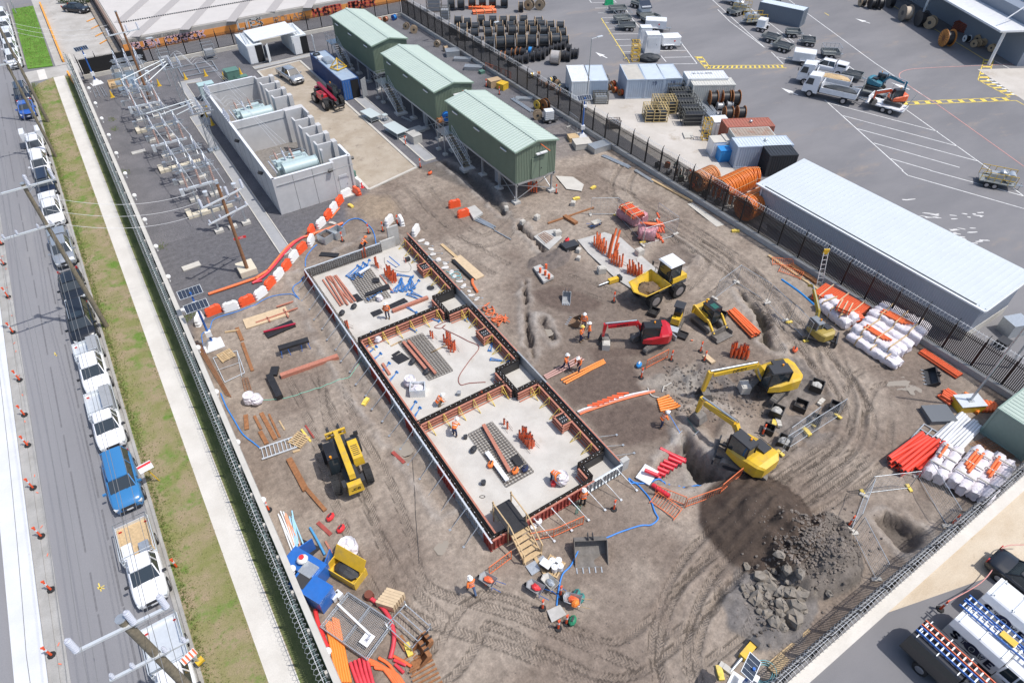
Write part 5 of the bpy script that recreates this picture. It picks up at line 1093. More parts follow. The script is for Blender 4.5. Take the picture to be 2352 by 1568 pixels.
for i in RN(3):
 X=bx-1.3+1.3*i;nm=['left','middle','right'][i]
 wirec([(X+.3,62,3.7),(X+.2,64.5,4.0),(X+.05,68.2,3.9)],'pale %s conductor nearest the brown pole'%nm);wirec([(X,69.4,3.9),(X-.1,71.5,4.1),(X-.1,73.8,3.9)],'pale %s conductor between the first two isolators'%nm,.025)
 wirec([(X-.1,73.8,3.9),(X-.4,77,4.15),(X-.4,81,3.9)],'pale %s conductor over the second circuit breaker'%nm,.03);wirec([(X-.4,81,3.9),(X-.6,83.3,3.5),(X-.9,85,3.9)],'pale %s conductor dipping between bays'%nm);wirec([(X-.9,85,3.9),(X-.9,88.3,4.2),(X-1,92,3.9)],'pale %s conductor over the farthest circuit breaker'%nm,.03);wirec([(X-1,92.5,3.9),(X-.5,95,3.9),(X-.5,98,4.6),(X-.5,101,3.9)],'pale %s conductor rising toward the far pole'%nm)
 for yb,nn in ((79.6,'near'),(93.9,'far')):
  wirec([(9.5,yb-.9*i,4.95),(10.6,yb-.9*i-.6,5.6),(11.6,yb-.9*i-1.2,4.6)],'arched %s dropper onto the %s bay wall'%(nm,nn));wirec([(11.6,yb-.9*i-1.2,4.6),(13,yb-2-.9*i,4.9),(14+.5*i,yb-13.4 if 0 else (67.0 if nn=='near' else 80.6),3.6)],'thin %s lead dropping to the %s transformer'%(nm,nn),.014)
for i,(y,nn) in EN(((78.2,'near'),(92.0-5.5,'far'))):
 r=thing('wall_insulators','row of grey insulators on the wall of the %s transformer bay'%nn,'insulators',(11.45,y,4.05)); 
 for k in RN(5): b=MB();insul(b,(0,-k*.55,0),.75,.1,0,8,V3((.2,0,1)).normalized(),6);b.B('insulator',porc,r)
for o in COL.objects:
 if o.get('group') in ('substation switchgear','conductors of the switchgear','white busbars over the switchgear'): o.scale.z=1.2
sg=thing('live_sign','small red LIVE sign on the switchgear beside the brown pole','sign',T(0,1,2150,640,2.3));sg.rotation_euler=(0,0,ang(T(0,1,2150,640,2.3),T(0,1,2260,612,2.3)));b=BX((.55,0,.1),(1.1,.03,.24));b.B('plate',redpl,sg);b=MB();letters(b,'LIVE',(.14,-.02,.03),(1,0,0),(0,0,1),.15,.17,w=1.6);b.B('sign_text',white,sg)
def cone(p,label,s=1.0,m=yellow,base=yellow): 
 P=T(*p);r=thing('traffic_cone',label,'cone',P,0,'yellow cones in the substation');b=BC((0,0,.04),(0,0,.85*s),.19*s,.03,10);b.B('cone_body',m,r);b=BX((0,0,.02),(.46*s,.46*s,.05));b.B('base',base,r)
for i,(p,l) in EN((((0,0,1035,895),'yellow cone near the street fence by the wooden slatted crate'),((0,0,1210,860),'yellow cone beside the blue grey steel plate'),((0,0,1465,790),'yellow cone tucked under the far isolator'),((0,0,1708,730),'yellow cone left of the grey steel frame'),((0,0,1893,700),'yellow cone at the near right corner of the grey steel frame'),((0,0,2060,725),'yellow cone left of the green kiosk'),((0,0,2215,685),'yellow cone right of the green kiosk'),((0,0,1908,985),'yellow cone beside the far lattice bus support'),((0,0,1898,1080),'yellow cone on the trench lid'),((0,0,1955,1150),'yellow cone against the concrete enclosure'),((1,0,465,1410),'yellow cone inside the near transformer bay doorway'))): cone(p,l,1.15 if i<10 else 1.0)
def kiosk(p,d,m,label,rz=0,roof=None):
 r=thing('kiosk',label,'cabinet',T(*p),rz);b=BX((0,0,d[2]/2),d);b.B('cabinet_body',m,r);b=BX((0,0,d[2]+.03),(d[0]+.1,d[1]+.1,.07));b.B('lid',roof or m,r)
 for s in S2: b=BX((s*d[0]/4,-d[1]/2-.012,d[2]/2),(d[0]/2-.05,.03,d[2]-.15));q=b.B('door',m,r);b=BX((s*.08,-d[1]/2-.04,d[2]/2),(.03,.03,.15));b.B('handle',dark,q)
kiosk((0,0,1930,905),(1.9,1.2,2.0),eqgrey,'large grey green cabinet with pale roof beside the concrete enclosure',0,mat('cabinet_roof',(.38,.52,.52),.45));kiosk((0,0,2150,740),(1.7,1.5,1.5),eqgreen,'dark green kiosk between two yellow cones',0,eqgreen);kiosk((0,0,2105,715),(.9,1.3,1.0),eqgreen,'low dark green kiosk in front of the taller one',0)
kiosk((0,0,2230,735),(1.4,.9,.5),eqgreen,'low green box behind the enclosure corner')
crate((0,0,1065,780),R(-3),(1.7,2.6,.35),timber,'slatted wooden crate lid near the far street corner');o=T(0,0,1180,770);b=BX((0,0,.06),(3.0,4.2,.08));b.box((0,2.2,.5),(2.6,.05,1.0));tag(b.B('steel_plate',mat('blue_grey_steel',(.3,.37,.43),.4,metal=.3),None,o),'large blue grey steel plate leaning stack beside the wooden crate','plate')
r=thing('steel_grid','large grey galvanised rectangular frame lying on the gravel','frame',T(0,0,1820,640),R(-3));b=MB(); 
for x in (-2.4,0,2.4): b.box((x,0,.12),(.12,4.2,.12))
for y in (-2.1,0,2.1): b.box((0,y,.13),(4.9,.12,.12))
b.B('frame_bars',galv,r)
for i,(p,l) in EN((((0,0,1540,610),'grey caged rack against the north fence, left one'),((0,0,1940,540),'grey caged rack against the north fence, right one'))):
 r=thing('cage_rack',l,'rack',T(*p));b=MB()
 for x in (-.8,.8):
  for y in (-.7,.7): b.box((x,y,1.1),(.06,.06,2.2))
 for z in (.2,1.1,2.2): [b.box((0,y,z),(1.6,.06,.06)) or b.box((.8*s,0,z),(.06,1.4,.06)) for s,y in ((-1,-.7),(1,.7))]
 b.B('rack_frame',galv,r);b=BX((0,0,.9),(1.2,1.0,.9));b.B('contents',greym,r)
def ladlie(a,c,w,label,z=.05,n=12,m=alum,rail=.06):
 A=T(*a,z);C=T(*c,z); 
 if z<.2: A.z=max(A.z,hgt(A.x,A.y)+.05);C.z=max(C.z,hgt(C.x,C.y)+.05)
 L_=(C-A).length;r=thing('ladder',label,'ladder',A,ang(A,C))
 for s in S2: b=BX((L_/2,s*w/2,.05),(L_,rail,.08));b.B('rail',m,r)
 b=MB();[b.box(((i+.5)*L_/n,0,.05),(.05,w,.04)) for i in RN(n)];b.B('rungs',m,r);return r
ladlie((0,0,905,900),(0,0,860,800),.5,'short steel channel pair near the far solar light',.05,3,galv);ladlie((0,0,975,890),(0,0,925,800),.3,'short steel channel beside the far solar light',.05,3,galv)
b=BX((0,0,.06),(1.5,.7,.1));tag(b.B('pit_lid',conc,None,T(0,0,1275,1400)),'grey pit lid on the gravel near the upper cream footing','lid');b=BX((0,0,.06),(1.6,.75,.1),rz=R(3));tag(b.B('pit_lid',concl,None,T(0,1,1760,882)),'cream pit lid on the gravel near the brown pole','lid')
# poles and lines
def xarm(b,p,d,L_,w=.12): d=V3(d).normalized();p=V3(p);b.bar(p-d*L_/2,p+d*L_/2,w,w)
def pole(p,h,label,m=polew,arms=(),r0=.2,r1=.13,base=None,rz=0,name='power_pole'):
 r=thing(name,label,'power pole',p);b=BC((0,0,0),(0,0,h),r0,r1,12);b.B('pole_shaft',m,r);b=BC((0,0,h),(0,0,h+.06),r1+.03,n=10);b.B('pole_cap',galv,r)
 for z,L_,a,up_,off in arms:
  d=V3((cos(a),sin(a),0));q=V3((-d.y,d.x,0));b=MB();c=q*.17*(-1)+d*off;xarm(b,V3((0,0,z))+c,d,L_);b.bar(V3((0,0,z-.55)),V3((0,0,z))+d*.8+q*-.17,.05);ar=b.B('crossarm',alum,r)
  for t in ([-.47,.12,.47] if up_ else [-.45,-.2,.2,.45]):
   b=MB();insul(b,V3((0,0,z+.08))+c+d*L_*t,.75 if up_ else .3,.13 if up_ else .09,0,9,V3((-.15*d.y,.15*d.x,1)).normalized(),8 if up_ else 3);b.B('insulator',porc,ar)
 return r
px=-6.75
P0=T(0,0,450,1130);P1=T(0,0,520,1450);P2_=T(0,1,985,1440)
pole(P2_,13.6,'tall weathered power pole standing over the street beside the dark parked wagon',arms=((13.4,4.4,R(3),1,-.2),(10.2,3.4,R(3),0,-1.2)))
pole(P0,13.6,'tall weathered street power pole beside the blue parked car',arms=()); 
pole(P1,11.0,'weathered street pole with crossarm behind the white utility',arms=((10.8,3.2,R(3),0,-.6),),r0=.17)
Pn=V3((-6.6,16.4,0));pole(Pn,12.9,'closest power pole with large ribbed insulators at the bottom edge',arms=((12.5,3.3,R(-2),1,-.1),(9.6,3.0,R(-2),0,-.2)),r0=.24,r1=.17)
Pf=T(0,0,155,130);pole(Pf,9,'thin grey lamp pole at the far end of the street',m=galv,r0=.09,r1=.05)
Ps=T(0,1,2285,940);pole(Ps,9.3,'brown timber pole on a cream footing at the edge of the gravel yard',m=polebr,arms=((8.0,4.2,R(20),1,0),(6.4,4.0,R(20),0,0)),r0=.17,r1=.12);b=BX((0,.35,.3),(1.5,1.8,.6));tag(b.B('pole_footing',Qm('cream_concrete'),None,Ps),'cream concrete block at the foot of the brown pole','block')
Pq=T(0,0,1380,915);pole(Pq,11.0,'brown timber pole rising through the far switchgear',m=polebr,arms=((8.6,3.8,R(8),1,0),),r0=.17,r1=.12)
dkw=mat('dark_wire',(.2,.2,.2),.5)
for i,(dx,z,nm) in EN(((-2.2,14.2,'outer'),(-.6,14.2,'middle'),(1.6,14.2,'kerb side'),(-2.4,10.7,'low outer'),(-1.4,10.7,'low inner'),(.6,10.7,'low middle'),(1.3,10.7,'low kerb side'))):
 a=V3((Pn.x+dx-.5,Pn.y-.2,z-.4));c=V3((P2_.x+dx-.6,P2_.y-.2,z));e=V3((P0.x+dx-.6,P0.y,z));f=V3((Pn.x+dx-.3,Pn.y-45,z))
 wirec([a,c],'%s power line between the two nearest poles'%nm,.011,'power_line',.7,'overhead power lines along the street',dkw);wirec([c,e],'%s street power line running to the far poles'%nm,.012,'power_line',.8,'overhead power lines along the street',dkw);wirec([f,a],'%s street power line leaving at the bottom of the picture'%nm,.011,'power_line',.7,'overhead power lines along the street',dkw)
for i in RN(3):
 a=P2_+V3((.6-.1*i,.1,12.4-1.1*i));c=Ps+V3((-1.6,.3-.5*i,9-.7*i));wirec([a,c],'white line crossing from the leaning pole to the brown pole, %s from the top'%ORD[i],.013,'power_line',1.0,'lines crossing the footpath',white)
 a=P0+V3((-.3,0,12.6-.5*i));c=Pq+V3((-1.4,.3-.4*i,9.6-.5*i));wirec([a,c],'white line between far street pole and far brown pole, %s from top'%ORD[i],.013,'power_line',1.0,'lines crossing the footpath',white)
def lamp(p,h,label,rz=0,arm=1.0):
 r=thing('street_lamp',label,'lamp post',T(*p),rz);b=BC((0,0,0),(0,0,h),.09,.05,8);b.B('mast',galv,r);b=BA((0,0,h),(arm,0,h+.05),.06);b.box((arm+.25,0,h+.05),(.8,.3,.1));b.B('lamp_head',alum,r)
lamp((2,0,678,1020),9.0,'tall street lamp standing between the two left white containers');lamp((1,0,1785,400),9.2,'slim lamp mast behind the black fence beside the cable drums',R(0),.5);lamp((1,0,2190,500),4.5,'short slim mast in front of the cable drums',0,.2);lamp((0,0,1570,790),6.4,'slim grey floodlight mast in the substation gravel',R(180),.25)
lamp((3,2,2205,240),9,'thick grey lamp column behind the fence at the right edge',0,.3)
def solar(p,label,h=5.2,rz=0,two=False):
 P=T(*p);P.z=hgt(P.x,P.y);r=thing('solar_light_tower',label,'light tower',P,rz);b=BC((0,0,.5),(0,0,h),.1,.08,8);b.B('mast',blue,r);b=BX((0,0,.3),(1.3,1.1,.55),taper=.45);b.box((0,0,.05),(1.5,1.3,.1));b.B('base_ballast',white,r)
 for k in RN(2 if two else 1):
  q=MB();q.box((0,.15-k*.9,h-.1-k*.75),(1.7 if h>4 else 1.15,.75,.05),rx=R(25));pn=q.B('solar_panel',spanel,r);q=MB(); 
  for s in S2: q.box((0,.15-k*.9+s*.33,h-.06-k*.75+s*.16),(1.7 if h>4 else 1.15,.03,.03));q.box((s*(.84 if h>4 else .57),.15-k*.9,h-.06-k*.75),(.03,.75,.04),rx=R(25))
  for i in RN(5): q.box((-.56+i*.28,.15-k*.9,h-.06-k*.75),(.012,.7,.02),rx=R(25))
  q.B('panel_frame',alum,pn)
 b=BX((0,-.3,h-.9),(.35,.3,.25));b.B('lamp_head',white,r);b=BX((0,-.1,1.4),(.45,.3,.5));b.B('control_box',white,r)
solar((0,2,1965,40),'blue solar light tower with two panels at the street fence by the water barriers',5.6,0,True);solar((0,0,890,770),'blue solar light tower in the far corner of the substation',4.8,R(10));solar((2,0,640,1270),'blue post light tower beside the black fence and mesh panels',5.0,R(-20));solar((2,3,2080,1640),'blue solar light tower at the bottom edge near the breaker hammer',3.2,R(20))
r=thing('light_mast','tall slender light mast on a yellow ballast box beside orange pipes','light mast',T(3,2,1815,600),R(-28));b=BX((0,0,.35),(1.9,1.2,.7));b.B('ballast_box',yellow,r);b=BX((0,0,.73),(1.95,1.25,.06));b.B('lid',alum,r);b=BC((0,0,.7),(0,0,9.5),.09,.06,8);b.box((0,0,.8),(.4,.4,.06));b.B('mast',galv,r)
# vehicles
def ring(x,w,z0,z1,k=.9,crown=.03,hw=.86):
 zm=z0+(z1-z0)*.45
 P=[(w*k,z0),(w*.985,z0+(z1-z0)*.18),(w,zm),(w*.985,z1-(z1-z0)*.16),(w*(hw+.06),z1-.035),(w*hw,z1),(w*.4,z1+crown)]
 return [(x,y,z) for y,z in P]+[(x,-y,z) for y,z in P[::-1]]
def wheel(par,x,y,r=.36,w=.24,name='wheel'):
 b=MB();s=1 if y>0 else -1
 b.cyl((x,y-w/2,r),(x,y+w/2,r),r,n=18);q=b.B(name,rubber,par);b=BC((x,y+s*(w/2-.01),r),(x,y+s*(w/2+.012),r),r*.62,r*.58,12);b.B('rim',chrome,q)
 return q
lampm=mat('headlight_glass',(.6,.62,.62),.1,spec=.9);taill=mat('tail_light',(.45,.02,.015),.3);amber=mat('amber_light',(.8,.3,.02),.3)
def car(label,loc,rz,kind,m,grp='vehicles parked along the kerb',name='parked_car',L_=None,W_=1.85,cat='car',extra=()):
 r=thing(name,label,cat,loc,rz,grp);L_=L_ or {'sedan':4.7,'suv':4.65,'ute':5.25,'cab':5.25,'wagon':4.8}[kind];f=L_/2;w=W_/2
 suv=kind!='sedan';bel=1.02 if suv else .88;top=1.72 if suv else 1.42;hood=bel+.02 if suv else bel-.02;z0=.32 if kind in('ute','cab') else .24
 cowl=f-1.25 if kind!='sedan' else f-1.35
 if kind in('ute','cab'): rear=f-3.55 if kind=='ute' else f-2.85
 else: rear=-f+.12
 bodyend=-f if kind not in('ute','cab') else rear-.05
 S=[ring(f,w*.62,z0+.12,.72),ring(f-.06,w*.8,z0,.82),ring(f-.3,w*.93,z0-.02,hood-.07,crown=.05),ring(f-.7,w*.98,z0-.02,hood-.01,crown=.05),ring(cowl,w,z0-.02,hood+.02,crown=.03),ring((cowl+bodyend)/2,w,z0-.02,bel+.02,crown=0)]
 if bodyend>-f+.01: S+=[ring(bodyend,w*.99,z0,bel+.02,crown=0)]
 else: S+=[ring(-f+.6,w*.99,z0,bel+(.04 if kind!='sedan' else .04)),ring(-f+.15,w*.94,z0,bel-.02 if kind!='sedan' else bel),ring(-f,w*.82,z0+.12,bel-.15)]
 b=MB();b.loft(S,0);b.B('body',m,r)
 rt_=rear if kind!='sedan' else -f+1.05
 A=[(cowl+.12,w*.78,bel),(cowl-.55,w*.64,top-.03),(rt_+(.12 if kind!='sedan' else .55),w*.64,top-.05),(rt_,w*.74,bel)]
 (x0,w0,zb),(x1,w1,zt),(x2,w2,z2),(x3,w3,z3)=A
 b=MB();b.add([(x0,-w0,zb),(x0,w0,zb),(x1,w1,zt),(x1,-w1,zt)],[(0,1,2,3)]); 
 ws=b.B('windscreen',glass,r);b=MB();b.add([(x3,w3,z3),(x3,-w3,z3),(x2,-w2,z2),(x2,w2,z2)],[(0,1,2,3)]);b.B('rear_window',glass,r)
 for s in S2:
  b=MB();q=[(x0-.05,s*w*.84,zb),(x3,s*w*.86,z3),(x2,s*w2*1.02,z2-.02),(x1,s*w1*1.02,zt-.02)];b.add(q,[(0,1,2,3) if s<0 else (3,2,1,0)]);b.B('side_window',glass,r)
 b=MB();n=5;rg=[]
 for i in RN(n+1):
  t=i/n;X=x1*(1-t)+x2*t+(.04 if i==0 else -.04 if i==n else 0);wd=w1*(1.0 if 0<i<n else .95)+.03;rg.append([(X,-wd,zt-.03),(X,-wd*.85,zt+.035),(X,0,zt+.06),(X,wd*.85,zt+.035),(X,wd,zt-.03),(X,0,zt-.04)])
 b.loft(rg,0); 
 for s in S2:
  b.bar((x0,s*w0*1.06,zb),(x1,s*w1*1.03,zt),.06,.05);b.bar((x3,s*w3*1.1,z3),(x2,s*w2*1.03,z2),.09,.07);xm=(x1+x2)/2;b.bar((xm,s*w*.86,zb),(xm,s*w1*1.04,zt-.02),.07,.04)
 b.B('roof',m,r)
 for x in (f-.88,-f+ (1.0 if kind!='cab' else 1.15)):
  for s in S2: wheel(r,x,s*(w-.11),.37 if suv else .33)
 [MB().cyl((x,s*(w-.1),.38),(x,s*(w+.006),.38),.44,n=16).B('wheel_arch',dark,r) for x in (f-.88,-f+1.0) for s in S2 if not(kind in('ute','cab') and x<0)]
 for s in S2:
  b=BX((f-.13,s*w*.68,.74),(.22,.36,.13),rz=-s*R(18));b.B('headlight',lampm,r)
  b=BX((cowl-.12,s*(w+.1),bel+.1),(.12,.22,.15));b.B('mirror',m if m is not carwhite or kind=='suv' else dark,r)
  b=BX((-f+.03,s*w*.8,.85),(.06,.18,.3));b.B('tail_light',taill,r)
 b=BX((f-.01,0,.68),(.1,w*.9,.2));b.box((f-.02,0,.4),(.12,w*1.3,.14));b.B('grille',dark,r)
 b=BX((f+.045,0,.5),(.02,.38,.12));b.B('number_plate',white,r)
 b=BA((cowl+.1,-.5,hood+.05),(cowl-.05,.1,hood+.1),.02);b.bar((cowl+.1,.2,hood+.05),(cowl-.05,.7,hood+.1),.02);b.B('wiper',dark,r)
 if 'rack' in extra: b=MB();[b.bar((x1-.1,s*w1*.9,zt+.1),(x2+.1,s*w1*.9,zt+.1),.04) for s in S2];b.B('roof_rack',galv,r)
 if 'sunroof' in extra: b=BX((x1-.5,0,zt+.06),(.7,.8,.015));b.B('sunroof',glass,r)
 if 'bullbar' in extra: b=MB();b.tube([(f+.1,-w*.8,.45),(f+.14,-w*.75,.85),(f+.14,w*.75,.85),(f+.1,w*.8,.45)],.04,6);b.box((f+.1,0,.5),(.1,w*1.5,.12));b.B('bull_bar',dark,r)
 if kind in('ute','cab'):
  x0=-f;x1=bodyend-.06;Lt=x1-x0
  if 'tub' in extra or 'canopy' in extra or 'tonneau' in extra:
   b=MB(); 
   for s in S2: b.box(((x0+x1)/2,s*(w-.05),.72),(Lt,.1,.66))
   b.box((x0+.04,0,.74),(.08,w*2-.2,.6));b.box(((x0+x1)/2,0,.6),(Lt,w*2-.2,.08));b.B('tub',m,r)
   if 'canopy' in extra: b=MB();b.loft([ring(x1-.02,w*.86,1.04,1.72,k=1),ring(x0+.1,w*.86,1.04,1.66,k=1)],0);b.B('canopy',m,r);b=MB();[b.box(((x0+x1)/2,s*w*.86,1.4),(Lt-.5,.03,.3)) for s in S2];b.B('canopy_window',glass,r)
   if 'tonneau' in extra: b=BX(((x0+x1)/2,0,1.07),(Lt-.05,w*2-.25,.05));b.B('tonneau_cover',dark,r)
  else:
   tm=alum;b=BX(((x0+x1)/2-.1,0,.86),(Lt+.3,w*2+.05,.1));b.B('tray_floor',timber if 'wood' in extra else tm,r);b=MB()
   for s in S2: b.box(((x0+x1)/2-.1,s*(w+.01),1.03),(Lt+.3,.04,.26))
   b.box((x0-.24,0,1.03),(.04,w*2,.26));b.box((x1+.04,0,1.05),(.05,w*2,.3));b.B('tray_side',tm,r)
   b=MB()
   for z in (1.35,1.7): b.bar((x1,-w*.9,z),(x1,w*.9,z),.045)
   for s in S2: b.bar((x1,s*w*.9,.9),(x1,s*w*.85,1.72),.045)
   if 'rails' in extra:
    P=[(x1,-w,1.6),(x0-.2,-w,1.55),(x0-.2,w,1.55),(x1,w,1.6)]
    b.tube(P,.03,5)
    for p in P: b.bar(p,(p[0],p[1],.95),.04)
   b.B('headboard',tm,r)
   if 'box' in extra: b=BX((x1-.45,-w*.55,1.2),(.75,w*.8,.55));b.B('toolbox',alum,r)
   if 'halfbox' in extra: b=BX(((x0+x1)/2,w*.55,1.25),(Lt,w*.75,.7));b.B('side_locker',greym,r)
   if 'loads' in extra: b=BX((x1-.7,-w*.6,1.05),(1.1,w*.6,.35));b.B('white_chest',white,r);b=BX((x1-.5,w*.4,1.1),(.8,w*.6,.4));b.B('tool_chest',galv,r)
   if 'wings' in extra: b=MB();[b.box((x0+.8,s*(w-.1),1.5),(1.7,.5,.9)) for s in S2];b.box((x1-.2,0,1.4),(.5,w*1.6,.5));b.B('canopy_box',white,r)
 return r
cdark=mat('car_charcoal',(.014,.017,.023),.3,coat=.35);cnavy=mat('car_navy',(.01,.016,.035),.3,coat=.35);cblue=mat('car_blue',(.02,.1,.42),.22,coat=.8);cbluel=mat('car_mid_blue',(.04,.19,.42),.22,coat=.8);csil=mat('car_silver',(.42,.44,.46),.25,metal=.5,coat=.6)
def kerbcar(front,label,kind,m,x=-8.2,L_=None,extra=(),y=None,W_=1.85):
 l=L_ or {'sedan':4.7,'suv':4.65,'ute':5.25,'cab':5.25}[kind];yy=T(*front,.4).y if y is None else y
 return car(label,(x,yy+l/2,.01),R(-90),kind,m,L_=L_,extra=extra,W_=W_)
kerbcar(None,'white wagon at the far end of the row, first of five white vehicles','suv',carwhite,y=141.5)
kerbcar(None,'white utility with dark tub cover, second of the five white vehicles','ute',carwhite,y=135.7,extra=('tonneau',))
kerbcar(None,'white utility with a white canopy, third of the five white vehicles','ute',carwhite,y=129.6,extra=('canopy',))
kerbcar(None,'white hatchback, fourth of the five white vehicles','suv',carwhite,y=124.2,L_=4.3)
kerbcar(None,'white wagon with black grille just before the driveway','suv',carwhite,y=118.9)
kerbcar((0,0,235,880),'dark blue station wagon behind the bright blue sedan','suv',cnavy,y=T(0,0,290,1070,.4).y+5.1,extra=('rack',))
kerbcar((0,0,290,1070),'bright blue sedan parked beside the leaning power poles','sedan',cblue)
kerbcar(None,'white utility with a tall white service body and black bull bar','ute',carwhite,y=T(0,0,375,1410,.4).y-.9,extra=('wings','bullbar'))
kerbcar((0,1,480,60),'small white hatchback between the service utility and the black wagon','suv',carwhite,y=T(0,0,375,1410,.4).y-6.1,L_=4.3)
kerbcar((0,1,500,210),'shiny black wagon with roof rails in front of the small white hatchback','suv',cnavy,y=T(0,1,480,215,.4).y-.4,extra=('rack',))
kerbcar((0,1,545,500),'white utility with canopy under the crossarm of the leaning pole','ute',carwhite,extra=('canopy',),L_=5.2)
kerbcar((0,1,650,860),'silver utility with a silver canopy behind the leaning pole','ute',csil,extra=('canopy',),L_=5.2)
kerbcar((0,1,720,1190),'charcoal sedan with dark roof beside the base of the leaning pole','sedan',cdark,y=T(0,1,730,1200,.4).y)
kerbcar((0,1,800,1568),'charcoal wagon with sunroof parked behind the white tray utility','suv',cdark,y=T(0,1,810,1575,.4).y,L_=4.85,extra=('sunroof','rack'),W_=1.9)
kerbcar((0,2,910,480),'white dual cab utility with silver tray and open locker','ute',carwhite,y=T(0,2,910,475,.4).y,L_=5.6,extra=('halfbox',))
kerbcar((0,2,1060,1000),'white single cab utility with grey side locker on its tray','cab',carwhite,y=T(0,2,1060,985,.4).y,L_=5.5,extra=('halfbox',))
kerbcar((0,2,1200,1550),'mid blue sports wagon parked beside the yellow sign post','suv',cbluel,y=T(0,2,1200,1540,.4).y,W_=1.9)
kerbcar((0,3,1390,860),'white single cab utility with open timber tray and bent rails','cab',carwhite,y=T(0,3,1400,855,.4).y,L_=5.5,extra=('wood','rails','loads'))
kerbcar(None,'white tray utility under the closest power pole at the bottom','cab',carwhite,y=17.3,x=-8.1,L_=5.6,extra=('rails','box'))
p=T(0,0,715,110);car('charcoal sedan parked on the driveway beside the hedge',(p.x,p.y,.02),ang(T(0,0,620,90),T(0,0,800,110)),'sedan',cdark,grp=None)
p=T(1,0,170,730);car('silver utility parked on the brown pad behind the concrete enclosure',(24.0,93.8,.06),R(-82),'ute',csil,grp=None,extra=('tub',))
h_=thing('hedge','dark clipped hedge behind the charcoal sedan','hedge',T(0,0,690,35),ang(T(0,0,590,25),T(0,0,780,30)));b=MB();rr=random.Random(4)
for i in RN(900): b.blob((rr.uniform(-3,3),rr.uniform(-.5,.5),rr.uniform(.1,1.1)),(.16,.16,.1),nu=4,nv=3)
b.B('foliage',mat('hedge_leaf',(.05,.09,.025),.8,noise=.4),h_)
navyi=mat('navy_ink',(.012,.02,.07),.4)
def stowe(label,x,y,m,box,L_=5.8,letter_side=True):
 rz=R(-90);o=V3((x,y-L_/2,0))
 r=thing('service_utility',label,'utility truck',o,rz,'service utilities parked side by side');f=L_/2;w=.96
 S=[ring(f,w*.6,.4,.85),ring(f-.08,w*.85,.35,.95),ring(f-.5,w*.96,.32,1.08),ring(f-1.2,w,.32,1.14),ring(f-3.0,w,.32,1.12)];b=MB();b.loft(S,0);b.B('body',m,r)
 b=MB();b.add([(f-1.15,-.8,1.12),(f-1.15,.8,1.12),(f-1.75,.66,1.75),(f-1.75,-.66,1.75)],[(0,1,2,3)]);b.B('windscreen',glass,r)
 for s in S2: b=MB();q=[(f-1.3,s*.86,1.12),(f-2.95,s*.88,1.12),(f-2.85,s*.7,1.72),(f-1.75,s*.68,1.72)];b.add(q,[(0,1,2,3) if s<0 else (3,2,1,0)]);b.B('side_window',glass,r)
 b=BX((f-2.35,0,1.76),(1.3,1.42,.08),taper=.9)
 for s in S2: b.bar((f-1.2,s*.84,1.12),(f-1.78,s*.7,1.75),.07);b.bar((f-2.25,s*.87,1.1),(f-2.25,s*.7,1.75),.08);b.bar((f-2.98,s*.87,1.1),(f-2.9,s*.7,1.75),.1)
 b.B('roof',m,r)
 H1=2.0 if box else 1.95;b=MB();x0,x1=-f,f-3.05;W0=1.0
 rg=[[(x,-W0,.75),(x,-W0,H1-.45),(x,-W0*.8,H1-.06),(x,-W0*.7,H1),(x,W0*.7,H1),(x,W0*.8,H1-.06),(x,W0,H1-.45),(x,W0,.75)] for x in (x0,x1)];b.loft(rg,0,smooth=False);b.B('canopy_box',m,r)
 b=BX((0-.1,0,.55),(L_-.6,.9,.25));b.B('chassis',dark,r)
 for x in (f-.95,-f+1.35):
  for s in S2: wheel(r,x,s*.86,.4,.28)
 for s in S2: b=BX((f-1.4,s*1.1,1.2),(.15,.25,.22));b.B('mirror',dark,r);b=BX((f-2.5,s*.975,.95),(.22,.03,.04));b.B('door_handle',dark,r)
 b=MB()
 for x in (x0+.25,(x0+x1)/2,x1-.25): b.box((x,0,H1+.05),(.05,1.5,.04))
 b.B('roof_bar',alum,r)
 if letter_side:
  b=MB()
  o_=V3((x0+.4,-W0-.012,1.02));uy=V3((0,0,1));k=20;c=V3((x0+1.42,-W0-.006,1.25));b.add([c+V3((cos(t)*.42,0,sin(t)*.36)) for t in lsp(0,2*pi,k,endpoint=False)],[tuple(RN(k))],0)
  for j,(tt_,hh) in EN(((.34,0),(.08,1))):
   x=0
   for i,ch in EN('STOWE'):
    if j and i in(0,4): x+=.46;continue
    hgt_=.46 if i in (0,4) else .36;letters(b,ch,o_+V3((x,-.004*(j+1),-.02 if i in (0,4) else .04)),(1,0,0),(0,0,1),hgt_,tt_,hh,w=1.15 if i not in (0,4) else 1.0);x+=.46
  b.B('company_lettering',[navyi,white],r)
 return r,x0,x1,H1
def roofladder(par,y,z,x0,L_,wd,m,label):
 P=Matrix.Translation(par.location)@Matrix.Rotation(par.rotation_euler.z,4,'Z');o=P@V3((x0,y,z));r=thing('ladder',label,'ladder',o,par.rotation_euler.z,'ladders on the service utilities')
 for s in S2: b=BX((L_/2,s*wd/2,.05),(L_,.05,.12));b.B('rail',m,r)
 b=MB();n=int(L_/.3);[b.box((.15+i*.3,0,.06),(.07,wd,.05)) for i in RN(n)];b.B('rungs',alum,r)
r1,x0,x1,H1=stowe('white service utility with STOWE lettering carrying blue and yellow ladders',28.95,-.75,white,True)
roofladder(r1,.25,H1+.08,x0-.3,4.4,.42,blue,'blue ladder on the middle service utility, nearer the fence');roofladder(r1,.8,H1+.1,x0-.3,4.2,.36,blue,'second blue ladder at the outer edge of the middle service utility'); 
b=BX((0,0,0),(.8,.42,.06));o=b.B('yellow_grate',yellow,None,Matrix.Translation(r1.location)@Matrix.Rotation(r1.rotation_euler.z,4,'Z')@V3((x1-.6,.35,H1+.25)),r1.rotation_euler.z);tag(o,'bright yellow grate tied on the ladders of the middle service utility','grate')
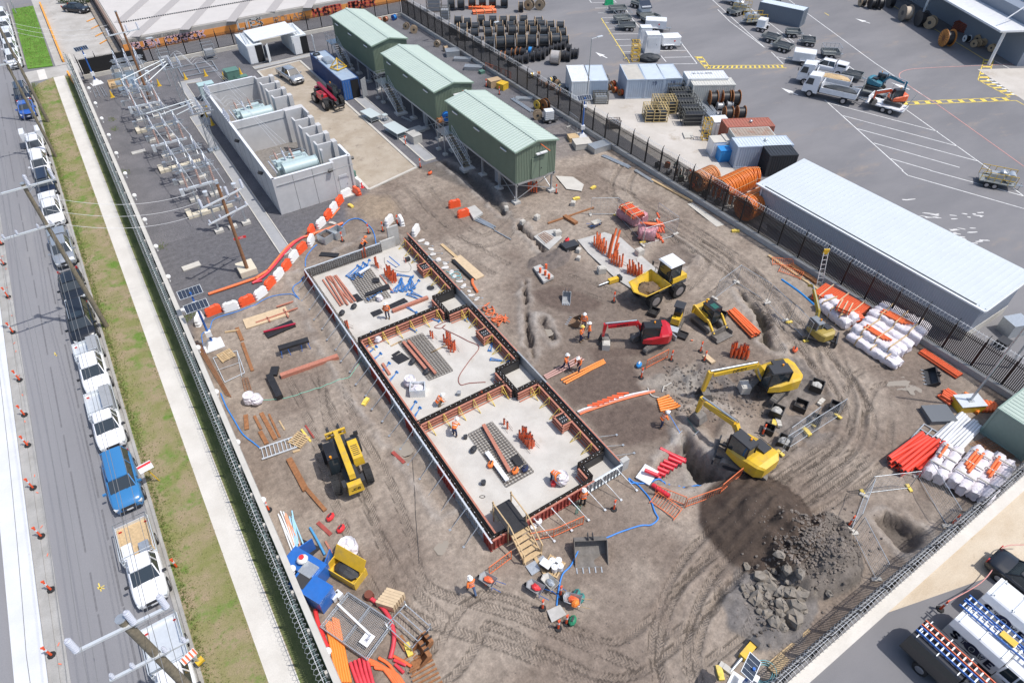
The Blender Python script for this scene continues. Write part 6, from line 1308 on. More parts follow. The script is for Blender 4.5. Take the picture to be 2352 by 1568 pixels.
r2,x0,x1,H1=stowe('white service utility with STOWE lettering and a flat hatched roof at the right edge',31.85,-.9,white,True);b=MB();[b.box((x,s*.62,H1+.04),(.16,.08,.07)) for x in (x0+.3,(x0+x1)/2,x1-.3) for s in S2];b.B('hatch_latch',galv,r2)
r3,x0,x1,H1=stowe('black service utility with orange and blue ladders nearest the camera',26.2,.05,mat('car_black',(.018,.02,.024),.25,coat=.7),True,letter_side=False)
roofladder(r3,.25,H1+.08,x0,4.3,.36,orange,'orange ladder on the roof of the black service utility');roofladder(r3,-.25,H1+.08,x0,3.6,.36,blue,'blue ladder on the roof of the black service utility')
p=T(3,3,2330,560);car('dark sedan partly in the frame at the right edge',(34.8,-2.2,.02),R(-90),'sedan',cdark,grp=None)
# earthmoving machines
def tracks(par,L_,g,w,h,blade=0):
 for s in S2:
  P=[(L_/2-h/2+h/2*cos(a),h/2+h/2*sin(a)) for a in lsp(-1.57,1.57,7)]+[(-L_/2+h/2+h/2*cos(a),h/2+h/2*sin(a)) for a in lsp(1.57,4.71,7)]
  b=MB();b.xz(P,s*g/2-w/2,s*g/2+w/2);n=int(L_/.16)
  for i in RN(n): b.box((-L_/2+h/2+i*(L_-h)/n,s*g/2,h+.01),(.07,w+.02,.04)); 
  t=b.B('track',mud,par);b=MB();b.xz([(p[0]*.86,h/2+(p[1]-h/2)*.5) for p in P],s*g/2+s*w/2-.03,s*g/2+s*w/2+.03);b.B('track_frame',dark,t)
 b=BX((0,0,h*.7),(L_*.5,g,h*.5));b.cyl((0,0,h*.8),(0,0,h+.15),g*.28,n=14);b.B('undercarriage',dark,par)
 if blade: b=BX((L_/2+.45,0,.3),(.12,g+w,.5));b.bar((L_/2+.4,g*.3,.3),(L_/2-.4,g*.3,.35),.12);b.bar((L_/2+.4,-g*.3,.3),(L_/2-.4,-g*.3,.35),.12);b.B('dozer_blade',galv if blade==2 else dark,par)
def armseg(b,a,c,w,h0,h1):
 a=V3(a);c=V3(c);d=(c-a).normalized();q=V3((0,w/2,0));n=V3((-d.z,0,d.x));b.add([a-q-n*h0/2,a+q-n*h0/2,a+q+n*h0/2,a-q+n*h0/2,c-q-n*h1/2,c+q-n*h1/2,c+q+n*h1/2,c-q+n*h1/2],[(0,1,2,3),(7,6,5,4),(0,4,5,1),(1,5,6,2),(2,6,7,3),(3,7,4,0)])
def bucket_part(par,x,z,w,s,m):
 b=MB();P=[(-.1,.45),(.55,.35),(.75,-.1),(.45,-.5),(-.05,-.55),(-.35,-.35)];P=[(x-p[0]*s,z+p[1]*s) for p in P]
 for k in S2: b.xz(P,k*w/2-.02,k*w/2+.02)
 for a,c in zip(P[:4],P[1:5]): b.bar((a[0],0,a[1]),(c[0],0,c[1]),w,.04)
 for i in RN(4): b.box((P[5][0]-.02,-w/2+.08+i*(w-.16)/3,P[5][1]-.05),(.07,.07,.16*s+.06))
 b.B('bucket',m,par)
def excavator(label,base,tip,trk_rz,size,m,tipz=.55,accent=None,blade=1,apex=None,cabm=None,armm=None,knee=None,bucket=True,reach=None,brand=None,z=0,cabg=glass):
 B=T(*base) ;B.z=hgt(B.x,B.y)+z;Tp=T(*tip,tipz);hd=ang(B,Tp);rch=reach or (Tp-B).xy.length;s=size
 r=thing('excavator',label,'excavator',B,hd,None)
 tr=newo('undercarriage',None);lk(tr);tr.parent=r;tr.rotation_euler=(0,0,trk_rz-hd);KID.setdefault(r.name,[]).append(tr)
 tracks(tr,2.9*s,1.75*s,.42*s,.6*s,blade);z0=.78*s
 b=MB();W_=1.1*s;b.loft([[(x,-y,z0),(x,-y,z1),(x,-y*.85,z1+.12*s),(x,y*.85,z1+.12*s),(x,y,z1),(x,y,z0)] for x,y,z1 in ((.95*s,W_*.9,z0+.45*s),(.2*s,W_,z0+.55*s),(-.6*s,W_,z0+.8*s),(-1.2*s,W_*.93,z0+.85*s),(-1.55*s,W_*.6,z0+.7*s))],0,smooth=False);b.B('house',m,r)
 b=BX((-.35*s,-.45*s,z0+1.0*s),(.9*s,.7*s,.12*s));b.B('engine_cover',dark if accent is None else accent,r)
 b=MB();[b.bar((-.9*s,y*s,z0+.95*s),(.4*s,y*s,z0+.95*s),.03) or b.bar((-.9*s,y*s,z0+.95*s),(-.9*s,y*s,z0+1.25*s),.03) or b.bar((.4*s,y*s,z0+.6*s),(.4*s,y*s,z0+1.25*s),.03) or b.bar((-.9*s,y*s,z0+1.25*s),(.4*s,y*s,z0+1.25*s),.03) for y in (-.95,)];b.B('guard_rail',dark,r)
 cx,cy,cw,cl,ch=.35*s,.55*s,.85*s,1.45*s,1.6*s;b=BX((cx,cy,z0+ch/2+.1),(cl-.08,cw-.08,ch-.1));cb=b.B('cab',cabg,r);b=MB()
 for X in (-1,1):
  for Y in (-1,1): b.box((cx+X*(cl/2-.04),cy+Y*(cw/2-.04),z0+ch/2+.1),(.09,.09,ch))
 for Y in (-1,1): b.box((cx,cy+Y*(cw/2-.03),z0+.3*s),(cl,.05,.5*s))
 b.B('cab_frame',cabm or black,cb);b=BX((cx-.05,cy,z0+ch+.12),(cl*1.0,cw*1.0,.1*s),taper=.92);b.B('cab_roof',cabm or dark,cb);b=BC((cx-.3*s,cy-.2*s,z0+ch+.17),(cx-.3*s,cy-.2*s,z0+ch+.32),.07,n=8);b.B('beacon',amber,cb)
 kn=knee or (rch*.52,rch*.42+.6*s);ap=apex or (rch*.92,kn[1]*.82);foot=(.7*s,z0+.5*s);am=armm or m
 bo=MB();mid=((foot[0]*.45+kn[0]*.55),(foot[1]*.35+kn[1]*.65)+.35*s);armseg(bo,(foot[0],0,foot[1]),(mid[0],0,mid[1]),.28*s,.32*s,.42*s);armseg(bo,(mid[0],0,mid[1]),(ap[0],0,ap[1]),.26*s,.42*s,.26*s);boo=bo.B('boom',am,r)
 st=MB();tz=tipz-B.z;a2=(ap[0]+.25*s,ap[1]+.3*s);armseg(st,(a2[0],-.0,a2[1]),(rch,0,tz+.45*s),.24*s,.3*s,.2*s);sk=st.B('stick',am,r)
 b=BC((foot[0]+.3*s,-.1*s,foot[1]-.2*s),(mid[0]-.1,-.1*s,mid[1]-.2*s),.06*s,n=6);b.cyl((foot[0]+.3*s,.1*s,foot[1]-.2*s),(mid[0]-.1,.1*s,mid[1]-.2*s),.06*s,n=6);b.cyl((mid[0],0,mid[1]+.25*s),(a2[0],0,a2[1]+.05),.07*s,n=6);b.B('hydraulic_ram',galv,boo)
 b=MB();q=[(foot[0],-.16*s,foot[1]+.2*s),(mid[0],-.16*s,mid[1]+.22*s),(ap[0],-.14*s,ap[1]+.15*s)];b.tube(q,.03*s,4);b.B('hose',dark,boo)
 b=BC((a2[0]-.05,0,a2[1]+.1*s),(rch-.0,0,tz+.9*s),.05*s,n=6);b.B('hydraulic_ram',galv,sk)
 if bucket: bucket_part(r,rch,tz,.75*s if bucket is True else bucket*s,.9*s,mud if bucket is True else dark)
 if brand:
  b=MB();A_=V3((mid[0],-.14*s,mid[1]+.02));C_=V3((ap[0],-.14*s,ap[1]));d=(C_-A_).normalized();up_=V3((-d.z,0,d.x));letters(b,brand,A_+d*.25-up_*.13*s-V3((0,.008,0)),d,up_,.26*s,.16,w=1.5);letters(b,brand[::-1] if 0 else brand,A_+d*1.6*s-up_*.13*s+V3((0,.29*s,0)),-d,up_,.26*s,.16,w=1.5);b.B('lettering',black,boo)
 return r
excavator('large yellow excavator with its arm reaching over the churned mud',(3,2,20,430),(2,2,1740,490),R(10),1.12,yellow,.4,brand='NMH',apex=None)
excavator('large yellow excavator digging beside the trench nearest the soil pile',(2,2,2140,1120),(2,2,1690,680),R(120),1.1,yellow,.5)
excavator('small red and black excavator digging near the group of workers',(2,1,1270,1570),(2,1,830,1550),R(-2),.95,red,.35,accent=black,cabm=black,armm=red,brand='NMH',blade=2)
excavator('compact yellow excavator with its arm raised beside the wrapped pipe stacks',(3,1,440,1535),(3,1,310,1040),R(-60),.72,mat('small_excavator_yellow',(.35,.26,.06),.5),3.3,cabm=mat('cab_grey',(.2,.22,.24),.5),bucket=False,armm=mat('dull_yellow',(.4,.3,.05),.5),apex=(2.0,3.6),knee=(1.1,2.6),reach=2.6)
def lug(par,x,y,r_,w): 
 q=wheel(par,x,y,r_,w);b=MB()
 for i in RN(16):
  a=i*pi/8;b.box((x+r_*cos(a),y+(.25*w if i%2 else -.25*w),r_+r_*sin(a)),(.07,w*.5,.09),ry=-a)
 b.B('tyre_tread',rubber,q)
def dumper():
 A=T(2,1,1500,1150);C=T(2,1,1300,1240);rz=ang(A,C);r=thing('site_dumper','yellow site dumper with a loaded skip and white roofed cab','dumper',(A+C)/2+V3((-sin(rz),cos(rz),0))*-.95+V3((0,0,.0)),rz)
 for x in (1.35,-1.35):
  for y in (-.95,.95): lug(r,x,y,.72,.6)
 b=BX((-.9,0,1.0),(2.6,1.0,.5));b.box((-1.5,0,1.35),(1.6,1.7,.5));b.B('chassis',mat('dumper_grey',(.1,.11,.12),.5),r);b=BX((-1.5,0,1.75),(1.7,1.75,.45),taper=.93);b.B('engine_cover',yellow,r)
 b=MB();t0=[(.0,-1.3,2.0),(2.6,-1.15,1.75),(3.0,0,1.65),(2.6,1.15,1.75),(0,1.3,2.0)];t1=[(.35,-.7,1.05),(1.7,-.65,1.05),(1.9,0,1.05),(1.7,.65,1.05),(.35,.7,1.05)]
 b.loft([t1,t0],0,False,caps=False);b.loft([[ (p[0]*.96+.04,p[1]*.94,p[2]-.0) for p in t0],[(p[0]*.95+.05,p[1]*.93,p[2]+.05) for p in t1]],0,False,caps=False);b.add(t1,[(4,3,2,1,0)]);b.add([(p[0],p[1],p[2]+.06) for p in t1],[(0,1,2,3,4)]);b.tube(t0,.05,5,closed=True);b.B('skip',yellow,r)
 b=MB();b.blob((1.3,0,1.15),(2.1,1.7,1.1),nu=12,nv=7,jit=.12,flat=.3,seed=3);b.B('load',mat('brown_spoil',(.16,.11,.07),.95,noise=.4,scale=2,bump=.6),r)
 b=BX((-.95,0,2.55),(1.35,1.45,1.6),taper=.92);c=b.B('cab',glass,r);b=MB(); 
 for X in (-1,1):
  for Y in (-1,1): b.bar((-.95+X*.66,Y*.71,1.75),(-.95+X*.61,Y*.66,3.35),.08)
 b.B('cab_frame',black,c);b=BX((-.95,0,3.42),(1.6,1.65,.12),taper=.88);b.B('cab_roof',white,c)
 for y in (-1,1): b=MB();b.tube([(-.2,y*.85,2.9),(0,y*1.15,2.9)],.02,4);b.box((0,y*1.2,2.75),(.06,.16,.4));b.B('mirror',dark,r)
 b=MB();P=[(-.1,-.9,1.6),(-.1,-.9,2.5),(-.1,-.3,2.55)];b.tube(P,.025,5);b.B('grab_rail',dark,r)
 return r
dumper()
def telehandler(label,rear,front,m,body,L_=None,lift=0,fork=True):
 A=T(*rear);C=T(*front);A.z=hgt(A.x,A.y);rz=ang(A,C);l=(C-A).xy.length;s=l/5.6;r=thing('telehandler',label,'telehandler',A.lerp(C,.47),rz);r.location.z=A.z+.02
 for x in (-1.5,1.4):
  for y in (-1.12,1.12): lug(r,x*s,y*s,.68*s,.5*s)
 b=BX((0,0,.95*s),(4.2*s,1.0*s,.6*s));b.box((-2.2*s,0,1.1*s),(.6*s,1.5*s,.8*s));b.B('chassis',dark,r)
 b=BX((-2.55*s,0,1.25*s),(.5*s,1.1*s,.8*s),taper=.85);b.B('counterweight',m,r)
 b=BX((.15*s,.78*s,1.65*s),(1.75*s,.8*s,1.5*s),taper=.9);c=b.B('cab',glass,r);b=BX((.1*s,.78*s,2.42*s),(1.5*s,.74*s,.08)); 
 for X in (-1,1):
  for Y in (-1,1): b.bar(((.15+X*.85)*s,(.78+Y*.38)*s,.9*s),((.15+X*.76)*s,(.78+Y*.35)*s,2.4*s),.07)
 for i in RN(5): b.box((.4*s,(.55+i*.12)*s,2.48*s),(.8*s,.03,.03))
 b.B('cab_frame',black,c);b=BC((-.5*s,.9*s,2.46*s),(-.5*s,.9*s,2.62*s),.08,n=8);b.B('beacon',amber,c)
 b=BX((.1*s,-.82*s,1.4*s),(1.9*s,.75*s,.75*s),taper=.9);en=b.B('engine_cover',body,r);b=MB();[b.box(((.4-.17*i)*s,-.82*s,1.79*s),(.05,.45*s,.02)) for i in RN(6)];b.B('vent',dark,en)
 b=BX((1.15*s,-.85*s,1.2*s),(.7*s,.7*s,.5*s));b.B('fuel_tank',dark,r)
 b=MB();armseg(b,(-2.3*s,-.02,2.05*s),(1.9*s,-.02,1.35*s),.42*s,.45*s,.4*s);b.box((1.8*s,-.02,1.4*s),(1.2*s,.3*s,.3*s));bo=b.B('boom',m,r);b=MB();armseg(b,(1.7*s,-.02,1.35*s),(2.9*s,-.02,.85*s),.3*s,.3*s,.3*s);b.B('boom_nose',black if body is red else m,bo)
 b=BX((3.0*s,0,.8*s),(.15*s,1.5*s,.15));b.box((3.0*s,0,.35*s),(.12*s,1.5*s,.12));[b.box((3.0*s,k*.7*s,.58*s),(.12,.1,.55*s)) for k in (-1,0,1)];b.B('carriage',m if body is not red else dark,r)
 if fork:
  for k in (-.4,.4): b=BX((3.65*s,k*s,.12),(1.2*s,.12,.06));b.box((3.08*s,k*s,.4*s),(.06,.12,.6*s));b.B('fork_tine',dark,r)
 for y in (1.25,-1.25): b=BX((1.3*s,y*s,1.9*s),(.08,.3,.4));b.B('mirror',dark,r)
 if body is not red: b=MB();letters(b,'JCB',(-2.81*s,-.3*s+.6*s,1.2*s),(0,-1,0),(0,0,1),.22*s,.2,w=1.3);b.B('lettering',black,r)
 return r
telehandler('yellow telehandler parked on the open dirt with its forks pointing up the yard',(1,2,945,1440),(1,2,745,900),yellow,yellow);telehandler('red telehandler parked on the pad in front of the long blue container',(1,0,590,900),(1,0,770,1030),mat('dark_red_paint',(.25,.01,.03),.35,coat=.4),red,fork=False)
def skid():
 A=T(2,1,1680,1330);C=T(2,1,1890,1500);rz=ang(A,C);l=(C-A).xy.length;r=thing('skid_steer','yellow and black tracked skid steer loader facing its bucket toward the trench','loader',A.lerp(C,.5),rz);tracks(r,2.1,1.5,.38,.62)
 b=BX((-.45,0,1.15),(1.6,1.15,.8),taper=.92);b.B('body',yellow,r);b=BX((.15,0,1.55),(1.25,1.0,1.3),taper=.93);c=b.B('cab',glass,r);b=BX((.1,0,2.24),(1.25,1.0,.08));[b.bar((.15+X*.6,Y*.48,1),(.15+X*.56,Y*.45,2.2),.09) for X in (-1,1) for Y in (-1,1)];b.B('cab_frame',black,c);b=BX((.3,0,2.3),(.6,.5,.02));b.B('roof_window',mat('green_glass',(.03,.12,.09),.1),c);b=BC((-.4,-.2,2.28),(-.4,-.2,2.42),.07,n=8);b.B('beacon',amber,c)
 for s in S2: b=BA((-1.1,s*.75,1.7),(.7,s*.75,1.25),.14,.2);b.bar((.7,s*.75,1.25),(1.5,s*.72,.45),.14,.2);b.bar((-1.1,s*.75,1.7),(-1.1,s*.75,.9),.14,.2);b.B('lift_arm',yellow,r)
 b=MB();P=[(1.4,.7),(1.45,.08),(2.2,.05),(1.5,.1)];b.box((1.45,0,.4),(.06,1.8,.65));b.box((1.85,0,.08),(.8,1.8,.05));[b.box((1.75,s*.9,.25),(.65,.04,.4)) for s in S2];b.B('bucket',mud,r)
skid()
def miniload():
 P=T(2,1,1500,1410);r=thing('mini_loader','small yellow and black stand on loader between the dumper and the skid steer','loader',P,ang(T(2,1,1530,1300),T(2,1,1470,1430)));tracks(r,1.5,.9,.25,.4);b=BX((0,0,.75),(1.3,.75,.55),taper=.9);b.B('body',yellow,r);b=BX((-.15,0,1.25),(.6,.6,.5));b.B('seat',black,r);b=MB();[b.bar((-.5,s*.35,.9),(-.5,s*.35,2.0),.06) or b.bar((.3,s*.35,.9),(.2,s*.35,2.0),.06) for s in S2];b.B('roll_frame',black,r);b=BX((-.2,0,2.02),(.9,.85,.07));b.B('canopy',dark,r);b=BX((1.05,0,.25),(.5,1.0,.4),ry=R(20));b.B('bucket',galv,r)
miniload()
# depot yard: drums
def NP(x,y,h=0): return ray(x*.57422,y*.57422,h)
DR={}
def drum(p,r_,w,rz,cm,fm,label,grp,z=0,up=False,hollow=.78,spokes=False):
 key=(r_,w,cm.name,fm.name,up,spokes,hollow); 
 if key in DR:
  s_,=DR[key];o=dup(s_,(p.x,p.y,z),rz,label,grp);return o
 o=thing('cable_drum',label,'cable drum',(p.x,p.y,z),rz,grp)
 def C(b,a,c,R0,n=22,m=0): b.cyl((0,0,a+w/2),(0,0,c+w/2),R0,n=n,m=m,smooth=True) if up else b.cyl((a,0,r_),(c,0,r_),R0,n=n,m=m)
 b=MB();C(b,-w/2+.04,w/2-.04,r_*hollow)
 if cm is cable or 'cable' in cm.name:
  for i in RN(4): C(b,-w/2+.1+i*(w-.2)/3-.015,-w/2+.1+i*(w-.2)/3+.015,r_*hollow+.012,18)
 b.B('cable_winding',cm,o)
 for s in S2: 
  b=MB();C(b,s*w/2-.035,s*w/2+.035,r_);f=b.B('flange',fm,o);b=MB();C(b,s*(w/2+.03),s*(w/2+.045),r_*.3,12); 
  if spokes: [b.box((s*(w/2+.045),r_*.62*cos(a),r_+r_*.62*sin(a)),(.02,r_*.7,.07),rx=a) for a in lsp(0,pi*2,16,endpoint=False)]
  b.B('hub_plate',dark if not spokes else mat('rib_brown',(.18,.07,.025),.8),f)
 DR[key]=(o,);return o
ya=ang(T(2,0,498,600),T(2,0,665,598));G1='black wrapped cable drums stacked in rows behind the fence'
def Z3(u,v,h=0): return NP(1750+u/1.92,v/1.92,h)
drown=[(148,[(160,160),(230,172),(335,152),(425,155),(505,158),(578,158),(660,152),(775,168)],.85),(0,[(125,222),(200,214),(290,207),(380,198),(472,200),(560,200),(645,200),(715,192),(795,190),(865,197),(942,200)],.85),(0,[(200,260),(285,258),(388,250),(485,240),(572,236),(650,238),(735,240),(812,236),(885,250),(955,254)],.9),(0,[(310,318),(400,332),(483,327),(557,322),(642,318),(725,316),(815,312),(905,303),(975,312)],1.12)]
nm=['back','second','third','front']
for i,(a_,row,rr_) in EN(drown):
 for j,(u,v) in EN(row):
  big=rr_ if not(i==3 and j in(0,8)) else .85
  p=Z3(u,v,big);drum(p,big,1.45 if big>1 else 1.2,ya+R(2*((j*7)%5-2)),cable,wood if (i+j)%3 else Qm('grey_drum_timber'),'black wrapped cable drum, %s from the left in the %s row of big drums'%(ORD[j],nm[i]),G1)
cols=[dark,cable,mat('black_cable',(.02,.02,.022),.5),Qm('blue_cable')]
for j,(u,v) in EN([(505,425),(545,415),(585,405),(622,395),(660,400),(715,388),(765,400),(800,395),(838,392),(875,378),(905,365),(935,358),(965,345),(1010,370)]):
 p=Z3(u,v,.62);drum(p,.62,.62,ya+R(-15),cols[3] if j==5 else cols[2] if j%3 else Qm('silver_cable') if j==13 else cols[2],Qm('black_flange') if j not in(0,2,3) else woodd,('blue cable drum among the black ones behind the silver drum' if j==5 else 'small cable drum, %s from the left in the upper row of small drums'%ORD[j]),'small cable drums behind the fence')
for j,(u,v) in EN([(560,468),(612,462),(640,460),(685,445),(735,432),(782,425),(812,415),(965,430),(1005,432),(1035,410),(1065,408)]):
 p=Z3(u,v,.72);drum(p,.72,.6,ya+R(-15),cols[2],Qm('black_flange'),'small black cable drum, %s from the left in the lower row of small drums'%ORD[j],'small cable drums behind the fence')
drum(Z3(905,440,.95),.95,1.3,ya+R(-15),Qm('silver_wrap'),Qm('grey_drum_timber'),'big silver wrapped cable drum in front of the small black drums',None,hollow=.97)
for j,(u,v) in EN([(105,28),(180,25),(265,15),(345,12),(422,10),(512,10)]): drum(Z3(u,v,1.0),1.0,1.2,ya,cable,Qm('grey_drum_timber') if j!=2 else woodd,'black cable drum, %s from the left in the row along the top edge'%ORD[j],'cable drums along the top edge')
for j,(u,v,a) in EN([(640,50,0),(705,35,60),(788,35,70)]): drum(Z3(u,v,.85),.85,.8,ya+R(a),cols[2],wood,['narrow black cable drum with metal flanges left of the large timber drum','large timber cable drum on a stand at the top of the yard','timber cable drum facing right near the top edge'][j],None)
for j,(p,a,s_) in EN((((2,0,1845,905),R(0),1.0),((2,0,1960,895),R(0),.95),((2,0,2050,900),R(0),1.0),((2,0,1985,1040),0,.85),((2,0,2100,1035),0,.85))):
 q=T(*p,s_);drum(q,s_,.95,ya+a,cols[2],mat('ribbed_brown_flange',(.32,.13,.045),.75,noise=.2,scale=3),'brown flanged black cable drum, %s in the group by the cream container'%ORD[j],'brown flanged drums by the cream container',spokes=True)
for j,(p,s_) in EN((((2,0,1910,975),.5),((2,0,2000,960),.45),((2,0,1895,1052),.35))): drum(T(*p,s_),s_,.7 if j<2 else .4,ya,Qm('silver_cable') if j!=1 else greym,greym,['small grey drum of silver wire in front of the brown drums, left one','small grey drum of silver wire in front of the brown drums, right one','tiny copper coloured drum below the brown drums'][j],None)
for j,(p,s_,a,cm,fm,l) in EN((((2,0,240,960),.6,10,cols[2],Qm('yellow_flange'),'yellow flanged drum leaning inside the black fence'),((2,0,300,960),.75,10,cols[2],woodd,'brown timber drum beside the yellow flanged one'),((2,0,235,1055),.6,60,cols[2],wood,'pale timber drum standing behind the water tank trailer'),
  ((1,0,1130,185),.4,30,Qm('copper_tape'),woodd,'left copper coloured spool by the far corner of the fence'),((1,0,1190,175),.4,30,Qm('copper_tape'),woodd,'right copper coloured spool by the far corner of the fence'),((1,0,1268,160),.45,20,Qm('blue_cable'),blue,'small blue spool in the far corner by the fence'),((1,0,1380,240),.5,40,cols[2],wood,'timber spool on the gravel, first along the fence'),((1,0,1450,270),.6,60,Qm('silver_wrap'),wood,'timber spool with silver wrap beside the fence'),((1,0,1665,400),.5,40,Qm('silver_wrap'),wood,'timber spool beside the fence, farther down'),((1,0,1740,445),.4,0,wood,wood,'short round timber spool standing upright by the fence'),
  ((1,0,1690,1110),.42,0,woodd,woodd,'brown spool on the landing of the nearest green building'),((1,0,1750,1070),.5,70,Qm('blue_cable'),blue,'blue spool on the landing of the nearest green building'))):
 zz=2.55 if j>9 else 0;drum(T(*p,s_+zz),s_,.5,R(a),cm,fm,l,None,z=zz)
for j,(p,s_,a,l,cm,fm) in EN((((3,0,870,15),.8,0,'leftmost drum in the dark group at the top edge of the yard',cols[2],wood),((3,0,960,25),.95,0,'second drum in the dark group at the top edge',cols[2],Qm('black_flange')),((3,0,1030,30),.95,0,'third drum in the dark group at the top edge',cols[2],Qm('black_flange')),((3,0,1130,20),.9,0,'rightmost drum in the dark group at the top edge',cols[2],Qm('black_flange')),
  ((3,0,1270,120),1.25,0,'huge weathered timber drum outside the depot canopy',mat('pale_rope',(.5,.42,.33),.8),Qm('grey_drum_timber')),((3,0,1415,170),1.2,0,'large dark grey drum beside the weathered timber one',cols[2],Qm('black_flange')),((3,0,1495,205),.95,40,'timber flanged drum on a steel stand by the depot',cols[2],wood),((3,0,1650,350),1.25,0,'bright orange brown ribbed drum standing alone by the depot',cols[2],mat('orange_rib_flange',(.5,.2,.04),.6,noise=.2)),((3,0,1830,355),.5,0,'small white topped spool near the orange drum',cols[2],white))): drum(T(*p,s_),s_,1.2 if s_>1.1 else .8,ya+R(a),cm,fm,l,None,spokes=(j==7))
k=0
for rw,(u0,v0,n_) in EN(((1900,400,5),(2060,440,5),(1930,355,4),(2080,370,5))):
 for i in RN(n_): drum(T(3,0,u0+45*i,v0-6*i,.55),.55,.45,ya+R(30),cols[2],wood,'small timber spool, %s in the %s row under the depot canopy'%(ORD[i],ORD[rw]),'small spools under the depot canopy');k+=1
for j,(u,v,l) in EN(((260,760,'dusty pink spool'),(310,780,'brown spool'),(350,735,'yellow spool'),(385,730,'dark spool'),(370,800,'white strapped spool'),(420,760,'grey spool'),(450,800,'small grey spool'),(500,830,'dark brown spool'),(430,840,'silver spool'),(245,680,'cream spool'),(180,690,'steel spool'))):
 drum(T(2,0,u,v,.4),.4,.4,ya+R(20*j),[greym,woodd,Qm('yellow_flange'),dark][j%4],[woodd,wood,galv,dark][j%4],l+' in the jumble between the fence and the white container','spools jumbled behind the fence')
for j,(u,v) in EN(((930,770),(945,825),(1000,850),(900,800))): drum(T(2,0,u,v,.4),.42,.45,ya+R(30),orange if j<3 else dark,woodd,'orange cable spool, %s in the cluster between the containers'%ORD[j] if j<3 else 'black cable spool beside the orange ones between the containers','spools between the containers')
# trailers and trucks of the depot yard
tm_=mat('trailer_grey',(.22,.235,.23),.5,noise=.15,dirt=.2)
def trailer(a,c,W_,label,kind='tray',z=0):
 A=T(*a);C=T(*c);L_=(C-A).xy.length;r=thing('trailer',label,'trailer',((A.x+C.x)/2,(A.y+C.y)/2,0),ang(A,C),'trailers parked in the depot yard');x=L_/2*.8
 for X in ((-.15*L_-.38),(-.15*L_+.38)):
  for s in S2: wheel(r,X,s*(W_/2+.1),.33,.22)
 b=BA((-x,0,.5),(L_/2,0,.48),.1);b.bar((x*.5,.5,.5),(L_/2,0,.48),.08);b.bar((x*.5,-.5,.5),(L_/2,0,.48),.08);b.cyl((L_/2-.25,0,.0),(L_/2-.25,0,.8),.04,n=6);b.B('drawbar',galv,r)
 for s in S2: b=BX((-.15*L_,s*(W_/2+.1),.72),(1.7,.28,.05));b.B('mudguard',tm_ if kind!='box' else white,r)
 x1=x*.75
 if kind in('tray','cage','tarp','solar'):
  b=BX(((-x+x1)/2,0,.58),(x+x1,W_,.08)); 
  for s in S2: b.box(((-x+x1)/2,s*W_/2,.8),(x+x1,.05,.42));b.box(((-x) if s<0 else x1,0,.8),(.05,W_,.42))
  b.B('tray',tm_,r)
  if kind=='cage': b=MB();[b.bar((X,s*W_/2,1),(X,s*W_/2,1.7),.04) for X in lsp(-x,x1,5) for s in S2];[b.bar((-x,s*W_/2,1.7),(x1,s*W_/2,1.7),.05) for s in S2];b.bar((-x,-W_/2,1.7),(-x,W_/2,1.7),.05);b.bar((x1,-W_/2,1.7),(x1,W_/2,1.7),.05);b.B('cage',galv,r)
  if kind=='tarp': b=MB();b.blob(((-x+x1)/2,0,.8),(x+x1-.2,W_-.15,.5),nu=14,nv=6,jit=.08,flat=.5,seed=int(L_*10));b.B('tarpaulin',tarp,r)
  if kind=='solar': b=BX((-.1,0,1.25),(1.6,W_*.9,1.2));b.B('housing',white,r);b=BX((-.1,-.1,2.0),(1.9,W_*1.1,.06),rx=R(25));b.B('solar_panel',spanel,r)
 if kind=='box': b=MB();rg=[[(X,-W_/2,.55),(X,-W_/2,1.75),(X,-W_/2+.12,1.85),(X,W_/2-.12,1.85),(X,W_/2,1.75),(X,W_/2,.55)] for X in (-x,x1)];b.loft(rg,0,False);b.B('box_body',white,r);b=BX((x1*.2,-W_/2-.01,1.25),(.2,.02,.2));b.B('emblem',redpl,r)
 if kind=='plant':
  b=BX(((-x+x1)/2,0,.6),(x+x1,W_,.1));b.B('deck',tm_,r);b=MB();[b.bar((X,s*W_/2,.6),(X,s*W_/2,1.7),.05) for X in lsp(-x,x1,6) for s in S2];[b.bar((-x,s*W_/2,z_),(x1,s*W_/2,z_),.05) for s in S2 for z_ in (1.15,1.7)];b.B('yellow_rail',yellow,r);b=BX((-.4,0,1.0),(1.2,.9,.8));b.cyl((.9,-.5,1.2),(.9,.5,1.2),.5,n=14);b.blob((.1,0,1.6),(.8,.7,.6),nu=7,nv=5,jit=.2);b.B('winch',galv,r)
 return r
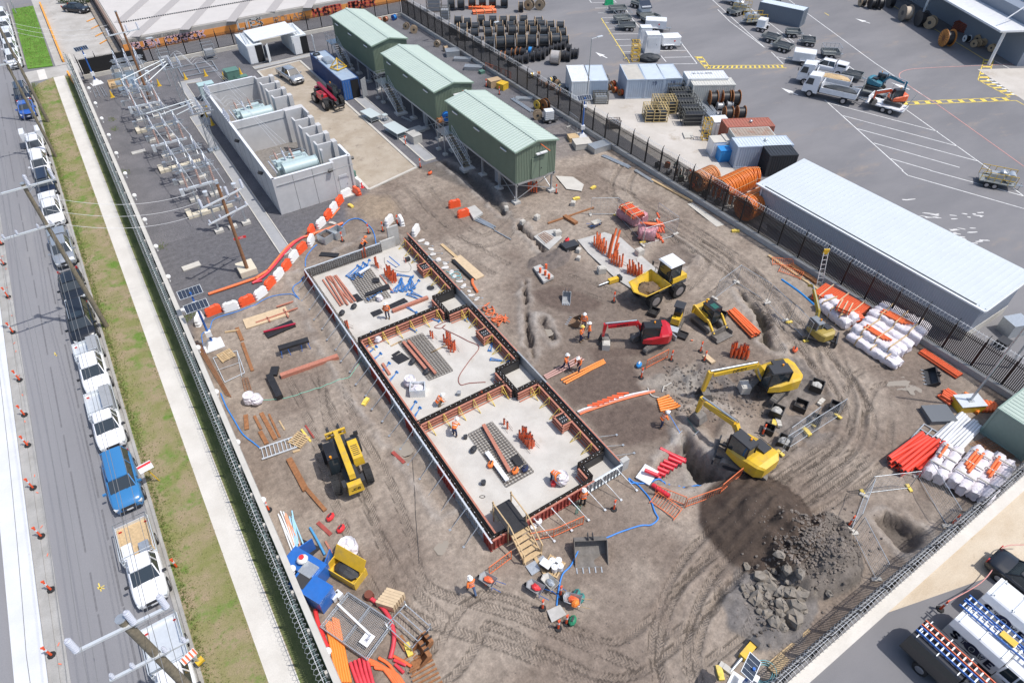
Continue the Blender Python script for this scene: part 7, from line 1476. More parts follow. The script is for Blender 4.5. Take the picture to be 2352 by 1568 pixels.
for a,c,w_,k,l in (((2,0,1100,50),(2,0,1230,90),1.5,'cage','cage trailer at the top of the marked bays'),((2,0,1060,110),(2,0,850,120),1.5,'tray','low dark trailer with drawbar pointing left near the top bays'),((2,0,1100,200),(2,0,900,215),1.6,'cage','galvanised cage trailer in the left column of bays'),((2,0,1150,275),(2,0,930,270),1.7,'tarp','flat trailer loaded with grey bundles in the left column'),
  ((2,0,1140,160),(2,0,1290,150),1.7,'solar','white solar lighting trailer in the right column of bays'),((2,0,1180,220),(2,0,1370,180),1.7,'tray','grey tray trailer below the solar trailer'),((2,0,1190,275),(2,0,1460,290),1.9,'box','flat white enclosed trailer behind the white generator'),((2,0,1340,440),(2,0,1565,430),1.9,'box','white enclosed trailer with twin wheels and a red emblem'),
  ((2,0,2060,130),(2,0,1990,150),1.8,'tray','small trailer with yellow frame at the top'),((3,0,100,10-5),(3,0,60,0),1.8,'tray','small trailer at the very top edge'),((2,0,2130,60),(2,0,1920,10),1.8,'box','white plant trailer at the top edge'),
  ((2,0,2200,130),(2,0,1990,100),2.0,'plant','cable winch trailer with yellow rails, farther of the two'),((2,0,2330,215),(2,0,2080,225),2.0,'plant','cable winch trailer with yellow rails, nearer of the two'),((2,0,2330,290),(2,0,2230,270),1.6,'box','short white generator trailer left of the dark lattice container'),
  ((3,0,140,330),(3,0,320,340),1.7,'tray','empty grey tray trailer in front of the dark lattice container'),((3,0,110,405),(3,0,-80,350),1.7,'tarp','tray trailer with black netting, farther left'),((3,0,440,420),(3,0,260,400),1.8,'tarp','tray trailer with a black cover at its right end'),((3,0,230,490),(3,0,10,430),1.8,'tarp','tray trailer with black netting behind the long white box trailer'),
  ((3,0,460,520),(3,0,680,530),1.8,'cage','dark grey trailer with ladder cage and drawbar pointing right'),((3,0,440,600),(3,0,160,560),2.0,'box','long white box trailer with red and blue emblems'),((3,0,650,705),(3,0,900,760),1.8,'tarp','grey trailer with black cover and red stands'),
  ((3,1,1870,90),(3,1,2320,180),1.8,'plant','long grey plant trailer on the right with yellow pump')): trailer(a,c,w_,l,k)
def truck(a,c,label,tr=False,load=tarp):
 A=T(*a);C=T(*c);L_=(C-A).xy.length;r=thing('tipper_truck',label,'truck',((A.x+C.x)/2,(A.y+C.y)/2,0),ang(A,C),'white tipper trucks in the depot yard');f=L_/2
 b=MB();rg=[]; 
 for X,z1,w in ((f,1.5,.9),(f-.1,1.75,1.0),(f-.45,2.75,1.0),(f-1.9,2.85,1.0),(f-2.0,2.7,1.0)): rg.append([(X,-w,.6),(X,-w,1.6 if z1>1.7 else z1*.9),(X,-w*.9,z1),(X,w*.9,z1),(X,w,1.6 if z1>1.7 else z1*.9),(X,w,.6)])
 b.loft(rg,0,False);cb=b.B('cab',carwhite,r);b=MB();b.add([(f+.0,-.82,1.65),(f+.0,.82,1.65),(f-.36,.86,2.6),(f-.36,-.86,2.6)],[(0,1,2,3)]);b.B('windscreen',glass,cb)
 for s in S2: b=MB();q=[(f-.25,s*1.03,1.65),(f-1.2,s*1.03,1.65),(f-1.2,s*.97,2.45),(f-.5,s*.97,2.45)];b.add(q,[(0,1,2,3) if s<0 else (3,2,1,0)]);b.B('side_window',glass,cb);b=BX((f+.05,s*1.25,2.1),(.08,.2,.4));b.B('mirror',dark,cb)
 b=BX((-.8,0,.75),(L_-1.2,.8,.3));b.B('chassis',dark,r)
 for X in (f-1.1,-f+1.5):
  for s in S2: wheel(r,X,s*.9,.45,.32)
 x0=-f+.1;x1=f-2.3;b=BX(((x0+x1)/2,0,1.0),(x1-x0,2.2,.12)); 
 for s in S2: b.box(((x0+x1)/2,s*1.08,1.3),(x1-x0,.06,.6))
 b.box((x0,0,1.3),(.06,2.2,.6));b.box((x1,0,1.55),(.08,2.2,1.1));b.B('tipper_body',white,r);b=MB();b.blob(((x0+x1)/2,0,1.35),(x1-x0-.3,1.9,.9),nu=14,nv=6,jit=.08,flat=.6);b.B('load',load,r)
 return r
truck((3,0,800,960),(3,0,310,850),'white tipper truck with a black covered load and a plant trailer behind');truck((3,0,740,840),(3,0,260,745),'white tipper truck standing behind the one with the black load',load=timber)
p=T(3,0,540,660);car('white utility hidden behind the two tipper trucks',(p.x,p.y,0),ang(T(3,0,800,840),T(3,0,310,730)),'ute',carwhite,grp=None,extra=('canopy',),name='utility_vehicle')
def plantbed(a,c,label,W_=2.3,m=white):
 A=T(*a);C=T(*c);L_=(C-A).xy.length;r=thing('plant_trailer',label,'trailer',((A.x+C.x)/2,(A.y+C.y)/2,0),ang(A,C));b=BX((-.3,0,.75),(L_-.8,W_,.15));b.B('deck',m,r)
 for X in (-.4,.5):
  for s in S2: wheel(r,X-.8,s*(W_/2-.1),.38,.25)
 b=BA((L_/2-.8,.6,.7),(L_/2+.7,0,.6),.12);b.bar((L_/2-.8,-.6,.7),(L_/2+.7,0,.6),.12);b.B('drawbar',galv,r);b=BX((L_/2-.9,0,1.2),(.1,W_,.8));b.box((L_/2-.9,-.7,1.0),(.5,.6,.4));b.B('headboard',m,r)
 for s in S2: b=MB();[b.bar((-L_/2+.2,s*.6+k*.25,.8),(-L_/2-.3,s*.6+k*.25,2.6),.05) for k in S2];[b.bar((-L_/2+.2-.5*t,s*.6-.25,.8+1.8*t),(-L_/2+.2-.5*t,s*.6+.25,.8+1.8*t),.05) for t in (.1,.3,.5,.7,.9)];b.B('ramp',galv,r)
plantbed((3,0,1250,1060),(3,0,850,950),'white plant trailer carrying the orange and black mini excavator');plantbed((3,0,1090,920),(3,0,800,850),'dark plant trailer carrying the blue mini excavator',2.0,tm_)
cblk=mat('mini_black',(.03,.03,.035),.4)
excavator('orange and black mini excavator loaded on the white plant trailer',(3,0,1130,1010),(3,0,960,930),ang(T(3,0,1250,1060),T(3,0,850,950)),.8,orange,1.2,accent=cblk,blade=0,z=.85,cabm=cblk,armm=mat('mini_red_arm',(.5,.08,.03),.4));excavator('blue mini excavator loaded on the dark trailer behind the orange one',(3,0,960,870),(3,0,1240,860),ang(T(3,0,1250,1060),T(3,0,850,950)),.8,mat('mini_blue',(.05,.2,.27),.4),1.2,accent=cblk,blade=0,z=.85,cabm=mat('mini_cab_grey',(.15,.2,.25),.4),armm=mat('mini_blue_arm',(.03,.2,.3),.4))
def boxthing(name,p,d,rz,m,label,cat,z=0,roof=None,door=True,grp=None,taper=1):
 P=T(*p,z); 
 if z==0: P.z=hgt(P.x,P.y)
 r=thing(name,label,cat,P,rz,grp);b=BX((0,0,d[2]/2),d,taper=taper);b.B('box_body',m,r);b=BX((0,0,d[2]+.02),(d[0]*taper+.05,d[1]*taper+.05,.05));b.B('lid',roof or m,r)
 if door: b=BX((0,-d[1]/2*(1+taper)/2-.02,d[2]*.5),(d[0]*.7,.03,d[2]*.75));q=b.B('door',m,r);b=BX((d[0]*.2,-d[1]/2-.05,d[2]*.5),(.05,.04,.12));b.B('handle',dark,q)
 return r
boxthing('generator',(2,0,1275,470),(2.4,2.2,2.6),ya,white,'tall white generator housing with sloped top in the marked bays','generator',taper=.85);boxthing('generator',(2,0,1215,380),(2.0,1.8,2.2),ya,white,'white generator housing behind the tall one','generator',taper=.85)
boxthing('green_tank',(2,0,890,45),(1.6,.9,.9),ya,mat('bright_green',(.03,.5,.2),.4),'small bright green tank at the top of the yard','tank',taper=.8)
def cage(p,d,rz,m,label,fill=None,grp=None,n=4):
 P=T(*p);P.z=hgt(P.x,P.y);r=thing('cage',label,'cage',P,rz,grp);b=MB();x,y,z=d[0]/2,d[1]/2,d[2]
 for X in (-x,x):
  for Y in (-y,y): b.box((X,Y,z/2),(.07,.07,z))
 for k in RN(n+1):
  Z_=.1+k*(z-.12)/n
  for s in S2: b.box((0,s*y,Z_),(d[0],.05,.06));b.box((s*x,0,Z_),(.05,d[1],.06))
 m_=int(d[0]/.35)
 for i in RN(m_+1): b.box((-x+i*d[0]/m_,0,z+.02),(.06,d[1],.05))
 m2=int(d[1]/.5)
 for i in RN(1,m2): b.box((0,-y+i*d[1]/m2,z+.06),(d[0],.06,.04))
 b.B('cage_frame',m,r)
 if fill: b=BX((0,0,z*.4),(d[0]*.8,d[1]*.85,z*.7));b.B('contents',fill,r)
 return r
gdk=mat('dark_grey_frame',(.12,.12,.11),.6,noise=.2);yt=mat('yellow_timber',(.55,.42,.2),.7,noise=.1)
cage((2,0,1130,560),(1.0,1.0,2.3),ya,yellow,'yellow tall storage cage beside the black tarpaulin pile, front one');cage((2,0,1125,520),(1.0,1.0,2.3),ya,yellow,'yellow tall storage cage beside the black tarpaulin pile, back one')
for i in RN(4): cage((2,0,1290+75*(i%2)+(-20 if i<2 else 0)+(60 if i>1 else 0),1050+(40 if i<2 else -35)),(1.8,2.6,1.8) if 0 else (1.75,2.3,1.7),ya,yt,'yellow timber crate of insulators, %s one of the block of four'%['front left','front right','back left','back right'][i],cable,'timber crates in the pale apron')
for i in RN(5): cage((2,0,1650-38*i,1140-62*i),(2.6,1.25,2.0),ya,gdk,'dark grey steel stillage, %s from the camera in the long stack'%ORD[i],dark,'grey stillages in the long stack')
cage((2,0,810,940),(1.9,1.4,1.3),ya,gdk,'dark timber cage in front of the second container',galv);cage((2,0,805,860),(2.0,1.6,2.2),ya,gdk,'dark stacked cage against the second container',galv);cage((2,0,935,1170),(1.4,1.2,1.0),ya,Qm('weathered_crate'),'weathered crate behind the palisade fence',dark)
cage((1,0,1640,100),(2.6,1.6,2.6),ya,Qm('weathered_crate'),'weathered steel stillage behind the fence near the top',greym);cage((1,0,1740,170),(1.6,1.4,1.9),ya,gdk,'smaller grey stillage behind the fence near the top',greym)
b=MB();b.blob((0,0,.45),(3.2,2,1.1),nu=14,nv=7,jit=.1,flat=.8);tag(b.B('tarpaulin_pile',tarp,None,T(2,0,1260,560),ya),'black tarpaulin covered pile beside the yellow cages','pile')
boxthing('white_cabinet',(2,0,1880,1230),(1.9,1.8,1.9),ya+R(5),white,'white rusty edged cabinet beside the yellow ladder cage','cabinet');boxthing('white_cabinet',(2,0,1860,1410),(1.5,1.7,1.8),ya+R(5),white,'left white cabinet with grey strip roof behind the blue box','cabinet',roof=concl);boxthing('white_cabinet',(2,0,1960,1400),(1.3,1.6,1.9),ya+R(5),white,'right white cabinet with grey strip roof behind the blue box','cabinet',roof=concl);boxthing('blue_cabinet',(2,0,1960,1465),(2.1,1.2,1.4),ya+R(5),Qm('sky_blue_paint'),'bright blue chemical storage box beside the pale blue container','cabinet')
cage((2,0,1770,1280),(.8,.8,2.6),ya,yellow,'yellow ladder cage behind the white cabinets')
board('square_pallet',((2,0,1565,1225),(2,0,1655,1222),(2,0,1668,1275),(2,0,1585,1278)),concl,'pale square pallet lying alone on the apron',.012,.15,'pallet')
def bundle(name,a,c,n,rows,rr_,m,label,z=0,cat='pipes',strap=None,hollow=True,jit=.0,wrapm=None,seed=1):
 A=T(*a,z);C=T(*c,z)
 if z==0: A.z=hgt(A.x,A.y);C.z=hgt(C.x,C.y)
 L_=(C-A).length;r=thing(name,label,cat,A,ang(A,C));rg=random.Random(seed);dz=C.z-A.z
 for j in RN(rows):
  for i in RN(n-(j%2)):
   y=(i-(n-1)/2+.5*(j%2))*rr_*2.05;zz=rr_+j*rr_*1.75+.03;x0=rg.uniform(-jit,jit);x1=L_+rg.uniform(-jit,jit);k=rg.uniform(-1,1)*jit*.35;b=BC((x0,y+k,zz),(x1,y-k,zz+dz),rr_,n=8)
   if hollow: b.cyl((x1+.003,y-k,zz+dz),(x1+.006,y-k,zz+dz),rr_*.8,n=8,m=1);b.cyl((x0-.006,y+k,zz),(x0-.003,y+k,zz),rr_*.8,n=8,m=1)
   b.B('pipe' if cat=='pipes' else 'bar',[m,dark],r)
 if strap:
  for t in (.15,.5,.85): b=BX((L_*t,0,rr_+rows*rr_*1.75+.02),(.09,n*rr_*2.2,.06));[b.box((L_*t,s*n*rr_*1.08,rows*rr_*.9),(.09,.05,rows*rr_*1.9)) for s in S2];b.B('batten',strap,r)
 return r
bundle('pipe_bundle',(1,0,1960,80),(1,0,2190,95),7,3,.09,orange2,'orange conduit bundle, back of the two at the top of the yard',strap=timber);bundle('pipe_bundle',(1,0,1990,130),(1,0,2205,115),6,3,.09,orange2,'orange conduit bundle, front of the two at the top of the yard',strap=timber)
bundle('pipe_bundle',(3,0,1740,290),(3,0,1980,240),10,6,.12,mat('red_orange_pipe',(.5,.1,.04),.5),'large red orange pipe stack under the depot canopy')
bundle('steel_poles',(2,0,1700,950),(2,0,1860,1120),5,2,.13,galv,'bundle of galvanised poles beside the grey stillages',cat='steel');bundle('steel_poles',(2,0,1790,950),(2,0,1900,1110),3,2,.11,galv,'second bundle of galvanised poles next to the brown drums',cat='steel')
def bigcoil(p,L_,ro,label,rz,n=9,m=None):
 P=T(*p,ro);P.z=0;r=thing('conduit_coil',label,'pipe coil',P,rz,'big orange conduit coils behind the fence')
 for k in RN(2):
  b=MB();Q=[];rr_=ro-.06-k*.16
  for i in RN(n*20+1): t=i/20;Q.append((-L_/2+L_*t/n+.03*sin(t*9),rr_*cos(2*pi*t),ro+rr_*sin(2*pi*t)))
  b.tube(Q,.075,6);b.B('conduit_turn',m or Qm('coil_orange'),r)
 b=MB();[b.bar((-L_/2,(ro+.02)*cos(a),ro+(ro+.02)*sin(a)),(L_/2,(ro+.02)*cos(a),ro+(ro+.02)*sin(a)),.04,.02) for a in (.4,1.6,2.8)];b.B('strap',timber,r)
ca=ang(T(2,1,1900,200),T(2,1,2200,60));bigcoil((2,1,1770,70),2.8,1.1,'leftmost orange conduit coil lying behind the black fence',ca,13,mat('dusty_coil_orange',(.62,.26,.1),.5,noise=.15));bigcoil((2,1,2030,130),4.3,1.3,'long orange conduit coil in the middle of the three behind the fence',ca,21);bigcoil((2,1,2190,60),1.6,1.1,'orange conduit coil at the back behind the middle one',R(-30),8);bigcoil((2,1,2230,300),3.6,1.3,'orange conduit coil next to the corner of the white shed',ca,18)
for i in RN(16):
 p=V3((50.9+.12*(i%3),44-.55*i,0));b=BX((0,0,.75),(.16,.14,1.5));b.box((0,0,.1),(.6,.4,.2));tag(b.B('stub_post',conc,None,p),'pale concrete stub post, %s from the far end behind the palisade fence'%ORD[i],'post','concrete stub posts behind the fence')
for i in RN(18):
 p=V3((50.6+.9*((i*7)%3),47-.62*i,0));r=thing('small_reel',"small %s reel in the tangle behind the fence, %s from the far end"%(['black','orange','green','grey'][i%4],ORD[i]),'reel',p,R(37*i));b=BC((-.15,0,.35),(.15,0,.35),.25,n=12);b.B('winding',[cable,orange,eqgreen,greym][i%4],r)
 for s in S2: b=BC((s*.16,0,.35),(s*.19,0,.35),.35,n=14);b.B('flange',[dark,woodd,galv][i%3],r)
# water barriers, bollards, hoses
def barrier(p,a,m,label,tip=0):
 P=G(*p);key='barrier'+m.name
 if key in DR: o=dup(DR[key],P,a,label,'orange and white water filled barriers');return o
 r=thing('water_barrier',label,'barrier',P,a,'orange and white water filled barriers');L_=1.35;b=MB();out=[(-.68,0),(-.62,.12),(-.68,.3),(-.6,.45),(-.66,.6),(-.55,.78),(-.3,.9),(-.22,.82),(.22,.82),(.3,.9),(.55,.78),(.66,.6),(.6,.45),(.68,.3),(.62,.12),(.68,0)]
 n=len(out);sec=[]
 for y,k in ((-.24,.86),(-.15,1),(.15,1),(.24,.86)): sec.append([(p_[0]*(k if k<1 else 1),y*(1-.45*p_[1]),p_[1]*(.96 if k<1 else 1)) for p_ in out])
 b.loft(sec,0,False);b.B('barrier_body',m,r);b=MB(); 
 for s in S2: b.xz([(s*.27+.17*cos(t),.5+.2*sin(t)) for t in lsp(0,6.28,9)[:-1]],-.16,.16)
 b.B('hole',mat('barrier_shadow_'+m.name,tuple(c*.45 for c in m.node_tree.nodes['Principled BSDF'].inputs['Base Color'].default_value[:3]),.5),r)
 DR[key]=r;return r
ob=mat('barrier_orange',(.8,.1,.03),.4,noise=.08);wb=mat('barrier_white',(.78,.78,.76),.4,noise=.05)
bars=[(0,1,1840,1390,1),(0,1,1970,1310,0),(0,1,2130,1275,1),(0,1,2275,1220,0),(1,1,50,1150,1),(1,1,135,1060,0),(1,1,215,980,1),(1,1,285,900,0),(1,1,350,810,1),(1,1,425,735,0),(1,1,510,665,1),(1,1,510,570,0),(1,1,600,505,1),(1,1,665,430,0),(1,1,715,365,1),(1,1,770,300,0),(1,1,830,235,1),(1,1,930,215,0),(1,1,945,135,1)]
for i,bb in EN(bars):
 nx_=bars[min(i+1,len(bars)-1)];pv=bars[max(i-1,0)];a=ang(T(*pv[:4]),T(*nx_[:4])) if i not in (17,18) else R(100)
 if i==0: a=R(60)
 barrier(bb[:4],a,wb if bb[4] else ob,'%s water filled barrier, %s from the street end of the curved row'%('white' if bb[4] else 'orange',ORD[i]))
for p,a,m,l in (((1,1,1225,480),R(35),wb,'white water barrier standing alone north of the slab'),((1,1,1335,480),R(80),wb,'white water barrier beside the tall concrete wall slab'),((1,1,1825,330),R(-10),ob,'orange water barrier, left of the pair on the track'),((1,1,1905,415),R(-5),ob,'orange water barrier, right of the pair on the track'),((1,1,1470,570),R(40),wb,'tipped white water barrier behind the concrete wall slab')): barrier(p,a,m,l)
def bollard(p,label,base=None,lean=0,grp='orange bollards along the street kerb'):
 P=T(*p);P.z=hgt(P.x,P.y)+(.02 if P.x>-13 else .07);key='bol'
 if key in DR: o=dup(DR[key],P,lean,label,grp);return o
 r=thing('bollard',label,'bollard',P,0,grp);b=BC((0,0,0),(0,0,.06),.23,.2,8);b.B('rubber_base',rubber,r);b=BC((0,0,.06),(0,0,.95),.065,.055,10);b.box((0,0,1.02),(.16,.06,.12));b.B('post',mat('bollard_orange',(.78,.1,.03),.45),r);b=BC((0,0,.62),(0,0,.78),.07,n=10);b.B('reflective_band',white,r);DR[key]=r;return r
for i,p in EN(((0,1,20,680),(0,1,40,865),(0,1,80,1165),(0,1,125,1490),(0,2,185,360),(0,2,230,680),(0,2,260,960),(0,2,310,1350),(0,3,385,225),(0,3,475,715),(0,3,480,1315))): bollard(p,'orange and white kerb bollard, %s from the far end of the row'%ORD[i])
for i,(p,l) in EN((((0,3,1630,510),'red bollard fallen over on the grass verge'),((1,2,120,1550),'red and white bollard beside the low white wall'),((1,1,1165,555),'red bollard in front of the lone white water barrier'),((1,1,1035,575),'leaning red bollard inside the blue hose loop'),((1,1,1300,490),'red bollard by the concrete wall slab'),((1,1,795,650),'red bollard behind the pair of grey crates'),((2,2,1460,170),'red bollard at the right end of the orange barrier near the plate compactor'),((2,2,1185,335),'red bollard below the plate compactor'),((2,2,1730,90),'red bollard at the tape line, left of two'),((2,2,1765,175),'red bollard at the tape line, right of two'),((2,2,935,1540),'red and white bollard standing outside the near formwork'),((2,3,445,755),'red bollard beside the two wheelbarrows'),((2,3,280,885),'red bollard below the red toolbox barrow'),((2,3,425,1065),'orange bollard below the concrete sheet'),((2,3,500,1015),'red bollard beside the green tool bag'),((2,1,935,1200),'red bollard in front of the dumper'),((3,3,1580,890),'red bollard on the sandy strip'),((1,0,1375,1330),'red bollard on the gravel beside the grey table'),((1,0,2115,800),'red bollard near the cardboard boxes'),((1,0,2235,870),'red bollard with flag tape near the yellow box'),((1,0,1510,1540),'red bollard at the corner of the pad'),((2,1,405,210),'red bollard under the nearest green building'),((3,3,1690,110),'small red cone by the south fence'),((3,3,740,120),'small red cone beside the rubble heap'),((2,2,2300,850),'red bollard behind the excavator nearest the soil pile'))): bollard(p,l,grp='site bollards')
cc=thing('traffic_cone','red cone among the barriers by the enclosure door','cone',G(1,1,975,155));b=BC((0,0,0),(0,0,.7),.16,.03,10);b.B('cone_body',redpl,cc);b=BX((0,0,.02),(.4,.4,.04));b.B('base',redpl,cc)
hose('blue_hose',[(1,1,1100,665),(1,1,1090,600),(1,1,1060,530),(1,1,1000,480),(1,1,940,452),(1,1,860,460),(1,1,800,500),(1,1,780,530)],.05,bluep,'blue hose curving from the far wall past the grey crates');hose('blue_hose',[(1,1,560,680),(1,1,500,740),(1,1,460,800),(1,1,455,885)],.045,bluep,'short blue hose running from the yellow box to the slab');hose('blue_hose',[(1,1,400,1190),(1,1,340,1100),(1,1,400,1020),(1,1,440,975)],.04,bluep,'blue hose at the far street corner of the slab')
hose('blue_hose',[(1,1,380,1180),(1,1,320,1140),(1,1,180,1150),(1,1,60,1190),(0,1,2340,1240),(0,1,2200,1290),(0,1,1980,1360),(0,1,1940,1420),(0,1,1930,1450),(0,1,1860,1500),(0,2,1860,0),(0,2,1880,110)],.035,bluep,'thin blue hose following the curved barrier row')
hose('blue_hose',[(0,2,2030,480),(0,2,2080,600),(0,2,2150,720),(0,2,2230,850),(0,2,2330,930),(1,2,40,980)],.05,bluep,'blue hose passing the rusty steel bars');hose('blue_hose',[(2,2,1970,1210),(2,2,1900,1210),(2,2,1830,1260),(2,2,1750,1250),(2,2,1600,1290),(2,2,1450,1290),(2,2,1370,1265),(2,2,1250,1300),(2,2,1130,1295),(2,2,1075,1260),(2,2,1090,1300),(2,2,1150,1310),(2,2,1260,1440),(2,3,1310,0),(2,3,1340,60),(2,3,1280,115),(2,3,1180,125),(2,3,1000,180),(2,3,850,240),(2,3,660,270),(2,3,610,350),(2,3,540,490),(2,3,465,570),(2,3,430,700),(2,3,410,860)],.055,bluep,'long blue hose from the trench to the wheelbarrows')
hose('green_hose',[(1,2,65,540),(1,2,250,520),(1,2,450,465),(1,2,650,400),(1,2,820,340),(1,2,930,240),(1,2,960,180)],.025,mat('green_hose',(.2,.5,.38),.5),'pale green hose from the white bag to the slab');hose('site_cable',[(1,2,1435,1080),(1,2,1460,1400),(1,2,1465,1568),(1,3,1480,200),(1,3,1498,470)],.018,dark,'thin black cable running down the open dirt')
def pipep(pts_,r_,m,label,z=0,name='long_pipe',n=5):
 P=[T(*k) for k in pts_];P=SP(P,n)
 for p in P: p.z=(z or hgt(p.x,p.y))+r_+.02
 b=MB();b.tube(P,r_,8);return tag(b.B(name,m),label,'pipe')
pipep([(0,1,1920,1145),(0,1,2351,1000),(1,1,0,1000),(1,1,110,930)],.13,orange2,'long orange pipe lying outside the barrier row, lower part');pipep([(1,1,-30,1045),(1,1,110,950),(1,1,270,760),(1,1,380,650),(1,1,470,605),(1,1,540,575)],.12,redp,'red bent pipe along the curved barrier row');pipep([(1,1,115,925),(1,1,300,705),(1,1,420,625),(1,1,540,590)],.12,orange2,'orange bent pipe beside the red bent pipe');pipep([(1,1,520,590),(1,1,800,490)],.13,orange2,'straight orange pipe ending beside the grey crates');pipep([(1,1,690,445),(1,1,770,350)],.07,orange2,'short orange pipe between the barriers');pipep([(0,1,2340,1035),(1,1,60,1020)],.1,redp,'short red pipe end under the barriers')
pipep([(1,3,1045,790),(1,3,1150,870),(1,3,1230,980),(1,3,1270,1120),(1,3,1265,1230),(1,3,1235,1350)],.13,redp,'curved red and orange pipe beside the stacked mesh panels');pipep([(1,3,550,905),(1,3,575,1030),(1,3,625,1150)],.13,Qm('red_pipe2'),'red pipe leaning by the white wall, upper one');pipep([(1,3,600,1110),(1,3,630,1180),(1,3,662,1250)],.13,Qm('red_pipe2'),'red pipe by the white wall, lower one')
for i in RN(6): pipep([(1,3,645+22*i,1000+8*i-50*(i>2)),(1,3,700+22*i,1270),(1,3,750+24*i,1568)],.09,Qm('bright_orange_conduit'),'bright orange conduit, %s from the left in the long bundle at the bottom'%ORD[i])
for i in RN(5): pipep([(1,3,870+38*i,1385-18*i if i<4 else 1350),(1,3,895+38*i,1460),(1,3,935+35*i,1568),(1,3,970+30*i,1640)],.1,redp,'pink red curved pipe, %s from the left in the strapped bunch'%ORD[i])
for i in RN(5): pipep([(1,3,1000+30*i,1340+28*i) if i<3 else (1,3,1060+10*i,1400+8*i),(1,3,1130+22*i,1400+14*i),(1,3,1220+20*i,1500),(1,3,1290+20*i,1600)],.095,orange2,'orange curved pipe, %s in the strapped bunch at the bottom edge'%ORD[i])
pipep([(1,3,1130,1340),(1,3,1230,1410),(1,3,1320,1560)],.09,orange2,'orange curved pipe crossing the strapped bunch');pipep([(1,3,1265,1325),(1,3,1430,1420)],.09,orange,'short orange red pipe by the rusty buckets, upper');pipep([(1,3,1270,1360),(1,3,1380,1410)],.09,redp,'short red pipe by the rusty buckets, middle');pipep([(1,3,1280,1400),(1,3,1360,1480)],.09,redp,'short red pipe by the rusty buckets, lower')
pipep([(1,3,500,150),(1,3,570,270),(1,3,635,395)],.08,mat('blue_pipe',(.08,.3,.55),.5),'blue pipe lying on the dirt behind the blue cabinets')
for i in RN(3): pipep([(2,2,290+12*i,320+13*i),(2,2,620+20*i,140+15*i)],.07,Qm('dusty_pink_pipe'),'dusty pink pipe entering the slab wall, %s of three'%ORD[i]);pipep([(2,2,450+22*i,355+12*i+8*(i>0)),(2,2,840+8*i,175+12*i)],.075,Qm('bright_orange_conduit'),'loose orange pipe beside the two workers, %s of three'%ORD[i])
for i in RN(3): pipep([(2,2,600+12*i,648+12*i),(2,2,980,520+14*i),(2,2,1250+60*(i>0),462+12*i-20*(i>0))],.07,[white,Qm('dusty_pink_pipe'),orange2][i],['white','dusty pink','orange'][i]+' pipe of the trio held by orange spacers across the brown fill')
for i in RN(7): b=BX((0,0,.2),(.9,.12,.1));b.box((.1,.1,.12),(.6,.06,.1));tag(b.B('pipe_spacer',orange,None,G(2,2,745+45*i,600-18*i),R(-30)),'orange spacer across the pipe trio, %s from the slab'%ORD[i],'spacer','orange spacers over the pipe trio')
for i in RN(6): pipep([(2,2,1330+6*i,545+20*i),(2,2,1440+20*i,505+20*i)],.09,Qm('bright_orange_conduit'),'short orange pipe, %s in the raft behind the lone worker'%ORD[i])
for i in RN(9):
 p=(2,2,1335+38*i-6*(i%2),1255-28*i) if i<8 else (2,2,1600,1075);A=G(*p);A.z=max(A.z,-.6);b=MB();q=V3((-.55,.75,.12)) if i<8 else V3((-1,1.6,.4));b.tube([A+V3((0,0,.25)),A+q+V3((0,0,.3))],.14,10);b.cyl(A+V3((0,0,.25)),A+V3((.03,-.05,.25)),.17,n=10);tag(b.B('red_duct',Qm('red_duct_mat')),'thick red duct end, %s from the near end of the row in the trench'%ORD[i],'pipe','red duct ends in the trench')
boxthing('duct_template',(2,2,1240,1230),(1.3,1.0,.12),R(20),white,'white duct template board with round holes','board',door=False)
pipep([(2,2,1290,1330),(2,2,1360,1385),(2,2,1440,1440)],.17,Qm('red_duct_mat'),'ribbed red pipe lying inside the orange barrier line')
pipep([(2,2,1245,430),(2,2,1280,500),(2,2,1350,520)],.05,concl,'pale flexible conduit curling beside the pipe trio, left loop');pipep([(2,2,1465,380),(2,2,1400,410),(2,2,1380,470)],.05,concl,'pale flexible conduit curling beside the pipe trio, right loop')
board('blinding_slab',((2,1,600,640),(2,1,850,570),(2,1,1000,620),(2,1,1340,920),(2,1,1200,1060),(2,1,1100,1090),(2,1,960,1000),(2,1,700,760)),conc,'long rough grey concrete slab with rows of orange risers',.1,.06,'concrete slab');board('blinding_slab',((2,1,200,610),(2,1,290,560),(2,1,400,540),(2,1,460,620),(2,1,340,730)),conc,'grey concrete pad with rusty mesh beside the long slab',.1,.06,'concrete slab');board('blinding_slab',((2,1,400,50),(2,1,560,60),(2,1,660,130),(2,1,640,190),(2,1,500,170)),concl,'pale dusty concrete patch under the orange barrier pieces',.08,.03,'concrete slab')
cluster(((2,1,785,680),(2,1,860,750)),5,3,'leaning orange risers at the far end of the long grey slab',1.0,.08,orange2,z=.16,lean=(.15,.25));cluster(((2,1,880,790),(2,1,930,800)),2,2,'tallest white footed orange risers on the long grey slab',2.0,.1,orange2,z=.16,lean=(.35,.2));cluster(((2,1,935,830),(2,1,1010,870)),4,3,'orange risers in the middle of the long grey slab',1.0,.08,orange2,z=.16,lean=(.05,.1));cluster(((2,1,1080,920),(2,1,1190,960)),5,3,'orange risers at the near end of the long grey slab',1.0,.08,orange2,z=.16,lean=(-.05,.15));cluster(((2,2,2010,110),(2,2,2150,130)),5,3,'orange risers with white caps rising beside the trench',1.0,.09,orange,z=.0,lean=(0,.1));cluster(((2,1,150,180),(2,1,220,190)),4,2,'orange risers under the nearest green building',1.0,.08,orange,z=.1)
board('service_pit',((2,1,195,905),(2,1,260,880),(2,1,385,990),(2,1,290,1040)),conc,'grey concrete plinth with three red capped pipes',.05,.25,'plinth')
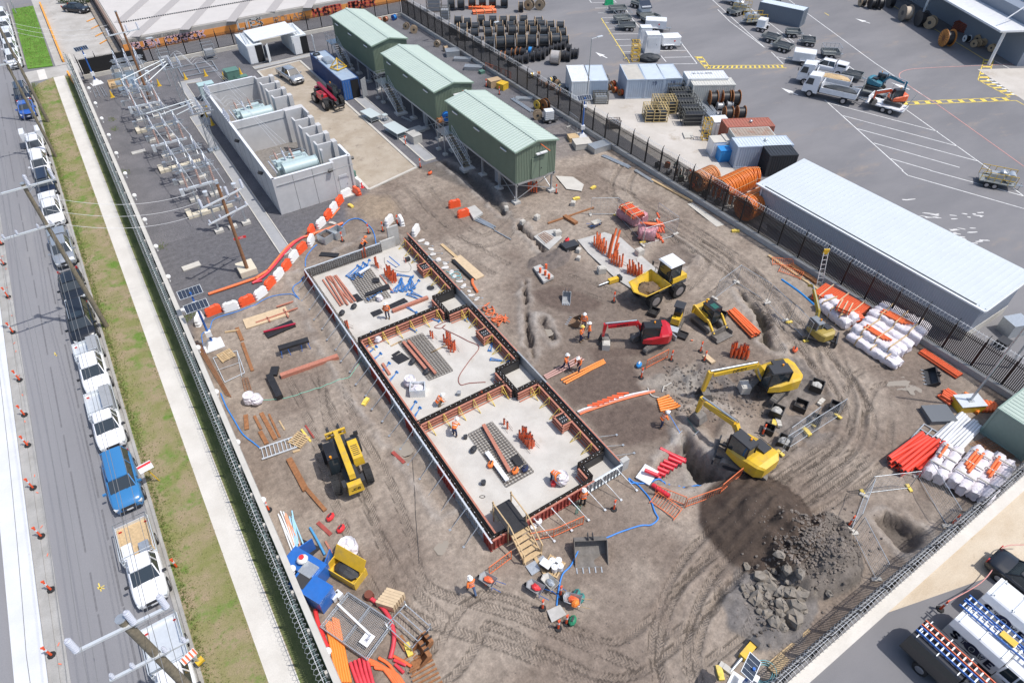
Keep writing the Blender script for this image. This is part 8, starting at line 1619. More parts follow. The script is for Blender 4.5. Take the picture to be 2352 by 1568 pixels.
for i,(u,v) in EN(((258,935),(305,960),(338,990),(312,900))): b=BC((0,0,0),(0,0,.5),.12,n=10);tag(b.B('pipe_stub',orange,None,T(2,1,u,v,.3)),'short orange pipe stub on the grey plinth, %s'%['left','middle','right','back'][i],'pipe')
bundle('pipe_bundle',(2,1,2010,1300),(2,1,2240,1530),5,2,.1,orange2,'bundle of orange pipes running into the trench beside the skid steer',jit=.1);bundle('pipe_bundle',(2,2,1640,20-20),(2,2,1660,0),1,1,.05,orange2,'single orange pipe end near the trench')
# stacks of wrapped pipe
def wrapped(a,c,W_,H_,label,m=wrap,strap=3,showpipes=0,z=0,pm=None,seed=1,strapm=None):
 A=T(*a);C=T(*c);L_=(C-A).xy.length;g=hgt(A.x,A.y);r=thing('wrapped_pipe_stack',label,'pipe stack',(A.x,A.y,g+z),ang(A,C));rg=random.Random(seed)
 def lump(b,x0,x1,y0,y1,z0,z1):
  nx_=16;rings=[]
  for i in RN(nx_+1):
   t=i/nx_;k=1-(.25 if i in(0,nx_) else .09*abs(sin(i*1.3)));ring_=[]
   for q in lsp(0,2*pi,14,endpoint=False):
    cx_,cz=cos(q),sin(q);e=.55;yy=math.copysign(abs(cx_)**e,cx_);zz=math.copysign(abs(cz)**e,cz);ring_.append((x0+(x1-x0)*t+rg.uniform(-.07,.07),(y0+y1)/2+(y1-y0)/2*yy*k+rg.uniform(-.07,.07),max(.01,(z0+z1)/2+(z1-z0)/2*zz*k+rg.uniform(-.07,.07))))
   rings.append(ring_)
  b.loft(rings,0)
 n=max(2,round(W_/.75))
 for i in RN(n): b=MB();lump(b,rg.uniform(-.15,.1),L_+rg.uniform(-.1,.15),-W_/2+i*W_/n-.08,-W_/2+(i+1)*W_/n+.08,0,H_*rg.uniform(.88,1.05));b.B('wrapped_bundle',m,r)
 for k in RN(strap): t=(k+.7)/(strap+.4)*L_;b=BX((t,0,H_+.05),(.1,W_*.98,.07));b.box((t,-W_/2-.02,H_/2),(.1,.05,H_));b.B('batten',strapm or timber,r)
 if showpipes:
  pm=pm or orange2
  for i in RN(showpipes): b=MB();y=-W_*.3+i*.2;b.cyl((L_*(.15+.1*(i%2)),y,H_+.0),(L_*(.6+.05*i),y,H_+.0),.1,n=7);b.B('exposed_pipe',pm,r)
 return r
wrapped((3,1,480,1230),(3,1,740,1440),1.6,1.1,'white wrapped pipe stack below the loose orange pipes by the fence',seed=2)
bundle('pipe_bundle',(3,1,450,1130),(3,1,860,1350),11,4,.1,orange,'large stack of orange pipes with timber battens by the east fence',strap=ply);bundle('pipe_bundle',(3,1,630,1250),(3,1,760,1300),6,2,.1,orange,'short orange pipes lying on the wrapped stack',z=1.15,strap=ply)
bundle('pipe_bundle',(3,1,700,1400),(3,1,830,1380),5,4,.11,orange,'orange pipe ends between the two wrapped stacks')
wrapped((3,1,950,1330),(3,1,1400,1568),2.3,1.25,'white wrapped pipe stack nearest the east fence with a patch of orange pipes',seed=3,showpipes=4);wrapped((3,1,820,1460),(3,2,1230,150),2.4,1.2,'white wrapped pipe stack in the middle of the east group',seed=4,showpipes=3);wrapped((3,1,740,1530),(3,2,1180,240),1.1,.7,'low white wrapped pipe bundle at the front of the east group',seed=5)
bundle('pipe_bundle',(3,2,1405,95),(3,2,1750,335),5,2,.08,orange,'long thin stack of orange pipes against the east fence plinth')
wrapped((3,2,1660,1030),(3,2,1480,1290),1.25,1.15,'white wrapped pipe stack, left of three near the south fence',seed=6,showpipes=1,strapm=concl);wrapped((3,2,1930,1080),(3,2,1680,1390),1.25,1.2,'white wrapped pipe stack, middle of three near the south fence',seed=7,showpipes=3,strapm=concl);wrapped((3,2,2140,1130),(3,2,1900,1470),1.3,1.15,'white wrapped pipe stack, right of three near the south fence',seed=8,showpipes=2,strapm=concl)
bundle('pipe_bundle',(3,2,1490,930),(3,2,1150,1170),6,3,.13,Qm('red_big_pipe'),'loose pile of thick red pipes beside the wrapped stacks',jit=.35,seed=4);bundle('pipe_bundle',(3,2,1590,980),(3,2,1340,1210),3,2,.13,Qm('red_big_pipe'),'smaller group of thick red pipes touching the left wrapped stack',jit=.3,seed=6)
bundle('pipe_bundle',(3,2,1850,740),(3,2,1620,960),9,2,.1,white,'stack of long white pipes beside the sage green kiosk',jit=.15);bundle('pipe_bundle',(3,2,1600,490),(3,2,1700,560),6,2,.11,orange,'short red orange pipes behind the yellow ballast box',jit=.12)
for i in RN(3): pipep([(3,2,1600+40*i,455+8*i),(3,2,1720+30*i,520+10*i)],.09,orange,'orange pipe lying behind the ballast box, %s of three'%ORD[i])
pipep([(3,2,1790,485),(3,2,1880,530),(3,2,1930,610),(3,2,1905,670)],.13,Qm('coil_orange'),'large orange bend curving round the yellow ballast box')
for i in RN(4): pipep([(3,2,1960+35*i,545+8*i),(3,2,1995+30*i,600),(3,2,1960+35*i,650)],.13,orange2,'orange pipe bend, %s from the left by the sage green kiosk'%ORD[i])
wrapped((2,1,1010,400),(2,1,1180,500),1.8,1.2,'pink wrapped pallet of orange pipes with white frame behind the mesh fence',m=Qm('pink_wrap'),seed=9,strap=0);bundle('pipe_bundle',(2,1,1030,330),(2,1,1170,440),7,2,.1,orange,'orange pipe lengths on top of the upper pink wrapped pallet',z=1.25,strap=ply)
wrapped((2,1,1160,600),(2,1,1310,620),1.6,1.3,'pink wrapped pallet of curved pipes nearest the dumper',m=Qm('pink_wrap'),seed=10,strap=0)
for i in RN(4): A=T(2,1,1180+25*i,480,1.4);b=MB();b.tube(SP([A,A+V3((.3,-.5,.1)),A+V3((.9,-1.0,0))],4),.1,7);tag(b.B('pipe_bend',orange2),'orange pipe bend on the lower pink pallet, %s of four'%ORD[i],'pipe')
for i in RN(10): A=G(2,1,1340+25*(i%3),640-45*(i//3)+8*(i%3));A.z+=.15+.22*(i//3)*0;b=MB();b.tube([A+V3((0,0,.25*(i//3))),A+V3((.3,.7,.25*(i//3)+.1))],.11,8);tag(b.B('pipe_bend',orange),'orange bend, %s in the heap right of the pink pallets'%ORD[i],'pipe')
# mesh fence panels
def meshpanel(a,c,label,h=2.0,lie=False,q=None,m=galv):
 A=T(*a);C=T(*c);A.z=hgt(A.x,A.y);C.z=hgt(C.x,C.y);L_=(C-A).xy.length;r=thing('temporary_fence',label,'fence',A,ang(A,C));b=MB()
 for z in (.1,h): b.cyl((0,0,z),(L_,0,z),.025,n=6)
 for x in (0,L_): b.cyl((x,0,.05),(x,0,h),.025,n=6)
 b.B('tube_frame',m,r);b=MB();n=int(L_/.3)
 for i in RN(n): b.bar((i*L_/n,0,.1),(i*L_/n,0,h),.008)
 for i in RN(10): b.bar((0,0,.1+i*(h-.1)/10),(L_,0,.1+i*(h-.1)/10),.006)
 b.B('wire_mesh',m,r); 
 for x in (.0,L_): b=BX((x,0,.07),(.6,.22,.14),rz=R(90));b.B('foot_block',yellow2 if (int(A.x*3)%2) else concl,r)
 if lie: r.rotation_euler=(R(-78 if lie>0 else 78),0,ang(A,C))
 return r
for a,c,l in (((2,1,720,410),(2,1,960,405),'mesh fence panel left of the pink wrapped pallets'),((2,1,960,405),(2,1,1200,660),'mesh fence panel in front of the pink wrapped pallets'),((2,1,1200,690),(2,1,1500,600),'mesh fence panel at the dumper side of the pallets'),((2,1,1500,600),(2,1,1320,470),'mesh fence panel behind the orange bends'),((2,1,1860,1180),(2,1,2060,1030),'mesh fence panel left of the long trench'),((2,1,2060,1030),(2,1,2330,1200),'mesh fence panel along the back of the long trench'),((3,1,-10,1230),(3,1,150,1390),'mesh fence panel beside the small yellow excavator'),((3,1,190,1400),(3,1,350,1568),'mesh fence panel in front of the small yellow excavator'),
  ((3,2,110,1030),(3,2,640,690),'mesh fence panel standing by the concrete test boxes'),((3,2,140,960),(3,2,400,770),'second mesh fence panel by the concrete test boxes'),((3,2,870,1400),(3,2,1290,1350),'mesh fence panel in front of the wrapped stacks'),((3,2,1370,1240),(3,3,1640,130),'mesh fence panel right of the wrapped stacks'),((3,3,760,170),(3,2,880,1420),'mesh fence panel above the rubble heap'),((3,3,990,620),(3,3,780,200),'mesh fence panel between rubble heap and pit'),((2,0,520,1170),(2,0,600,1230),'mesh fence panel by the blue light post')): meshpanel(a,c,l)
r=thing('temporary_fence_stack','large stack of galvanised mesh panels with a white post on top','fence panels',G(1,3,930,1050),R(-72)+R(8)); 
for k in RN(5):
 b=MB();z=.1+k*.09;dx=.05*(k%3); 
 for s in S2: b.box((dx,s*1.15,z),(3.3,.045,.045));b.box((dx+s*1.65,0,z),(.045,2.3,.045))
 b.box((dx,0,z),(.045,2.3,.045));b.B('tube_frame',galv,r)
b=MB();[b.box((0,-1.1+i*.1,.5),(3.2,.01,.01)) for i in RN(23)];[b.box((-1.6+i*.1,0,.51),(.01,2.2,.01)) for i in RN(33)];b.B('wire_mesh',mat('bright_mesh',(.5,.52,.53),.4,metal=.4),r);b=BX((-.25,.1,.6),(2.7,.12,.1),rz=R(-8));b.B('white_post',white,r);b=BX((1.1,-.35,.53),(.6,.7,.012));sg2=b.B('hire_sign',white,r);b=MB();letters(b,'HIRE',(1.05,-.1,.542),(0,-1,0),(1,0,0),.14,.2);b.B('sign_text',Qm('dark_blue_ink'),sg2)
def obar(a,c,label,lie=False,h=1.0):
 A=T(*a);C=T(*c);A.z=hgt(A.x,A.y);L_=(C-A).xy.length;r=thing('safety_barrier',label,'barrier',A,ang(A,C),'orange steel safety barriers');b=MB()
 for z in (.15,h): b.bar((0,0,z),(L_,0,z),.045)
 for x in (0,L_): b.bar((x,0,0),(x,0,h),.045)
 b.B('rail_frame',Qm('barrier_steel_orange'),r);b=MB();n=max(3,int(L_/.18));[b.bar((i*L_/n,0,.15),(i*L_/n,0,h),.02) for i in RN(n)];b.B('bars',Qm('barrier_steel_orange'),r)
 if lie: r.rotation_euler=(R(-80),0,ang(A,C));r.location.z+=.1
 return r
for a,c,l,ly in (((2,2,1230,250),(2,2,1425,150),'orange barrier section beside the blue plate compactor',0),((2,2,1310,1400),(2,2,1580,1510),'orange barrier section, left in the curve below the trench',0),((2,2,1590,1530),(2,2,1900,1420),'orange barrier section, middle of the curve below the trench',0),((2,2,1900,1420),(2,2,2080,1270),'orange barrier section, right of the curve below the trench',0),((2,2,1260,1490),(2,3,1480,80),'orange barrier section lying flat on the blue hose',1),((2,3,170,270),(2,3,380,230),'orange barrier section beside the timber steps',0),((2,3,380,230),(2,3,650,110),'orange barrier section along the near formwork',0),((1,3,2145,580),(1,3,2345,430),'orange barrier section left of the timber steps',0),((3,1,40,880),(3,1,230,900),'orange barrier pieces stacked by the east fence, upper',1),((3,1,90,940),(3,1,290,1010),'orange barrier pieces stacked by the east fence, lower',1),((1,0,2110,640),(1,0,2340,730),'orange barrier sections stored behind the fence near the switchrooms',0)): obar(a,c,l,ly)
# loose material round the site
for i,(a,c,w_,h_,m,l) in EN((
 ((0,1,2250,1420),(1,1,290,1290),1.3,.08,ply,'large plywood formwork sheet with orange battens, left of the slab'),((1,1,95,1520),(1,1,350,1410),.9,.15,blackply,'black formwork board with a red batten across it'),
 ((1,2,230,330),(1,2,755,140),.38,.35,formo,'long bundle of orange timber lying on bearers'),((1,2,130,330),(1,2,225,530),.5,.45,blackply,'stack of folded black boards standing on the dirt'),((1,2,180,240),(1,2,160,320),.6,.2,blackply,'short black board above the folded stack'),
 ((1,2,305,1080),(1,2,460,1370),.4,.15,rust,'rusty steel beams beside the aluminium frame, upper half'),((1,2,450,1340),(1,2,640,1560),.25,.12,rust,'rusty steel bars running down toward the red machine'),((1,2,50,660),(1,2,180,900),.3,.1,rust,'rusty steel bars above the aluminium frame, middle'),((1,2,120,670),(1,2,220,880),.15,.08,rust,'rusty steel bars above the aluminium frame, right'),((0,2,2340,690),(1,2,50,810),.2,.1,rust,'rusty bars above the aluminium frame, left'),((0,2,2230,20),(0,2,2320,270),.25,.1,rust,'rusty plank by the pallet and white frame'),((0,2,2260,680),(0,2,2270,810),.3,.1,rust,'short rusty bars below the torn white bag'),((1,2,40,830),(1,2,100,940),.3,.1,rust,'short rusty bars at the left of the aluminium frame'),
 ((2,1,330,490),(2,1,750,345),.2,.12,rust,'long brown steel beam in front of the nearest switchroom'),((2,1,480,430),(2,1,590,500),.45,.25,rust,'short brown steel offcuts by the long beam'),((1,1,1705,685),(1,1,1850,810),.3,.1,timber,'long planks at the top of the plywood walkway'),((1,1,1840,800),(1,1,2060,990),.95,.1,ply,'plywood walkway panel lying beside the slab'),((1,1,1810,835),(1,1,1990,1010),.3,.25,blackply,'black board edge under the plywood walkway'),
 ((1,1,590,770),(1,1,760,790),.6,.08,blackply,'black board with yellow handles beyond the slab corner'),((3,1,0,790),(3,1,470,1110),.25,.15,timber,'long timber planks stacked along the east fence'),((2,1,1280,90),(2,1,1650,290),.3,.15,timber,'timber planks lying beside the fence plinth, far end'),((2,1,1130,0),(2,1,1300,110),.4,.12,galv,'steel sections lying beside the fence plinth'),((3,3,0,1400),(3,3,380,1080),.15,.08,timber,'long light timber plank near the bottom of the south fence'),((3,3,30,1470),(3,3,150,1330),.5,.15,timber,'stack of timber boards at the bottom edge by the fence'),((2,3,195,390),(2,3,320,600),.2,.1,timber,'timber plank leaning by the drums of release agent'),
 ((1,3,640,270),(1,3,700,380),.12,.08,formo,'short pinkish batten beside the blue pipe'),((1,2,1255,1020),(1,2,1365,1125),.25,.08,formr,'pair of red steel channels near the near props'),((1,3,570,100),(1,3,690,210),.25,.08,formr,'reddish timber lengths beside the red machines'),((2,2,1770,130),(2,2,1850,200),.45,.15,ply,'short ply boards behind the large excavator arm'),((1,2,340,1020),(1,2,405,1000),.15,.08,timber,'small batten below the wooden pallet'),((1,2,420,815),(1,2,505,925),.14,.1,yellow2,'yellow batten right of the wooden pallet'),((1,2,455,775),(1,2,535,890),.12,.08,formr,'red batten right of the yellow batten'),((1,2,215,730),(1,2,265,815),.1,.07,timber,'thin batten on the dirt above the pallet'),((0,1,2070,1490),(0,1,2210,1470),.12,.1,timber,'short timber prop near the solar tower'),((0,1,2180,1450),(0,1,2230,1568),.3,.1,rust,'brown plank near the solar tower'),((1,3,1320,1150),(1,3,1390,1270),.35,.15,rust,'rusty box section by the rusty buckets'),((3,1,200,870),(3,1,450,1040),.5,.2,rust,'brown steel sections beside the fence plinth'),((1,0,1340,1080),(1,0,1430,1120),.25,.12,galv,'grey beam lying under the middle green building'))):
 timb('timber' if m in (timber,ply,formo) else 'board' if m is blackply else 'steel_bar',a,c,w_,h_,m,l,0,cat='building material')
for i,(a,c) in EN((((1,1,0,1400),(1,1,385,1265)),((1,1,100,1350),(1,1,130,1390)),((1,1,255,1275),(1,1,300,1350)),((1,1,190,1255),(1,1,345,1205)))): timb('timber_batten',a,c,.12,.1,formo,'orange batten on the large plywood sheet, %s of four'%ORD[i],.1)
timb('timber_batten',(1,1,70,1485),(1,1,365,1408),.14,.1,mat('crimson_paint',(.4,.02,.05),.5),'crimson batten lying over the black formwork board',.22)
t_=thing('trestle_board','black board stack resting on two blue trestles','trestles',G(1,2,365,85),ang(T(1,2,230,110),T(1,2,495,30)));b=BX((0,0,.75),(2.4,.5,.2));b.B('board_stack',blackply,t_)
for s in S2: b=MB();[b.bar((s*.8+k*.25,j*.2,.65),(s*.8+k*.35,j*.35,0),.04) for k in S2 for j in (-1,1)];b.B('trestle',blue,t_)
def pallet(p,rz,label,m=timber):
 P=G(*p);r=thing('pallet',label,'pallet',P,rz,'timber pallets');b=MB();[b.box((0,-.5+i*.166,.13),(1.15,.1,.03)) for i in RN(7)];b.B('deck_boards',m,r);b=MB();[b.box((x,0,.06),(.1,1.1,.1)) for x in (-.5,0,.5)];b.B('bearer',m,r)
pallet((0,2,2080,135),R(10),'pale timber pallet inside the white frame');pallet((1,2,400,910),R(-60),'pale timber pallet at the right end of the aluminium frame');pallet((2,3,380,500),R(25),'pallet carrying white drums of release agent')
for i,(u,v) in EN(((368,480),(425,475),(388,540),(440,530))): b=BC((0,0,0),(0,0,.42),.2,n=12);b.cyl((0,0,.42),(0,0,.46),.06,n=8);P=G(2,3,u,v,.16);tag(b.B('drum_can',white,None,P),'white plastic drum on the pallet, %s'%['back left','back right','front left','front right'][i],'drum','white drums on the pallet')
boxthing('fuel_can',(2,3,310,500),(.45,.6,.4),R(20),dark,'dark fuel can with white lid on the pallet','can',.16,roof=white,door=False)
ladlie((1,2,45,1035),(1,2,365,925),1.0,'pale aluminium frame with cross bars lying beside the pallet',.05,9,alum,.09)
fr=thing('white_grid','thin white rectangular frame lying round the pallet near the solar tower','frame',(0,0,0));b=MB();q=[G(0,2,1960,155,.08),G(0,2,2180,90,.08),G(0,2,2250,290,.08),G(0,2,2070,385,.08)];[b.bar(q[i],q[(i+1)%4],.05) for i in RN(4)];b.bar(q[1],G(0,2,2225,330,.1),.04);b.bar(G(0,2,2000,270,.1),G(0,2,2210,200,.1),.03);b.B('frame_bars',alum,fr)
fr=thing('steel_grid','dark steel grid frame lying beside the white pipes','frame',(0,0,0));b=MB();A,B_,C,D=[G(3,2,*k,.08) for k in ((1430,765),(1580,850),(1460,980),(1312,890))];[b.bar(x,y,.07) for x,y in ((A,B_),(B_,C),(C,D),(D,A),(A.lerp(B_,.5),D.lerp(C,.5)),(A.lerp(D,.33),B_.lerp(C,.33)),(A.lerp(D,.66),B_.lerp(C,.66)))];b.B('frame_bars',galv,fr)
rm=[((0,2,1790,20),(0,2,1850,40),(0,2,2130,520),(0,2,2080,500)),((0,2,2230,350),(0,2,2280,340),(0,2,2320,470),(0,2,2260,500)),((2,1,240,620),(2,1,300,590),(2,1,380,640),(2,1,310,690)),((3,2,1850,950),(3,2,2010,880),(3,2,2270,1050),(3,2,2150,1130))]
for i,q in EN(rm): P=[T(*k) for k in q];z=.08+max(hgt(p.x,p.y) for p in P)+(.1 if i==2 else 0);b=MB();n1=max(2,int((P[3]-P[0]).length/.2));n2=max(2,int((P[1]-P[0]).length/.2));[b.bar(P[0].lerp(P[3],k/n1)+V3((0,0,z)),P[1].lerp(P[2],k/n1)+V3((0,0,z)),.03) for k in RN(n1+1)];[b.bar(P[0].lerp(P[1],k/n2)+V3((0,0,z+.02)),P[3].lerp(P[2],k/n2)+V3((0,0,z+.02)),.03) for k in RN(n2+1)];tag(b.B('reinforcing_mesh',rust),['long rusty reinforcing mesh beside the low white wall','small rusty mesh offcut near the white frame','tangled rusty mesh on the grey pad by the red compressor','dark reinforcing mesh lying in front of the sage green kiosk'][i],'mesh')
for i,(p,l,m) in EN((((1,1,650,640),'grey steel crate full of soil, left of the pair',soil),((1,1,750,600),'grey steel crate, right of the pair by the orange pipe',None))): crate(p,R(20),(1.25,1.15,.8),galv,l,fill=m)
for i,(p,d,l) in EN((((3,2,430,450),(1.0,.9,.55),'black open test box filled with rubble'),((3,2,295,600),(.95,.9,.6),'black open test box with a timber batten across it'),((3,2,65,680),(.95,.9,.6),'black open test box with grey concrete inside'),((3,2,600,620),(.9,.7,.4),'black open box behind the mesh panel, upper'),((3,2,425,740),(.9,.7,.4),'black open box behind the mesh panel, middle'),((3,2,140,940),(1.0,.9,.5),'black open box at the left foot of the mesh panel'),((3,2,0,820),(.7,.8,.5),'black open box at the left beside the yellow blocks'),((2,1,1300,1310),(1.0,.8,.35),'black shallow tray between dumper and red excavator'),((2,1,1920,1340),(.9,.8,.35),'black tray with a yellow block right of the skid steer'),((2,1,1565,1520),(.85,.8,.2),'shallow tray of red parts near the skid steer'))):
 crate(p,R(25),d,blackply,l,fill=conc if i in(0,2,5) else None)
for i,(p,l) in EN((((3,2,490,548),'cream rubber block with lettering near the test boxes'),((3,2,48,772),'yellow block near the black boxes, left'),((3,2,88,760),'cream block near the black boxes, right'),((3,2,350,835),'yellow block holding the mesh panel'),((1,1,875,345),'yellow rubber block left of the sand patch'),((1,1,705,490),'cream rubber block beside the orange pipe'),((2,1,2050,565),'yellow block on the track beside the fence plinth'),((2,1,590,265),'yellow block beside the red pipe threader'),((2,1,745,160),'yellow block at the corner of the dusty patch'),((1,2,1005,550),'yellow block at the foot of a raking prop'),((2,3,1905,1480),'yellow rubber foot at the bottom edge'),((1,3,1405,1270),'bright yellow block between the rusty buckets'),((2,3,1960,1440),'cream block beside the yellow rubber foot'))): b=BX((0,0,.1),(.75,.3,.2));b.box((0,0,.21),(.3,.32,.04));tag(b.B('rubber_block',concl if 'cream' in l else yellow2,None,G(*p),R(10+i*23)),l,'block')
for i,(p,s_,l) in EN((((2,1,820,940),.6,'pale concrete cube beside the long grey slab'),((2,1,418,600),.55,'grey concrete cube on the meshed pad'),((2,1,1165,780),.6,'flat concrete block beside the long slab'),((2,1,98,490),.4,'small white block by the dark trench'),((2,1,230,450),.45,'concrete block with white pipe near the long beam'),((2,1,610,750),.4,'white block with red gun at the edge of the long slab'),((2,1,610,820),.35,'grey device on a dark mat beside the long slab'),((2,1,560,320),.45,'pale crate with blue tools in front of the switchroom'),((2,2,860,55),.6,'grey concrete block at the red excavator tracks'),((2,2,2125,450),.7,'white concrete cube with stones on top beside the large excavator'),((1,1,2300,370),.4,'small pale block on the trench side'))): b=BX((0,0,s_/2),(s_*1.2,s_,s_));b.box((0,0,s_+.02),(s_*.9,s_*.7,.06));tag(b.B('concrete_block',concl,None,G(*p),R(-20+i*9)),l,'block')
rr=random.Random(8)
rk=[(2,3,2265,610,1.0),(2,3,2185,700,.8),(2,3,2110,710,.55),(2,3,2230,800,.8),(2,3,2280,710,.6),(2,3,2140,770,.4),(3,3,45,495,.7),(3,3,40,565,.55),(3,3,225,665,.9),(3,3,170,770,1.0),(3,3,285,775,1.0),(3,3,95,760,1.0),(3,3,220,1000,1.5),(3,3,100,880,.8),(3,3,85,950,.6),(3,3,240,890,1.0),(3,3,0,700,.9),(3,3,35,1030,.9),(3,3,125,1085,.45),(3,3,120,1020,.4),(3,3,15,610,.4),(3,3,130,600,.6),(3,3,155,690,.5),(2,3,2300,870,.6),(2,3,2260,930,.5),(2,3,2330,960,.6),(2,3,2145,510,.4),(3,3,410,775,.3),(3,3,540,780,.5),(3,3,310,930,.6),(2,3,2340,600,.8),(3,3,-20,790,.6),(3,3,20,860,.5)]
for i,(cx,cy,u,v,s_) in EN(rk):
 s_*=rr.uniform(.65,1.1);b=MB();b.blob((0,0,s_*.22),(s_*1.3,s_*1.0,s_*.85),nu=6,nv=4,jit=.3,rz=rr.uniform(0,3),seed=i+20);b.sm=[False]*len(b.sm)
 sz='largest' if s_>1.2 else 'large' if s_>.85 else 'medium' if s_>.55 else 'small'
 tag(b.B('boulder',stone,None,G(cx,cy,u,v)),'%s angular boulder, %s counting down the rubble pile'%(sz,ORD[i] if i<20 else 'twenty '+ORD[i-20]),'boulder','boulders at the foot of the rubble heap')
b=MB()
for i in RN(2600):
 k=rr.random(); 
 if k<.45: p=T(3,3,410+rr.gauss(0,190),390+rr.gauss(0,150))
 elif k<.6: p=T(3,3,30+rr.gauss(0,90),800+rr.gauss(0,170))
 elif k<.8: p=T(2,2,rr.uniform(1400,2351),rr.uniform(200,700))
 else: p=T(2,rr.choice((1,2,3)),rr.uniform(0,2351),rr.uniform(0,1568))
 if not(X0+1<p.x<X1-1 and Y0+.5<p.y<Y1-1) or (9.4<p.x<21 and 17<p.y<50): continue
 s_=rr.choice((.08,.1,.14,.2)) if k<.8 else .07;b.blob((p.x,p.y,hgt(p.x,p.y)+s_*.2),(s_*1.2,s_,s_*.8),nu=5,nv=3,jit=.25,rz=rr.random()*3,seed=i)
tag(b.B('loose_stones',[mat('clod_earth',(.17,.145,.125),.95,noise=.5,scale=.7)]),'loose clods and stones scattered over the dug earth','stones',kind='stuff')
def barrow(p,rz,label,fill=None,m=greym):
 P=G(*p);r=thing('wheelbarrow',label,'wheelbarrow',P,rz);b=MB();t1=[(-.25,-.2,.35),(.3,-.16,.32),(.3,.16,.32),(-.25,.2,.35)];t0=[(-.42,-.34,.62),(.5,-.3,.6),(.62,0,.6),(.5,.3,.6),(-.42,.34,.62)];t1=[(-.25,-.2,.35),(.25,-.18,.33),(.32,0,.33),(.25,.18,.33),(-.25,.2,.35)]
 b.loft([t1,t0],0,False,caps=False);b.loft([[(x*.93,y*.92,z) for x,y,z in t0],[(x*.93,y*.93,z+.03) for x,y,z in t1]],0,False,caps=False);b.add(t1,[(4,3,2,1,0)]);b.add([(x,y,z+.03) for x,y,z in t1],[(0,1,2,3,4)]);b.tube(t0,.018,5,closed=True);b.B('pan',m,r)
 b=MB();[b.tube([(.6,s*.06,.2),(-.2,s*.22,.34),(-1.0,s*.28,.6)],.02,5) for s in S2];[b.bar((-.3,s*.2,.35),(-.35,s*.22,0),.03) for s in S2];b.B('handle_frame',timber if m is galv else blue,r);wheel(r,.62,0,.19,.09)
 if fill: b=MB();b.blob((0,0,.55),(.6,.42,.3),nu=7,nv=5,jit=.2,seed=int(p[2]));b.B('load',fill,r)
barrow((1,3,2140,660),R(115),'grey wheelbarrow with orange tools beside the walking worker',orange);barrow((2,3,220,730),R(115),'grey wheelbarrow holding a red toolbox and jerrycan',redpl);barrow((2,3,350,680),R(100),'pale wheelbarrow with small tools right of the red toolbox one',galv,mat('pale_pan',(.5,.48,.44),.5));barrow((2,3,560,840),R(130),'wheelbarrow with an orange bag and timber handles',orange,galv);barrow((2,1,765,520),R(0),'white wheelbarrow standing beside the mesh panel',None,concl)
b=MB();b.blob((0,0,.6),(.5,.4,.5),nu=8,nv=6,jit=.12);tag(b.B('orange_bag',mat('bag_orange',(.85,.22,.03),.5),None,G(2,3,575,880)),'bright orange bag on top of the timber handled wheelbarrow','bag')
board('steel_sheet',((2,3,320,910),(2,3,440,855),(2,3,500,945),(2,3,365,1020)),conc,'grey sheet lying below the wheelbarrows',0,.03,'sheet')
for p,l,m in (((2,3,590,765),'teal tool bag behind the wheelbarrow, upper',Qm('teal_bag')),((2,3,630,805),'teal tool bag behind the wheelbarrow, lower',Qm('teal_bag')),((2,3,555,1005),'green tool bag under the timber handles',mat('green_bag',(.02,.2,.1),.6)),((2,1,505,655),'red compressor beside the meshed pad',redpl),((2,1,450,705),'black toolbox beside the garden cart',dark),((1,3,690,60),'red and black toolbox, upper of the pair',redpl),((1,3,785,165),'red and black toolbox, lower of the pair',redpl),((2,2,1165,225),'blue plate compactor with a white engine',Qm('sky_blue_paint')),((3,2,238,95),'small orange framed pump at the trench end',orange),((1,1,1600,35),'small red and orange tool bag near the tape line',orange),((1,2,1440,210),'dark tool pouch with orange trim in the middle bay',dark),((1,2,1570,300),'dark tool belt at the end of the orange beams',dark),((1,2,2000,1015),'small power tool in the near slab bay',dark),((1,2,2160,1150),'dark jacket with orange trim on the near rebar mat',hiviz),((2,2,30,1210),'orange jacket at the corner of the near rebar mat',hiviz),((2,2,120,1190),'dark jacket at the corner of the near rebar mat',navy),((1,1,905,1270),'dark tool bag left of the worker in the far bay',dark),((1,1,795,1330),'black bag by the street formwork in the far bay',dark),((1,3,2130,640),'orange tools heaped in the wheelbarrow',orange)):
 P=G(*p);P.z=max(P.z,.12 if (9.4<P.x<21 and 17<P.y<50) else P.z);r=thing('tool_case' if m not in(hiviz,navy) else 'jacket',l,'tool' if m not in (hiviz,navy) else 'clothing',P,R(30));b=MB();b.blob((0,0,.2),(.65,.45,.42),nu=8,nv=5,jit=.06,flat=.7);b.B('case_body',m,r);b=BX((0,0,.42),(.3,.1,.06));b.B('grip',white if 'white' in l else dark,r)
cart=boxthing('garden_cart',(2,1,530,720),(1.5,.9,.5),R(-5),dark,'black mesh sided cart beside the grey pad','cart',door=False);[wheel(cart,x,y*.5,.2,.1) for x in (-.55,.55) for y in (-1,1)]
def openbox(p,d,rz,m,label,lidrot,inner=dark,nm='site_box'):
 P=G(*p);r=thing(nm,label,'box',P,rz);x,y,h=d;b=MB(); 
 for s in S2: b.box((s*(x/2-.03),0,h/2),(.05,y-.01,h));b.box((0,s*(y/2-.03),h/2),(x-.1,.05,h))
 b.box((0,0,.05),(x-.02,y-.02,.06));b.B('box_side',m,r);b=MB();b.blob((0,0,h*.5),(x*.75,y*.75,h*.6),nu=8,nv=5,jit=.2);b.B('contents',inner,r);b=BX((0,y*.42,h+.3),(x,y*.8,.05),rx=R(lidrot+20));b.B('lid',m,r);return r
openbox((1,3,840,560),(2.2,1.15,.75),R(-62),yellow,'bright yellow tool vault with its lid tilted open',38)
